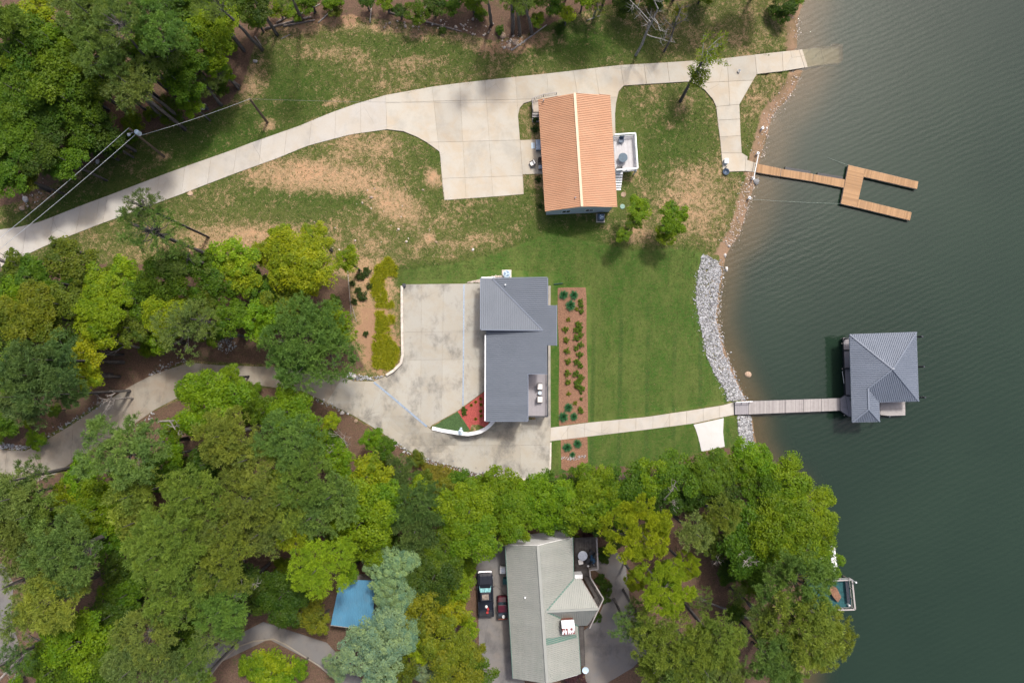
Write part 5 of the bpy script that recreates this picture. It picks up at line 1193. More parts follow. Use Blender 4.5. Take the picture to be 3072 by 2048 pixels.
for s in (-1, 1):
    mb = MB(); mb.add([(s * .83, 1.0, 1.22), (s * .845, -.6, 1.22), (s * .775, -.5, 1.7), (s * .775, .45, 1.7)], [(0, 1, 2, 3) if s > 0 else (3, 2, 1, 0)]); Lb(mb, 'side_window', 'glass')
    mi = Lb(MB().box((s * 1.08, .95, 1.2), (.22, .1, .16)), 'mirror', 'black'); Lb(MB().box((s * .7, 2.66, .92), (.3, .16, .16)), 'headlight', 'trim_white'); Lb(MB().box((s * .88, -2.84, .75), (.14, .08, .3)), 'tail_light', 'red')
    Lb(MB().box((s * .93, -1.85, 1.0), (.13, 1.95, .46)), 'bed_side', 'paint_black', bevel=.03)
    for y in (1.85, -1.75): wheel(pk, s * .86, y)
bd = Lb(MB().box((0, -1.85, .86), (1.74, 1.9, .05)), 'bed_floor', 'black')
mb = MB()
for i in range(11): mb.box((-.75 + .15 * i, -1.85, .905), (.06, 1.85, .04))
tag(Lb(mb, 'bed_ribs', 'dark_metal', bd), kind='stuff')
Lb(MB().box((0, -.93, 1.0), (1.74, .08, .46)), 'bed_front', 'paint_black'); Lb(MB().box((0, -2.82, 1.0), (1.9, .1, .46)), 'tailgate', 'paint_black', bevel=.03)
Lb(loft(MB(), [ring(2.95, .6, .45, .82, .06), ring(2.9, .86, .42, .9, .06), ring(2.76, .97, .42, .94, .06)]), 'front_bumper', 'chrome'); Lb(MB().box((0, -2.93, .6), (1.8, .14, .2)), 'rear_bumper', 'chrome', bevel=.04)
tw = G(1457,1773)
def bedpos(x, y, z): return tw + Vector((x, y, z + .07))
top('white_jug', MB().lathe(bedpos(.1, -1.55, .93), [(.16, 0), (.18, .25), (.08, .34), (.06, .42)], 12), 'foam_white', 'white plastic jug lying in the pickup bed', 'jug')
top('fuel_can', MB().box(bedpos(.32, -1.85, 1.08), (.24, .34, .3), .4), 'red', 'red fuel can beside the white jug in the pickup bed', 'fuel can', bevel=.04)
top('fuel_can', MB().box(bedpos(.24, -2.3, 1.08), (.3, .26, .3), .1), 'red', 'red fuel can near the pickup tailgate', 'fuel can', bevel=.04)
ut = empty('utility_vehicle', G(1507,1812) + Vector((0, 0, .07)), 'small maroon utility buggy with black cargo bed under the eave', 'utility vehicle'); ut.rotation_euler = (0, 0, .03)
Lu = lambda mb, n, m, p=ut, **k: mb.build(n, m, p, local=True, **k)
Lu(loft(MB(), [ring(1.35, .5, .3, .7), ring(1.2, .6, .3, .82), ring(.6, .62, .3, .95), ring(.3, .64, .3, .6), ring(-.3, .64, .3, .6)]), 'body', 'paint_maroon')
mb = MB(); mb.add([(-.5, .66, .98), (.5, .66, .98), (.48, .35, 1.5), (-.48, .35, 1.5)], [(0, 1, 2, 3)]); Lu(mb, 'windshield', 'glass')
Lu(MB().box((0, .02, 1.62), (1.1, .9, .06)), 'roof', 'paint_maroon', bevel=.03); Lu(MB().box((0, -.1, .75), (1.05, .5, .14)), 'seat', 'black', bevel=.03)
for s in (-1, 1):
    for y in (.42, -.4): Lu(MB().box((s * .52, y, 1.12), (.05, .05, 1.0)), 'roll_bar', 'black')
    Lu(MB().box((s * .6, -.95, .95), (.06, 1.1, .3)), 'bed_side', 'black'); wheel(ut, s * .55, .95, .3, .24); wheel(ut, s * .55, -.9, .3, .24)
bd = Lu(MB().box((0, -.95, .8), (1.16, 1.1, .06)), 'bed_floor', 'black'); mb = MB()
for i in range(7): mb.box((-.45 + .15 * i, -.8, .85), (.07, .75, .04))
tag(Lu(mb, 'bed_ribs', 'ac_blue', bd), kind='stuff'); Lu(MB().box((0, -1.5, .95), (1.2, .06, .3)), 'tailgate', 'rust')
uw = G(1507,1812); top('white_sack', MB().lathe(uw + Vector((.15, -1.2, .95)), [(.1, 0), (.22, .05), (.2, .2), (.05, .28)], 10), 'foam_white', 'white sack on the cargo bed of the maroon buggy', 'sack')
g = G(1508,1705) + Vector((0, 0, .07)); t = empty('laundry_sink', g, 'white square tub against the sage green house wall', 'tub')
MB().box(g + Vector((0, 0, .35)), (.75, .9, .7)).build('body', 'foam_white', t, bevel=.05); MB().lathe(g + Vector((0, 0, .7)), [(.26, 0), (.28, .03), (.2, .03)], 16).build('basin', 'steel', t)
g = G(1515,1736) + Vector((0, 0, .07)); t = empty('wheelie_bin', g, 'teal green wheeled bin under the sage green eave', 'bin'); MB().prism([(g.x + x, g.y + y) for x, y in ((-.25, -.32), (.25, -.32), (.25, .32), (-.25, .32))], g.z, g.z + .95).build('body', 'teal', t, bevel=.03); MB().box(g + Vector((0, 0, .99)), (.58, .74, .07)).build('lid', 'teal', t, bevel=.03)

# ------------------------------------------------------------------ vegetation meshes (numpy)
def raw_mesh(name, V, Fc, tint, mat, smooth=False):
    me = bpy.data.meshes.new(name); k = Fc.shape[1]
    me.vertices.add(len(V)); me.vertices.foreach_set('co', V.astype(np.float32).ravel())
    me.loops.add(Fc.size); me.loops.foreach_set('vertex_index', Fc.astype(np.int32).ravel())
    me.polygons.add(len(Fc)); me.polygons.foreach_set('loop_start', np.arange(0, Fc.size, k, dtype=np.int32))
    if smooth: me.polygons.foreach_set('use_smooth', np.ones(len(Fc), bool))
    me.update(calc_edges=True)
    a = me.attributes.new('tint', 'FLOAT', 'POINT'); a.data.foreach_set('value', tint.astype(np.float32))
    me.materials.append(MAT[mat]); return me
def unit(n, r):
    v = r.normal(size=(n, 3)); return v / np.linalg.norm(v, axis=1)[:, None]
def clump_centres(R, n, r, flat=.7, low=-.25, lobes=5):
    """clumps over a lobed crown: several sub-domes instead of one ball"""
    ph = r.uniform(0, 6.28, 4); out = []
    lob = [(np.array([math.cos(a), math.sin(a), 0]) * R * r.uniform(.32, .72) + np.array([0, 0, R * r.uniform(-.2, .3)]), R * r.uniform(.28, .52)) for a in np.linspace(0, 6.28, lobes, endpoint=False) + r.uniform(0, 1)]
    lob.append((np.array([0, 0, R * .18]), R * .55))
    tries = 0
    while len(out) < n and tries < n * 60:
        tries += 1
        c, rr = lob[r.integers(len(lob))]; d = unit(1, r)[0]
        if d[2] < low: d[2] *= -1
        p = c + d * rr * r.uniform(.72, 1.02) * np.array([1, 1, flat])
        if all(np.sum((p - q) ** 2) > (R * .115) ** 2 for q in out[-80:]): out.append(p)
    return np.array(out)
def broad_crown(seed, R, n_cl, per, leaf, cr, flat=.72):
    r = np.random.default_rng(seed); C = clump_centres(R, n_cl, r, flat)
    V = []; T = []
    for c in C:
        m = int(per * r.uniform(.7, 1.3)); k = cr * r.uniform(.65, 1.25)
        d = unit(m, r); d[:, 2] = np.where(d[:, 2] < -.25, -d[:, 2], d[:, 2])
        p = c + d * (k * r.uniform(.35, 1.05, (m, 1)) ** .6) * np.array([1, 1, .62])
        nrm = d * .55 + np.array([0, 0, .75]) + r.normal(size=(m, 3)) * .42; nrm /= np.linalg.norm(nrm, axis=1)[:, None]
        a = np.cross(nrm, unit(m, r)); a /= np.linalg.norm(a, axis=1)[:, None] + 1e-9; b = np.cross(nrm, a)
        L = leaf * r.uniform(.55, 1.55, (m, 1)); Wd = L * r.uniform(.5, .7, (m, 1))
        V.append(np.stack([p - a * L * .5, p + b * Wd * .5, p + a * L * .5 - nrm * L * .12, p - b * Wd * .5], 1).reshape(-1, 3))
        T.append(np.repeat(np.clip(r.normal(.5, .27) + r.normal(0, .2, m), 0, 1), 4))
    V = np.concatenate(V); T = np.concatenate(T); return V, np.arange(len(V)).reshape(-1, 4), T, C
def pine_crown(seed, R, n_cl, tufts, needles, nl, cr, flat=.8, wd=.05):
    r = np.random.default_rng(seed); C = clump_centres(R, n_cl, r, flat, -.4, 6); V = []; T = []
    for c in C:
        k = cr * r.uniform(.7, 1.3); mt = int(tufts * r.uniform(.7, 1.3)); tt = r.normal(.5, .2)
        d = unit(mt, r); d[:, 2] = np.abs(d[:, 2]) * .8 - .1
        tc = c + d * k * r.uniform(.3, 1.0, (mt, 1)) * np.array([1, 1, .55])
        m = mt * needles; base = np.repeat(tc, needles, 0); out = np.repeat(d, needles, 0)
        nd = out * .45 + np.array([0, 0, .5]) + unit(m, r) * .95; nd /= np.linalg.norm(nd, axis=1)[:, None]
        sd = np.cross(nd, unit(m, r)); sd /= np.linalg.norm(sd, axis=1)[:, None] + 1e-9
        L = nl * r.uniform(.7, 1.25, (m, 1)); V.append(np.stack([base - sd * wd * .35, base + sd * wd * .35, base + nd * L + sd * wd * .5, base + nd * L - sd * wd * .5], 1).reshape(-1, 3))
        T.append(np.repeat(np.clip(tt + r.normal(0, .15, m), 0, 1), 4))
    V = np.concatenate(V); T = np.concatenate(T); return V, np.arange(len(V)).reshape(-1, 4), T, C
def limb_mesh(seed, C, R, n, mat, name, r0=.09, thin=.02, zroot=-.75):
    r = random.Random(seed); mb = MB(); idx = list(range(len(C))); r.shuffle(idx)
    for i in idx[:n]:
        e = Vector(C[i]) * .93; s = Vector((0, 0, R * (zroot + r.uniform(0, .75)))); m = s.lerp(e, .5) + Vector((r.uniform(-.1, .1), r.uniform(-.1, .1), -.08)) * R
        mb.tube([s, s.lerp(m, .55), m, e], [r0, r0 * .7, r0 * .5, thin], 5, False)
    me = bpy.data.meshes.new(name); me.from_pydata(mb.v, [], mb.f); me.update(); me.materials.append(MAT[mat])
    me.polygons.foreach_set('use_smooth', [True] * len(me.polygons)); return me
def trunk_mesh(seed, mat, lean=.02):
    r = random.Random(seed); mb = MB(); pts = []; rad = []
    for i in range(8):
        t = i / 7; pts.append((r.uniform(-1, 1) * lean * (t > 0) * 8, r.uniform(-1, 1) * lean * (t > 0) * 8, t)); rad.append((1 - .72 * t) * (1.45 if i == 0 else 1))
    mb.tube(pts, rad, 8); me = bpy.data.meshes.new('trunk'); me.from_pydata(mb.v, [], mb.f); me.update(); me.materials.append(MAT[mat]); me.polygons.foreach_set('use_smooth', [True] * len(me.polygons)); return me
CROWN = {}
def reg(kind, R, gen, seeds, limb_n, mat, bark):
    CROWN[kind] = []
    for s in seeds:
        V, Fc, T, C = gen(s); CROWN[kind].append((R, raw_mesh('crown', V, Fc, T, mat), limb_mesh(s, C, R, limb_n, bark, 'branches'), trunk_mesh(s, bark)))
reg('bS', 2.4, lambda s: broad_crown(s, 2.4, 50, 100, .20, .62), (11, 12, 13), 14, 'leaf', 'bark')
reg('bM', 4.0, lambda s: broad_crown(s, 4.0, 105, 130, .22, .80), (21, 22, 23, 24), 22, 'leaf', 'bark')
reg('bL', 6.0, lambda s: broad_crown(s, 6.0, 200, 145, .24, .95), (31, 32, 33), 34, 'leaf', 'bark')
reg('pS', 2.6, lambda s: pine_crown(s, 2.6, 46, 11, 15, .34, .55), (41, 42), 22, 'needle', 'bark')
reg('pM', 4.2, lambda s: pine_crown(s, 4.2, 95, 13, 15, .36, .72), (51, 52, 53), 34, 'needle', 'bark')
reg('pL', 6.0, lambda s: pine_crown(s, 6.0, 165, 14, 15, .38, .88), (61, 62, 63), 44, 'needle', 'bark')
reg('pT', 4.2, lambda s: pine_crown(s, 4.2, 52, 8, 14, .40, .62), (71, 72), 40, 'needle', 'bark')        # thin, see-through pine
reg('fS', 5.2, lambda s: pine_crown(s, 5.2, 95, 44, 15, .24, .62, .8, .045), (81, 82), 20, 'needle', 'bark')  # full tufted pine
reg('bT', 3.0, lambda s: broad_crown(s, 3.0, 30, 40, .26, .55), (91, 92), 26, 'leaf', 'bark_pale')       # thin broadleaf
reg('wL', 5.0, lambda s: broad_crown(s, 5.0, 170, 150, .20, .72), (95, 96), 20, 'leaf', 'bark')          # fine-leaved silver tree

COLS = {'lime': (0.217, 0.305, 0.009), 'bright': (0.145, 0.250, 0.007), 'green': (0.090, 0.174, 0.009), 'mid': (0.096, 0.148, 0.014), 'deep': (0.052, 0.106, 0.009), 'olive': (0.152, 0.204, 0.015),
        'yellow': (0.268, 0.318, 0.009), 'pine': (0.196, 0.275, 0.072), 'pineolive': (0.235, 0.308, 0.056), 'pinedark': (0.133, 0.207, 0.063), 'pineblue': (0.157, 0.275, 0.063), 'silver': (0.225, 0.345, 0.205), 'purple': (0.075, 0.035, 0.050), 'pinelime': (0.288, 0.387, 0.025)}
WORDS = {'lime': 'lime green', 'bright': 'bright green', 'green': 'mid green', 'mid': 'soft green', 'deep': 'deep green', 'olive': 'olive green', 'yellow': 'yellow green', 'pine': 'grey green', 'pineolive': 'olive tinted', 'pinedark': 'dark', 'pineblue': 'blue green', 'silver': 'silvery', 'purple': 'purple leaved', 'pinelime': 'yellow tufted'}
SIZE = lambda r: 'small' if r < 52 else 'medium' if r < 88 else 'large'
def region(px, py):
    if py < 620 and px < 720: return 'in the woods behind the utility poles'
    if py < 200: return 'in the woods edge beyond the boat ramp driveway'
    if py < 720: return 'on the grass near the copper roofed house'
    if py < 1120 or (py < 1290 and px < 330): return 'in the grove between the two driveways'
    if px > 2060 and py > 1480: return 'on the wooded shore by the railed dock'
    if px > 1560 and py < 1580: return 'in the tree belt below the mown lawn'
    if px > 1560: return 'beside the sage green house'
    if px > 1130: return 'between the blue shed and the sage green house' if py > 1600 else 'along the edge of the lower pad'
    return 'in the woods below the winding drive' if py < 1640 else 'in the woods around the blue shed'
def tree(px, py, r, kind, col, hc=None, cut=1.0):
    p0 = G(px, py); pine = kind in ('p', 'P', 'f', 't'); rm = r / 22.5
    if hc is None: hc = {'b': 4.2 + rm * .95, 'p': 9.0 + rm * .9, 't': 9.0 + rm, 'f': 7.5 + rm, 'T': 5.0 + rm * .8, 'w': 4.5 + rm * .8, 's': rm * .55}.get(kind, 6)
    q = W(px, py, p0.z + hc); x, y = q.x, q.y; z = H(x, y); rm = r / (F / (CAM_H - p0.z - hc))
    if kind in 'bs': key = 'bS' if rm < 3.0 else 'bM' if rm < 4.9 else 'bL'
    elif kind == 'p': key = 'pS' if rm < 3.2 else 'pM' if rm < 4.9 else 'pL'
    else: key = {'t': 'pT', 'f': 'fS', 'T': 'bT', 'w': 'wL'}[kind]
    R, crown, limbs, trunk = random.choice(CROWN[key]); s = rm / R
    nm = {'b': 'broadleaf_tree', 's': 'shrub', 'p': 'pine_tree', 't': 'pine_tree', 'f': 'pine_tree', 'T': 'broadleaf_tree', 'w': 'silver_tree'}[kind]
    what = {'b': 'broadleaf tree', 's': 'leafy shrub', 'p': 'pine tree', 't': 'thin see-through pine tree', 'f': 'dense tufted pine tree', 'T': 'sparse young tree', 'w': 'fine leaved tree'}[kind]
    lab = f'{SIZE(r)} {WORDS[col]} {what} {region(px, py)}'; lab = lab.replace('small ' + WORDS[col] + ' leafy', 'small ' + WORDS[col] + ' leafy')
    t = empty(nm, (x, y, z - .05), lab, 'shrub' if kind == 's' else 'tree', f'{WORDS[col]} {what}s {region(px, py)}')
    t.rotation_euler = (0, 0, random.uniform(0, 6.28))
    cz = max(z, p0.z) * 0 + (p0.z + hc) - z + .05
    def ch(name, me, loc, sc):
        o = bpy.data.objects.new(name, me); COL.objects.link(o); o.parent = t; o.location = loc; o.scale = sc; return o
    j = [random.uniform(.86, 1.14) for _ in range(3)]; c0 = COLS[col]; v = random.uniform(.88, 1.12)
    cr_ = ch('crown', crown, (0, 0, cz), (s, s, s * random.uniform(.85, 1.1))); cr_.color = (c0[0] * j[0] * v, c0[1] * v, c0[2] * j[2] * v, 1); cr_['kind'] = 'stuff'
    ch('branches', limbs, (0, 0, cz), (s, s, s))['kind'] = 'stuff'
    tr_ = (.13 if pine else .11) + rm * .022
    if kind == 's': tr_ *= .4
    ch('trunk', trunk, (0, 0, 0), (tr_, tr_, cz + rm * .25)); return t

TREES = [
 # woods behind the utility poles
 (18,71,70,'p','pineolive'),(125,36,75,'b','lime'),(230,20,70,'p','pine'),(286,60,85,'p','pine'),(107,160,110,'b','green'),(180,232,110,'b','green'),(71,285,95,'b','green'),(232,320,95,'b','green'),(303,155,95,'p','pine'),(395,262,75,'p','pine'),
 (54,410,85,'b','green'),(125,446,80,'b','deep'),(214,490,62,'b','green'),(303,390,70,'b','deep'),(20,520,70,'b','green'),(90,540,45,'b','mid'),(480,95,92,'p','pineblue'),(380,30,90,'p','pine'),(560,185,78,'b','green'),(625,143,68,'b','bright'),(660,60,78,'b','lime'),
 (571,15,70,'b','green'),(545,255,60,'b','green'),(575,312,40,'b','bright',5),(678,225,26,'b','bright',4),(450,343,22,'s','bright'),(780,25,55,'b','deep'),(460,185,60,'b','green'),(350,180,60,'b','mid'),(10,190,70,'b','green'),(250,120,70,'b','mid'),(10,340,70,'b','deep'),(150,350,80,'b','deep'),
 (720,-5,55,'b','green'),(-20,450,70,'b','green'),(400,410,24,'s','bright'),(330,430,40,'b','deep',5),(430,210,60,'b','deep'),(520,40,60,'b','deep'),
 (600,90,62,'b','bright'),(520,160,60,'b','green',8),(645,190,44,'b','bright',6),(440,130,60,'b','bright',8),(330,250,70,'b','green',8),(260,250,60,'b','bright',8),(170,130,70,'b','bright',9),(60,180,60,'b','bright',9),(120,380,60,'b','bright',7),(250,420,56,'b','green',7),
 # far edge
 (830,20,34,'b','bright',2.8),(768,62,40,'b','bright',2.8),(880,35,30,'b','bright',2.2),(928,2,42,'b','green',2.8),(1000,5,36,'b','bright',2.2),(1160,8,30,'b','bright',2.2),(1250,38,36,'b','green',2.2),(1303,20,36,'b','deep',2.2),(1357,12,36,'b','green',2.2),(1420,10,36,'b','bright',2.8),(1440,45,22,'s','green'),(1543,15,40,'T','bright'),(1585,0,45,'b','green',3.2),
 (1700,45,30,'b','lime',2.8),(1655,10,40,'b','green',2.8),(1750,0,36,'b','bright',2.8),(1875,14,40,'b','deep',2.2),(1680,85,20,'s','deep'),(1328,92,13,'s','deep'),(2035,40,30,'T','lime',2.8),(2107,-14,34,'b','bright',2.0),(1960,-8,40,'b','green',2.2),(2350,28,44,'b','deep',1.8),(2395,0,24,'b','bright',1.8),(1790,20,34,'T','mid',2.8),(1500,90,16,'s','green'),(1610,60,26,'b','bright',2.2),(1200,35,26,'b','deep',1.8),(1100,10,24,'b','deep',1.8),
 (1960,-150,80,'b','green',9),(2080,-130,90,'b','bright',10),(2210,-140,90,'b','green',10),(2330,-120,80,'b','green',9),(1850,-130,70,'p','pine'),(1720,-120,80,'b','bright',9),(1580,-130,80,'p','pine'),(1440,-120,80,'b','green',8),
 # by the copper house
 (2014,655,52,'b','bright',5.2),(2000,700,34,'b','bright',4.4),(1915,630,42,'b','bright',5.4),(1872,705,26,'b','bright',4.6),(1900,670,28,'b','green',5),
 # grove between drives
 (446,690,100,'t','pineblue',15),(430,620,60,'t','pinedark',16),(214,790,72,'b','mid'),(107,835,66,'b','green'),(300,860,70,'b','lime'),(500,842,85,'b','green'),(375,825,55,'b','lime'),(700,770,70,'b','lime'),(720,820,62,'b','lime'),(905,800,128,'b','lime',8),(945,715,50,'b','lime',8),(1040,780,42,'b','lime',7.5),(850,720,48,'b','lime',8),
 (857,915,62,'b','olive'),(942,1006,142,'p','pineblue',9),(1000,985,70,'b','bright',5),(870,1080,70,'p','pineblue',8),(500,935,80,'b','lime'),(107,946,98,'b','olive'),(36,911,72,'b','bright'),(321,930,82,'b','bright'),(196,915,72,'b','mid'),(553,985,95,'t','pine',10),(600,960,60,'t','pine',10),(482,1022,42,'b','bright'),(303,985,68,'b','lime'),(268,1058,62,'b','yellow'),(268,1130,50,'b','yellow'),(107,1125,112,'p','pinedark'),(80,1188,88,'p','pinedark'),(178,1080,75,'p','pinedark'),(15,1250,55,'b','green'),(20,1110,75,'p','pineolive'),(220,1180,52,'p','pinedark'),
 (732,850,52,'b','bright'),(640,860,60,'b','green'),(600,900,60,'b','mid'),(790,880,50,'b','green'),(420,900,60,'b','green'),(780,960,70,'b','bright'),(700,960,60,'b','green'),(20,1010,70,'b','deep'),(190,1000,60,'b','deep'),(400,985,55,'b','mid'),(640,1000,40,'b','green'),(1005,905,22,'s','green'),(560,800,46,'b','green'),(60,790,46,'b','mid'),(180,740,34,'b','mid'),(30,850,50,'b','mid'),(790,760,46,'b','lime'),
 # woods below the winding drive
 (643,1200,108,'b','bright'),(700,1130,40,'b','bright',5),(678,1303,92,'p','pineolive'),(380,1352,124,'p','pine'),(95,1428,62,'t','pinedark'),(50,1490,84,'p','pine'),(518,1365,48,'b','bright'),(214,1493,58,'b','lime'),(250,1430,60,'b','bright'),(410,1482,84,'p','pineolive'),(304,1524,82,'b','bright'),(590,1482,104,'p','pineolive'),(750,1500,104,'p','pineolive'),(750,1375,84,'p','pineolive'),(45,1525,78,'b','green'),
 (875,1232,84,'b','bright'),(800,1235,50,'b','green'),(996,1264,30,'b','lime',4),(875,1325,100,'p','pineblue'),(1018,1372,56,'b','bright',5),(1114,1315,36,'b','bright',5),(1160,1345,36,'b','green',5),(910,1415,98,'p','pineblue'),(1107,1425,70,'b','lime'),(1205,1410,50,'p','pinedark',6),(1125,1500,86,'b','bright'),(1000,1482,84,'p','pine'),(857,1500,84,'p','pineolive'),(520,1290,40,'b','bright'),(480,1420,60,'b','green'),(620,1390,60,'b','deep'),(985,1330,40,'b','green',4),(940,1300,40,'b','bright',5),
 # edge of the lower pad
 (1268,1515,84,'p','pinedark',8),(1410,1525,98,'b','bright'),(1385,1448,46,'b','green',5),(1500,1470,68,'b','bright',6),(1536,1525,76,'b','bright'),(1250,1470,40,'b','lime',5),(1190,1530,56,'b','green'),(1330,1480,44,'b','olive',5),(1450,1445,36,'b','bright',4),(1190,1460,40,'b','olive',5),
 # woods around the blue shed
 (339,1530,74,'b','bright'),(214,1649,128,'p','pine'),(71,1738,84,'t','pine'),(160,1795,110,'p','pineolive'),(500,1649,140,'p','pineolive'),(357,1702,58,'b','deep'),(393,1774,62,'b','green'),(536,1780,104,'p','pineolive'),(678,1666,104,'p','pineolive'),(750,1738,62,'b','deep'),(250,1917,112,'b','bright'),(179,1995,92,'b','green'),(303,1962,90,'b','green'),(446,1900,100,'p','pine'),(410,1995,100,'p','pine'),(678,1815,92,'p','pineblue'),(636,1915,66,'t','pine'),(36,1975,60,'t','pinedark'),(18,1613,84,'p','pine'),(107,1541,74,'p','pineolive'),(786,1595,72,'p','pine'),
 (803,1560,72,'p','pine'),(868,1606,62,'p','pinelime'),(946,1541,76,'p','pine'),(1089,1560,112,'b','bright'),(1107,1640,62,'b','bright'),(960,1696,98,'p','pinelime'),(1046,1722,32,'b','bright',6),(1250,1585,76,'p','pinedark',8),(1410,1585,92,'b','bright'),(1507,1568,52,'b','lime',6),(857,1774,84,'b','deep'),(768,1774,64,'b','deep'),(915,1822,60,'b','olive',6),(330,1610,70,'b','green'),(590,1570,80,'p','pine'),(420,1560,70,'p','pineolive'),(100,1650,70,'p','pine'),(340,1840,70,'b','deep'),(60,1860,70,'t','pine'),(560,1900,60,'b','green'),(520,1960,50,'b','olive'),(955,1872,36,'b','olive',5),(700,1560,60,'p','pine'),(620,1730,70,'p','pine'),
 (1178,1702,78,'w','silver'),(1196,1770,76,'w','silver',7),(1130,1935,112,'w','silver'),(1200,1880,80,'w','silver',7),(1303,1720,84,'b','deep'),(1375,1756,56,'b','lime',5),(1268,1827,74,'b','olive'),(1357,1830,58,'b','yellow',5),(1357,1934,82,'b','olive'),(1250,1934,52,'b','lime',6),(1375,2020,88,'b','olive'),(1446,2020,46,'b','green',4),(1196,2024,64,'b','mid'),(1290,2010,50,'w','silver',5),(590,1968,60,'p','pine'),(545,2015,56,'p','pine'),(690,1895,46,'t','pine'),(610,2030,40,'p','pineolive'),(1010,2000,40,'w','silver',5),(821,2010,68,'b','lime',3),(903,2004,32,'b','bright',3),(760,1995,44,'b','bright',3),(1340,1640,76,'b','green'),(1220,1650,50,'b','deep'),(1400,1690,36,'b','bright',4),(1300,1880,50,'b','mid',5),(1410,1880,34,'b','lime',4),(1420,1960,38,'b','olive',4),(840,2050,50,'b','bright',3),
 # tree belt below the lawn
 (1607,1490,82,'b','bright',6.5),(1786,1455,74,'b','bright',6.5),(1714,1505,64,'b','bright',6),(1875,1455,70,'b','green',6.5),(1946,1440,62,'b','bright',6.5),(2018,1425,72,'b','green',6.5),(2125,1420,74,'b','green',6.5),(2214,1400,70,'b','green',6.5),(2256,1395,76,'b','bright',6.5),(2345,1445,90,'b','bright',7),(1640,1445,40,'b','green',4),(1716,1440,36,'b','green',3),(2060,1470,60,'b','deep',6),(1980,1490,60,'b','deep',6),(1850,1510,60,'b','bright',6),(2160,1480,60,'b','deep',6),(2300,1480,80,'b','green',6.5),(1690,1545,52,'b','green',6),
 # beside the sage house
 (1921,1595,118,'f','pinelime'),(1993,1774,95,'f','pinelime'),(1743,1530,70,'b','bright',6.5),(1640,1538,60,'b','bright',6),(1556,1582,42,'b','bright',6),(1765,1592,26,'s','purple'),(1880,1870,62,'t','pine',9),(1993,1940,128,'p','pineolive',11),(2050,2020,80,'p','pine'),(1790,1560,44,'b','deep',5),(1812,1655,22,'s','deep'),(1812,1672,18,'s','deep'),(1816,1760,20,'s','deep'),(1812,1790,20,'s','deep'),(1800,1735,18,'s','deep'),(1790,1850,15,'s','deep'),(1720,2035,34,'s','purple'),(1745,1976,10,'s','lime'),(1728,1616,12,'s','lime'),(1850,1600,40,'b','deep',5),(2060,1700,50,'f','pinelime'),
 (1905,1735,44,'f','pinelime',7),(1905,1830,40,'t','pine',8),(1935,1890,50,'p','pineolive',9),
 # wooded shore
 (2082,1595,64,'p','pine'),(2100,1990,82,'p','pine'),(2322,1577,128,'b','bright',7.5),(2425,1540,92,'b','bright',7),(2250,1666,92,'b','green',6.5),(2462,1613,54,'b','bright',6.5),(2393,1738,112,'p','pine'),(2405,1875,122,'p','pineolive'),(2515,1905,56,'p','pineolive'),(2322,1970,96,'p','pine'),(2143,1917,94,'p','pineolive'),(2161,1541,64,'p','pineolive'),(2250,1745,50,'b','bright',5),(2180,2030,64,'p','pine'),(2460,1960,56,'p','pineolive'),(2480,1690,44,'b','bright',5.5),(2400,1640,80,'b','bright',6.5),(2230,1560,70,'b','green',6.5),(2290,1850,60,'p','pine'),(2150,1640,44,'b','mid',5),(2360,2030,60,'p','pineolive'),(2180,1700,36,'b','deep',3.5),
]
for T_ in TREES: tree(*T_)
# understory: shrubs between the trunks, wherever the woods floor would show
woods_px = WOODS
def free_spot(px, py):
    return any(inpoly(px, py, w_) for w_ in woods_px)
rr = random.Random(3); n_us = 0
AVOID = [[(1400,1590),(1960,1590),(1960,2100),(1400,2100)],[(480,1850),(1120,1850),(1120,2100),(480,2100)],[(980,1720),(1140,1720),(1140,1900),(980,1900)],[(2230,1650),(2600,1650),(2600,2100),(2230,2100)],[(740,30),(2420,30),(2420,200),(740,200)],[(990,830),(1120,830),(1120,1130),(990,1130)],[(560,1000),(1100,1000),(1100,1140),(560,1140)],[(250,1050),(600,1050),(600,1220),(250,1220)]]
while n_us < 210:
    px, py = rr.uniform(-20, 2420), rr.uniform(-10, 2060)
    if not free_spot(px, py) or any(inpoly(px, py, a) for a in AVOID): continue
    tree(px, py, rr.uniform(22, 44), 's', rr.choice(['green', 'green', 'mid', 'bright', 'bright']), rr.uniform(.8, 1.8)); n_us += 1

# ------------------------------------------------------------------ bare trees, leaning tree, logs
def bare_mesh(seed, H_, R, mat, levels=4, lean=(0, 0), dens=1.0):
    r = random.Random(seed); mb = MB()
    def grow(p, d, L, rad, lv):
        pts = [p]; q = p.copy(); dd = d.copy()
        for i in range(4):
            dd = (dd + Vector((r.uniform(-1, 1), r.uniform(-1, 1), r.uniform(-.4, .6))) * .16).normalized(); q = q + dd * (L / 4); pts.append(q.copy())
        mb.tube(pts, [rad, rad * .88, rad * .75, rad * .62, rad * .5], 6 if lv == 0 else 4, False)
        if lv >= levels: return
        for k in range(int((5 if lv == 0 else 4) * dens)):
            t = r.uniform(.45 if lv == 0 else .3, 1.0); i = min(int(t * 4), 3); s = pts[i].lerp(pts[i + 1], t * 4 - i)
            a = Vector((r.uniform(-1, 1), r.uniform(-1, 1), r.uniform(-.1, .7))).normalized(); nd = (dd * .45 + a).normalized()
            grow(s, nd, L * r.uniform(.38, .6) if lv else R * r.uniform(.6, 1.0), rad * r.uniform(.38, .52), lv + 1)
    grow(Vector((0, 0, 0)), Vector((lean[0], lean[1], 1)).normalized(), H_, .16 * H_ / 10 + .05, 0)
    return mb
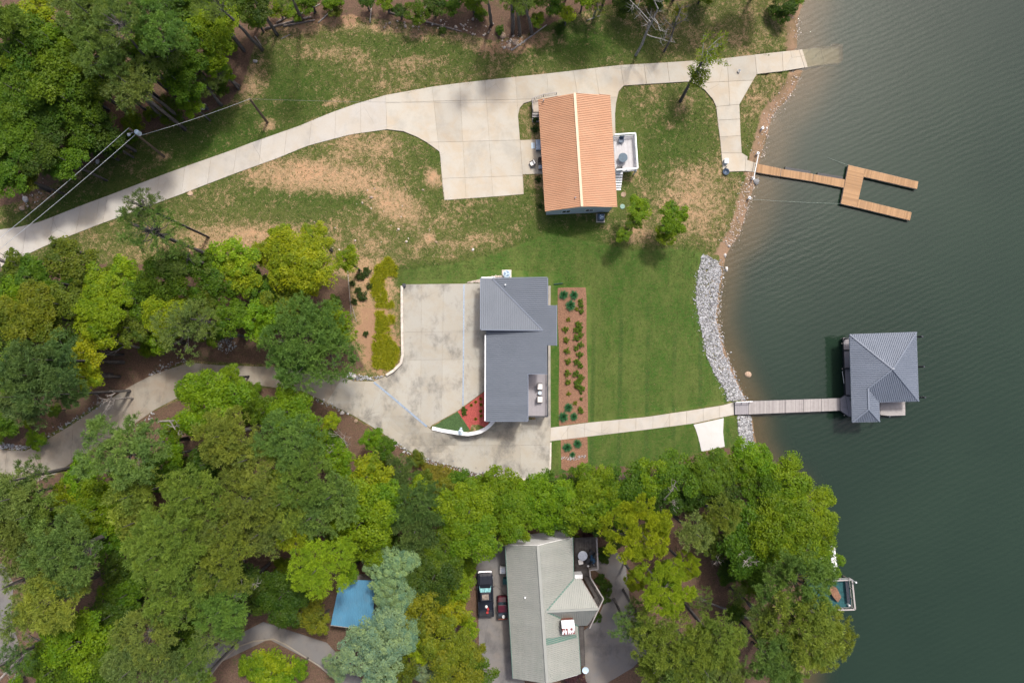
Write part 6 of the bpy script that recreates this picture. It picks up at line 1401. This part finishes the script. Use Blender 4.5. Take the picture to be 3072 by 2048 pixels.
def bare(px_base, py_base, h_, R, seed, mat, label, lean=(0, 0), levels=3):
    b = G(px_base, py_base); t = empty('bare_tree', b - Vector((0, 0, .1)), label, 'bare tree')
    mb = bare_mesh(seed, h_, R, mat, levels, lean); n0 = 5 * 6
    tk = MB(); tk.v, tk.f, tk.t = mb.v[:30], [f for f in mb.f if max(f) < 30], mb.t[:30]; tk.build('trunk', mat, t, local=True, smooth=True)
    br = MB(); br.v, br.f, br.t = mb.v[30:], [tuple(i - 30 for i in f) for f in mb.f if min(f) >= 30], mb.t[30:]
    o = br.build('branches', mat, t, local=True, smooth=True); o['kind'] = 'stuff'; return t
bare(440,1046,7,3.2,5,'dead_wood','pale grey leafless tree leaning over the winding drive',(-.25,.0))
bare(400,1195,6,2.6,6,'dead_wood','leafless tree with fine pale twigs at the drive verge',(-.1,.0))
bare(1040,1330,5.5,2.6,8,'dead_wood','spreading leafless tree beside the rocky drive verge',(.1,.15))
bare(985,1325,4,1.5,9,'dead_wood','small leafless tree in front of the dark pines')
bare(1907,166,10,4.2,10,'bark_pale','tall leafless grey tree at the grass verge beyond the driveway',(.12,.15))
bare(1992,155,7,2.2,12,'bark','small thin leafless tree beside the tall grey one',(.1,.1))
bare(140,820,9,2.0,14,'bark','dark dead tree with broken stubs leaning over the drive',(-.5,.15),2)
bare(548,1400,5,2.2,15,'dead_wood','fallen looking bare brush in a brown gap of the woods')
bare(2130,1655,5,2.2,16,'dead_wood','bare brush beside the round stump on the wooded bank')
bare(1870,1450,6,2.4,17,'dead_wood','thin grey dead tree inside the tree belt',(0,.1))
for i_, (bx, by, hh, lab) in enumerate([(640,1285,11,'thin leafless tree poking through the olive pines'),(905,1430,10,'leafless twiggy tree among the blue green pines'),(380,1555,11,'pale leafless tree between bright broadleaf crowns'),(1120,1470,9,'small leafless tree behind the lime crown'),(2190,1600,9,'leafless tree above the round stump'),(230,1850,12,'leafless tree over the pale lane'),(730,1680,12,'leafless tree between large pines near the blue shed'),(1960,1470,8,'leafless tree standing in the tree belt beside the white patio'),(620,985,8,'leafless tree over the pale rock pile'),(1960,1900,11,'leafless twigs inside the big pine by the grey driveway')]):
    bare(bx, by, hh, 2.6, 40 + i_, 'dead_wood', lab, (random.uniform(-.15, .15), random.uniform(-.15, .15)))
bare(745,1012,9,1.5,19,'bark','stout dark leaning trunk over pale rocks',(-.35,.0),2)
for i, (bx, by, tx, ty, hh) in enumerate([(905,58,865,-30,14),(1475,73,1460,-20,13),(1538,100,1535,-20,11),(1560,105,1545,-20,11),(1597,102,1570,-10,12),(535,292,352,70,16.5),(548,357,405,250,12.5),(590,235,500,150,10),(500,365,415,275,8),(665,315,620,262,5),(787,150,645,5,13),(717,258,650,215,6),(625,793,540,768,9),(2262,1858,2110,1800,4),(2280,1845,2215,1780,6)]):
    b = G(bx, by); tp = W(tx, ty, b.z + hh); mb = MB(); n = 7
    mb.tube([b - Vector((0, 0, .2))] + [b.lerp(tp, k / n) + Vector((random.uniform(-.06, .06), random.uniform(-.06, .06), 0)) for k in range(1, n + 1)], [.24 - .02 * k for k in range(n + 1)], 8)
    R_, cw, lbm, _t = random.choice(CROWN['pT']); t_ = empty('pine_tree', b, ('tall pine with bare lower trunk standing at the woods edge' if i < 12 else 'pine with leaning bare trunk among the lakeside trees' if i > 12 else 'pine with dark curved trunk at the grove edge'), 'tree', ('bare trunked pines at the woods edge' if i < 12 else 'leaning pines by the lake' if i > 12 else None))
    mb.build('trunk', 'bark', t_, smooth=True); sc_ = (.45 if hh < 9 or i < 5 else .8) * random.uniform(.85, 1.15)
    for nm_, me_ in (('crown', cw), ('branches', lbm)):
        o_ = bpy.data.objects.new(nm_, me_); COL.objects.link(o_); o_.parent = t_; o_.location = tp - b; o_.scale = (sc_,) * 3; o_.color = (*COLS['pine'], 1); o_['kind'] = 'stuff'
# leaning tree over the ramp driveway
lb = G(2040,306); lt = empty('leaning_tree', lb - Vector((0, 0, .1)), 'leaning tree with thin spring leaves over the ramp driveway', 'tree')
mb = MB(); tp = W(2128,140,lb.z + 9.5); mb.tube([lb - Vector((0, 0, .3)), lb.lerp(tp, .35), lb.lerp(tp, .7) + Vector((.1, 0, 0)), tp], [.24, .2, .15, .06], 8); mb.build('trunk', 'bark', lt, smooth=True)
brm = MB(); lv = []
rt = random.Random(21)
for k in range(26):
    t = rt.uniform(.4, 1.0); s = lb.lerp(tp, t); a = Vector((rt.uniform(-.2, 1.0), rt.uniform(-.7, .55), rt.uniform(.0, .5))); a.normalize(); L = rt.uniform(1.0, 3.2); e = s + a * L
    brm.tube([s, s.lerp(e, .5) + Vector((0, 0, .15)), e], [.055, .035, .015], 4, False)
    for j in range(5):
        b = s.lerp(e, rt.uniform(.3, 1)); e2 = b + Vector((rt.uniform(-1, 1), rt.uniform(-1, 1), rt.uniform(-.2, .6))) * .7; brm.tube([b, e2], [.018, .008], 3, False); 
        if rt.random() < .8: lv.append(e2)
tag(brm.build('branches', 'bark_pale', lt), kind='stuff')
lm = MB(); rl = np.random.default_rng(4)
for c in lv:
    for _ in range(24):
        p = Vector(c) + Vector(rl.normal(size=3) * .22); nrm = Vector(rl.normal(size=3) * .5 + np.array([0, 0, 1])).normalized(); a = nrm.orthogonal().normalized(); a = Quaternion(nrm, rl.uniform(0, 6.28)) @ a; b = nrm.cross(a)
        lm.add([p - a * .11, p + b * .07, p + a * .11, p - b * .07], [(0, 1, 2, 3)], float(rl.uniform(0, 1)))
o = lm.build('crown', 'leaf', lt); o.color = (.16, .235, .015, 1); o['kind'] = 'stuff'
LOGS = [((795,88),(935,52),.16,'grey log in the brush pile at the woods edge'),((830,70),(875,45),.12,'short grey log crossing the brush pile'),((850,80),(945,62),.14,'grey log lying along the brush pile'),((900,45),(960,14),.09,'thin pole propped on the brush pile'),((1165,38),(1385,96),.13,'long fallen log along the woods edge'),((1256,62),(1292,0),.09,'slanting dead pole against the long fallen log'),((1110,70),(1115,18),.08,'pale dead stick standing up from the grass'),((955,70),(998,30),.08,'dark stick at the end of the brush pile'),
 ((583,772),(658,748),.11,'pale fallen log beside the straw coloured bank'),((614,774),(612,752),.08,'short pale log crossing the fallen one'),((1535,152),(1640,76),.1,'pale fallen pole on the orange clay bank'),((843,118),(872,104),.06,'small pale stick on the thin grass'),((1043,810),(1055,960),.05,'long thin bare stick beside the lime tree'),((1055,915),(1070,965),.04,'short bare stick crossing a long thin one'),((765,110),(785,138),.07,'broken grey branch by the woods corner'),((1760,62),(1800,48),.06,'pale fallen branch near the dark bush')]
for a, b, r_, lab in LOGS:
    A, B = G(*a), G(*b); A.z += r_ * .8; B.z += r_ * .8; M_ = A.lerp(B, .5); M_.z = max(H(M_.x, M_.y) + r_ * .8, M_.z)
    top('fallen_log', MB().tube([A, A.lerp(M_, .5), M_, M_.lerp(B, .5), B], [r_, r_ * .97, r_ * .9, r_ * .82, r_ * .7], 7), 'log' if r_ > .11 else 'dead_wood', lab, 'log', smooth=True)

# ------------------------------------------------------------------ stones
ICO_V = None
def ico():
    bm = bmesh.new(); bmesh.ops.create_icosphere(bm, subdivisions=1, radius=1.0); v = np.array([tuple(x.co) for x in bm.verts]); f = np.array([[q.index for q in fc.verts] for fc in bm.faces]); bm.free(); return v, f
ICO_V, ICO_F = ico()
def stones(name, pts, smin, smax, mat, label, seed=1, sink=.25, kind='stuff'):
    r = np.random.default_rng(seed); V = []; Fs = []; T = []
    for i, (x, y, z) in enumerate(pts):
        s = smin + (smax - smin) * r.random() ** 2; v = ICO_V * (1 + r.normal(0, .16, (len(ICO_V), 1))) * (s * r.uniform(.6, 1.25, 3) * np.array([1, 1, .7]))
        a = r.uniform(0, 6.28); c, sn = math.cos(a), math.sin(a); v = v @ np.array([[c, -sn, 0], [sn, c, 0], [0, 0, 1]])
        V.append(v + np.array([x, y, z + s * (.55 - sink)])); Fs.append(ICO_F + i * len(ICO_V)); T.append(np.full(len(ICO_V), r.random()))
    me = raw_mesh(name, np.concatenate(V), np.concatenate(Fs), np.concatenate(T), mat); o = bpy.data.objects.new(name, me); COL.objects.link(o)
    return tag(o, label, None, None, kind)
def scatter_poly(poly, n, seed, edge=0):
    r = random.Random(seed); P = pix(poly); xs = [p.x for p in P]; ys = [p.y for p in P]; out = []
    while len(out) < n:
        x, y = r.uniform(min(xs), max(xs)), r.uniform(min(ys), max(ys))
        if inpoly(x, y, P): out.append((x, y, H(x, y)))
    return out
def scatter_line(pts, n, w, seed):
    r = random.Random(seed); P, L = resample(pix(pts), 60); out = []
    for _ in range(n):
        k = r.randrange(60); p = P[k].lerp(P[k + 1], r.random()); d = (P[k + 1] - P[k]).normalized(); o = r.gauss(0, w / 2); x, y = p.x - d.y * o, p.y + d.x * o; out.append((x, y, H(x, y)))
    return out
RIP = [(2107,761),(2096,811),(2089,850),(2089,911),(2100,971),(2114,1036),(2121,1071),(2143,1121),(2171,1164),(2186,1202),(2236,1200),(2216,1164),(2197,1121),(2172,1065),(2157,1007),(2147,957),(2150,911),(2157,857),(2165,815),(2150,780)]
RIP2 = [(2212,1246),(2216,1300),(2224,1345),(2240,1370),(2264,1350),(2257,1300),(2252,1246)]
stones('riprap_stones', scatter_poly(RIP, 7500, 1) + scatter_line(RIP[1:10], 160, .5, 31) + scatter_line([(2150,780),(2165,815),(2157,857),(2150,911),(2147,957),(2157,1007),(2172,1065),(2197,1121),(2216,1164),(2234,1198)], 350, .8, 32), .045, .16, 'stones_white', 'band of white grey riprap stones along the lawn shore', 1)
stones('riprap_stones', scatter_poly(RIP2, 1300, 2), .07, .2, 'stones_white', 'short band of white grey riprap stones below the jetty', 2)
stones('pebbles', scatter_poly([(1395,848),(1440,838),(1480,828),(1508,826),(1512,836),(1446,836),(1446,848)], 420, 3), .05, .13, 'stones_pebble', 'strip of cream pebbles at the slate roofed house', 3)
stones('rock_border', scatter_poly([(1012,1122),(1045,1118),(1110,1130),(1160,1126),(1120,1140),(1061,1140),(1030,1128)], 260, 4) + scatter_line([(930,1190),(990,1215),(1060,1247),(1062,1250)], 60, .5, 5) + scatter_line([(1178,1325),(1210,1345),(1250,1370)], 80, .5, 6) + scatter_line([(1258,1374),(1300,1390),(1360,1402),(1430,1424),(1510,1440)], 320, .7, 7), .05, .15, 'stones_white', 'border of small pale rocks along the lower pad', 4)
stones('rock_border', scatter_poly([(-10,1322),(20,1330),(90,1338),(80,1350),(-10,1345)], 160, 8) + scatter_line([(95,1335),(160,1300),(240,1250),(310,1205)], 130, .5, 9) + scatter_line([(440,1128),(500,1098),(560,1080)], 70, .6, 10) + scatter_line([(230,1385),(330,1330),(420,1275),(470,1235)], 60, .4, 20) + scatter_poly([(655,1010),(700,1010),(712,1040),(680,1062),(650,1045)], 130, 11), .05, .15, 'stones_white', 'border of small pale rocks along the shaded winding drive', 5)
stones('rock_border', scatter_line([(1684,1372),(1720,1375),(1757,1368)], 90, .25, 12), .05, .12, 'stones_white', 'thin line of white stones across the mulch bed', 6)
stones('shore_gravel', scatter_line([(2400,60),(2386,120)], 60, 1.0, 13) + scatter_line([(2400,230),(2350,300),(2305,360),(2292,420),(2276,470)], 260, 1.2, 14) + scatter_line([(2265,530),(2240,600),(2215,680),(2180,740)], 420, 1.4, 15) + scatter_line([(2166,800),(2158,900),(2152,960),(2166,1030),(2200,1130)], 240, .8, 22), .04, .13, 'stones_pebble', 'scattered pale gravel along the sandy waterline', 7)
stones('clay_rubble', scatter_poly([(1505,110),(1560,95),(1580,125),(1540,150),(1505,150)], 60, 16) + scatter_poly([(1150,60),(1480,60),(1480,110),(1150,90)], 90, 17) + scatter_poly([(860,560),(1300,560),(1300,760),(860,760)], 40, 23) + scatter_poly([(60,560),(140,530),(120,620),(70,640)], 25, 18), .05, .22, 'stones_pebble', 'loose tan rubble at the woods edge', 8)
BOULD = [(2179,807,.32,'stone','big white boulder at the riprap waterline'),(2187,738,.22,'stone','white boulder where sand meets riprap'),(2175,765,.2,'stone','white boulder at the top of the riprap'),(2268,545,.38,'boulder_grey','flat grey boulder beside the dock post'),(2300,385,.2,'stone','small white boulder next to the lone post'),(2243,1123,.5,'boulder_tan','brown boulder just under the lake surface'),(1508,108,.4,'boulder_tan','tan boulder left on the clay bank'),(1525,140,.35,'boulder_tan','tan boulder at the foot of the clay bank'),(1545,128,.5,'boulder_tan','largest tan boulder on the clay bank'),(78,598,.4,'stone','pale boulder in the clay cut by the woods'),(68,625,.35,'boulder_tan','tan boulder below the pale one in the clay cut'),(609,320,.45,'stone','pale rounded boulder behind the bright bush'),(1419,749,.24,'stone','lone white stone on the thin grass'),(1309,726,.16,'boulder_tan','small tan stone on the thin grass'),(572,581,.3,'boulder_tan','flat tan stone at the driveway edge'),(766,185,.3,'stone','pale stone at the corner of the woods'),(1027,1238,.26,'stone','white rock on the brown verge'),(2132,1648,.32,'log','round cut stump on the wooded bank'),(1062,1130,.3,'stone','largest white rock at the kerb end'),(294,485,.3,'stone','pale rock at the wood edge below the lines'),(1068,1262,.22,'boulder_tan','tan rock on the brown verge')]
for i, (px, py, s, m_, lab) in enumerate(BOULD):
    p = G(px, py) if not 'under the lake' in lab else W(px, py, -.25); r = np.random.default_rng(100 + i); bm = bmesh.new(); bmesh.ops.create_icosphere(bm, subdivisions=2, radius=s)
    ph = r.uniform(0, 6, 3); sc = r.uniform(.75, 1.25, 2)
    for v in bm.verts:
        k = 1 + .16 * math.sin(v.co.x / s * 3 + ph[0]) * math.cos(v.co.y / s * 2.4 + ph[1]) + r.normal(0, .05); v.co = Vector((v.co.x * k * sc[0], v.co.y * k * sc[1], v.co.z * k * .62))
    me = bpy.data.meshes.new('boulder'); bm.to_mesh(me); bm.free(); me.materials.append(MAT[m_]); o = bpy.data.objects.new('tree_stump' if 'stump' in lab else 'boulder', me); COL.objects.link(o); o.location = p + Vector((0, 0, s * .25)); tag(o, lab, 'stump' if 'stump' in lab else 'boulder')

# ------------------------------------------------------------------ garden plants
def blades(n, L, wd, spread, seed, up=.35, droop=.4):
    r = np.random.default_rng(seed); a = r.uniform(0, 6.28, n); e = r.uniform(up, 1.0, n) * 1.45
    d = np.stack([np.cos(a) * np.cos(e), np.sin(a) * np.cos(e), np.sin(e)], 1); s = np.stack([-np.sin(a), np.cos(a), np.zeros(n)], 1); l = L * r.uniform(.75, 1.1, (n, 1)); b = d * spread * r.uniform(0, 1, (n, 1))
    m = b + d * l * .6; t = b + d * l * np.array([1, 1, 1]) - np.array([0, 0, 1]) * droop * l * .3
    V = np.stack([b - s * wd * .5, b + s * wd * .5, m + s * wd * .5, m - s * wd * .5, t], 1).reshape(-1, 3); F4 = []
    k = np.arange(n)[:, None] * 5; F3 = np.concatenate([k + np.array([[0, 1, 2]]), k + np.array([[0, 2, 3]]), k + np.array([[3, 2, 4]])]); T = np.repeat(np.clip(r.normal(.5, .2, n), 0, 1), 5); return V, F3, T
V, F3, T = blades(260, .82, .05, .12, 1, .02, .3); yme = raw_mesh('leaves', V, F3, T, 'leaf')
V, F4, T, C = broad_crown(7, .5, 26, 26, .11, .16, .8); sme = [raw_mesh('leaves', V, F4, T, 'leaf')]
V, F4, T, C = broad_crown(8, .5, 22, 26, .12, .17, .8); sme.append(raw_mesh('leaves', V, F4, T, 'leaf'))
def plant(name, px, py, me, s, col, label, cat, group=None):
    p = G(px, py); t = empty(name, p, label, cat, group); t.rotation_euler = (0, 0, random.uniform(0, 6.28))
    o = bpy.data.objects.new('leaves', me); COL.objects.link(o); o.parent = t; o.scale = (s, s, s); o.location = (0, 0, .03 if me is yme else .22 * s); o.color = (*col, 1); o['kind'] = 'stuff'
    b = bpy.data.objects.new('stem', trunk_s); COL.objects.link(b); b.parent = t; b.scale = (.035, .035, .2 * s + .1); return t
trunk_s = trunk_mesh(3, 'bark')
for px, py, s, w_ in ((1690,885,.9,'in the group of three beside the slate roof corner'),(1721,885,.85,'in the group of three beside the slate roof corner'),(1711,916,1.0,'in the group of three beside the slate roof corner'),(1705,1222,.85,'at the footpath end of the long mulch bed'),(1690,1250,.95,'at the footpath end of the long mulch bed'),(1721,1249,.75,'at the footpath end of the long mulch bed'),(1701,1341,.88,'in the small mulch bed across the footpath'),(1732,1330,.82,'in the small mulch bed across the footpath'),(1717,1363,.55,'in the small mulch bed across the footpath')):
    plant('yucca', px, py, yme, s, (.065, .23, .12), f'blue green spiky rosette plant {w_}', 'yucca', f'spiky rosettes {w_}')
for px, py, s in ((1730,927,.55),(1706,958,.6),(1698,989,.85),(1697,1020,.85),(1699,1051,.85),(1702,1085,.85),(1703,1117,.9),(1704,1147,.85),(1704,1180,.6),(1727,1208,.6)):
    plant('garden_shrub', px, py, random.choice(sme), s, (.16, .19, .016) if s < .7 else (.12, .18, .016), 'round yellow green shrub in the house side row of the long bed', 'shrub', 'house side row of shrubs')
for px, py, s in ((1741,902,.7),(1743,918,.75),(1742,935,.75),(1734,974,1.0),(1738,986,.9),(1728,990,.8),(1740,1004,.9),(1729,1016,.9),(1740,1032,.85),(1729,1045,.8),(1741,1065,.9),(1731,1085,.95),(1741,1096,.85),(1730,1120,.95),(1741,1132,1.0),(1736,1143,.9),(1729,1154,1.0),(1744,1164,1.0),(1743,1195,.45),(1743,1180,.4),(1743,1232,.8),(1739,1226,.7)):
    plant('garden_shrub', px, py, random.choice(sme), s, (.095, .17, .016), 'green mounded shrub in the lawn side row of the long bed', 'shrub', 'lawn side row of shrubs')
for px, py, s in ((1393,1226,.75),(1392,1238,.75)): plant('garden_shrub', px, py, random.choice(sme), s, (.06, .12, .012), 'green shrub at the lawn edge of the red mulch', 'shrub', 'shrubs at the red mulch edge')
for px, py in ((1427,1205),(1442,1196),(1414,1215),(1443,1213),(1442,1232),(1443,1247),(1427,1256)): plant('garden_shrub', px, py, yme, .32, (.2, .2, .01), 'tiny yellow leaved plant in the red mulch bed', 'plant', 'yellow plants in the red mulch')
for px, py, s, l in ((1604,360,.95,'dark green shrub by the landing of the copper house'),(1603,391,.95,'dark green shrub by the patio slab of the copper house'),(1614,541,.85,'small green shrub at the far wall of the patio'),(1620,620,.6,'tiny green shrub at the copper house corner')): plant('garden_shrub', px, py, sme[0], s, (.035, .08, .012), l, 'shrub')
# clumps of yellow-green border grass
def grass_patch(name, polys, n, seed, col, label):
    r = np.random.default_rng(seed); Vs = []; Fs = []; Ts = []; o = 0
    for poly, k in polys:
        for (x, y, z) in scatter_poly(poly, k, int(r.integers(1e6))):
            V, F3, T = blades(34, .5 * r.uniform(.8, 1.2), .035, .08, int(r.integers(1e6)), .15, .8); Vs.append(V + np.array([x, y, z])); Fs.append(F3 + o); Ts.append(np.clip(T + r.normal(0, .15), 0, 1)); o += len(V)
    ob = bpy.data.objects.new(name, raw_mesh(name, np.concatenate(Vs), np.concatenate(Fs), np.concatenate(Ts), 'leaf')); COL.objects.link(ob); ob.color = (*col, 1); tag(ob, label, None, None, 'stuff')
grass_patch('border_grass', [([(1150,780),(1165,775),(1190,800),(1188,826),(1160,830),(1150,850),(1158,880),(1162,905),(1185,905),(1180,918),(1160,922),(1132,924),(1128,900),(1112,870),(1118,830),(1130,800)], 260), ([(1130,935),(1150,935),(1168,970),(1165,1000),(1195,1050),(1192,1075),(1178,1108),(1120,1100),(1122,1050),(1118,1010),(1130,985)], 330), ([(1168,945),(1184,950),(1180,968),(1170,965)], 14)], 0, 5, (.33, .36, .02), 'drift of yellow green border grass beside the kerb wall')
grass_patch('border_grass', [([(1225,1365),(1260,1375),(1270,1395),(1240,1392)], 40), ([(1268,1388),(1320,1398),(1375,1412),(1380,1440),(1330,1455),(1275,1430)], 170)], 0, 6, (.28, .27, .05), 'patch of dry border grass below the lower pad')
for px, py, s in ((1085,830,1.3),(1100,815,1.2),(1087,890,1.4),(1075,870,.9),(1110,860,.9),(1065,905,.9),(1098,1000,.8),(1058,850,.8)): plant('verge_shrub', px, py, sme[1], s, (.04, .075, .015), 'dark wild shrub on the tan bank beside the border grass', 'shrub', 'dark wild shrubs on the bank')

# rough grass of the upper yard: short tufts, straw-coloured where the sward is thin
m, nt, b = newmat('grass_blade'); t_ = attr(nt, 'tint').outputs['Fac']
c_ = mixc(nt, ramp(nt, t_, 0.0, 0.5), (0.045, 0.088, 0.014), (0.115, 0.125, 0.036)); c_ = mixc(nt, ramp(nt, t_, 0.5, 1.0), c_, (0.44, 0.33, 0.19))
nt.links.new(c_, b.inputs['Base Color']); b.inputs['Roughness'].default_value = .8; b.inputs['Specular IOR Level'].default_value = .15; MAT['grass_blade'] = m
HOUSES = [[(1590,285),(1860,270),(1925,400),(1925,530),(1860,640),(1620,650)],[(1430,815),(1680,815),(1680,1280),(1430,1280)]]
DRV = [U_UP + U_LO[::-1], [(1157,286),(1550,231),(2000,188),(2264,165),(2396,150),(2413,204),(2270,223),(2218,314),(2225,459),(2270,490),(2270,520),(2168,513),(2148,321),(2086,252),(1871,258),(1845,343),(1846,410),(1640,410),(1640,524),(1569,525),(1571,583),(1333,601),(1318,455),(1161,389)], [(1200,845),(1440,835),(1440,1290),(1200,1110)]]
ok = land & (litter < .45) & (mown < .5) & (SD > 1.6) & (PX > -60) & (PX < 2420) & (PY > -60) & (PY < 860) & (wv < .5)
for p_ in HOUSES + DRV: ok &= ~poly_mask(PX, PY, p_)
cand = np.argwhere(ok); rg = np.random.default_rng(12); pick = cand[rg.integers(0, len(cand), 30000)]
gxp = gx[pick[:, 1]] + rg.uniform(-.2, .2, len(pick)); gyp = gy[pick[:, 0]] + rg.uniform(-.2, .2, len(pick)); gzp = HD[pick[:, 0], pick[:, 1]]; dt = dirt[pick[:, 0], pick[:, 1]]
K = 4; nT = len(pick); base = np.repeat(np.stack([gxp, gyp, gzp], 1), K, 0); n_ = nT * K
a_ = rg.uniform(0, 6.28, n_); e_ = rg.uniform(.15, 1.0, n_); L_ = rg.uniform(.12, .26, n_)
d_ = np.stack([np.cos(a_) * np.cos(e_), np.sin(a_) * np.cos(e_), np.sin(e_)], 1) * L_[:, None]; s_ = np.stack([-np.sin(a_), np.cos(a_), np.zeros(n_)], 1) * .035
base = base + np.stack([rg.normal(0, .08, n_), rg.normal(0, .08, n_), np.full(n_, -.01)], 1)
Vg = np.stack([base - s_, base + s_, base + d_], 1).reshape(-1, 3)
tn = np.clip(np.repeat(dt * .9 + rg.normal(0, .28, nT), K) + rg.normal(0, .08, n_), 0, 1)
go = bpy.data.objects.new('grass', raw_mesh('grass', Vg, np.arange(len(Vg)).reshape(-1, 3), np.repeat(tn, 3), 'grass_blade')); COL.objects.link(go); tag(go, 'rough grass with straw tufts on the upper yard', None, None, 'stuff')

# short turf of the mown lawn
okm = land & (mown > .6) & (SD > 1.2) & (PX < 2240)
for p_ in [HOUSES[1], [(1665,855),(1770,855),(1770,1275),(1665,1285)], [(1640,1280),(2210,1195),(2215,1250),(1640,1330)], [(1675,1310),(1770,1300),(1770,1415),(1675,1420)], [(2075,1262),(2178,1245),(2180,1345),(2100,1360)], [(2085,750),(2260,750),(2260,1200),(2186,1204),(2110,1040)], DRV[2]]: okm &= ~poly_mask(PX, PY, p_)
cand = np.argwhere(okm); pick = cand[rg.integers(0, len(cand), 26000)]
gxp = gx[pick[:, 1]] + rg.uniform(-.2, .2, len(pick)); gyp = gy[pick[:, 0]] + rg.uniform(-.2, .2, len(pick)); gzp = HD[pick[:, 0], pick[:, 1]]
nT = len(pick); base = np.repeat(np.stack([gxp, gyp, gzp], 1), K, 0); n_ = nT * K
a_ = rg.uniform(0, 6.28, n_); e_ = rg.uniform(.15, .9, n_); L_ = rg.uniform(.07, .14, n_)
d_ = np.stack([np.cos(a_) * np.cos(e_), np.sin(a_) * np.cos(e_), np.sin(e_)], 1) * L_[:, None]; s_ = np.stack([-np.sin(a_), np.cos(a_), np.zeros(n_)], 1) * .03
base = base + np.stack([rg.normal(0, .07, n_), rg.normal(0, .07, n_), np.full(n_, -.01)], 1)
Vg = np.stack([base - s_, base + s_, base + d_], 1).reshape(-1, 3)
tn = np.clip(np.repeat(.26 + rg.normal(0, .17, nT), K) + rg.normal(0, .05, n_), 0, .72)
go = bpy.data.objects.new('lawn_grass', raw_mesh('lawn_grass', Vg, np.arange(len(Vg)).reshape(-1, 3), np.repeat(tn, 3), 'grass_blade')); COL.objects.link(go); tag(go, 'short mown turf of the lakeside lawn', None, None, 'stuff')
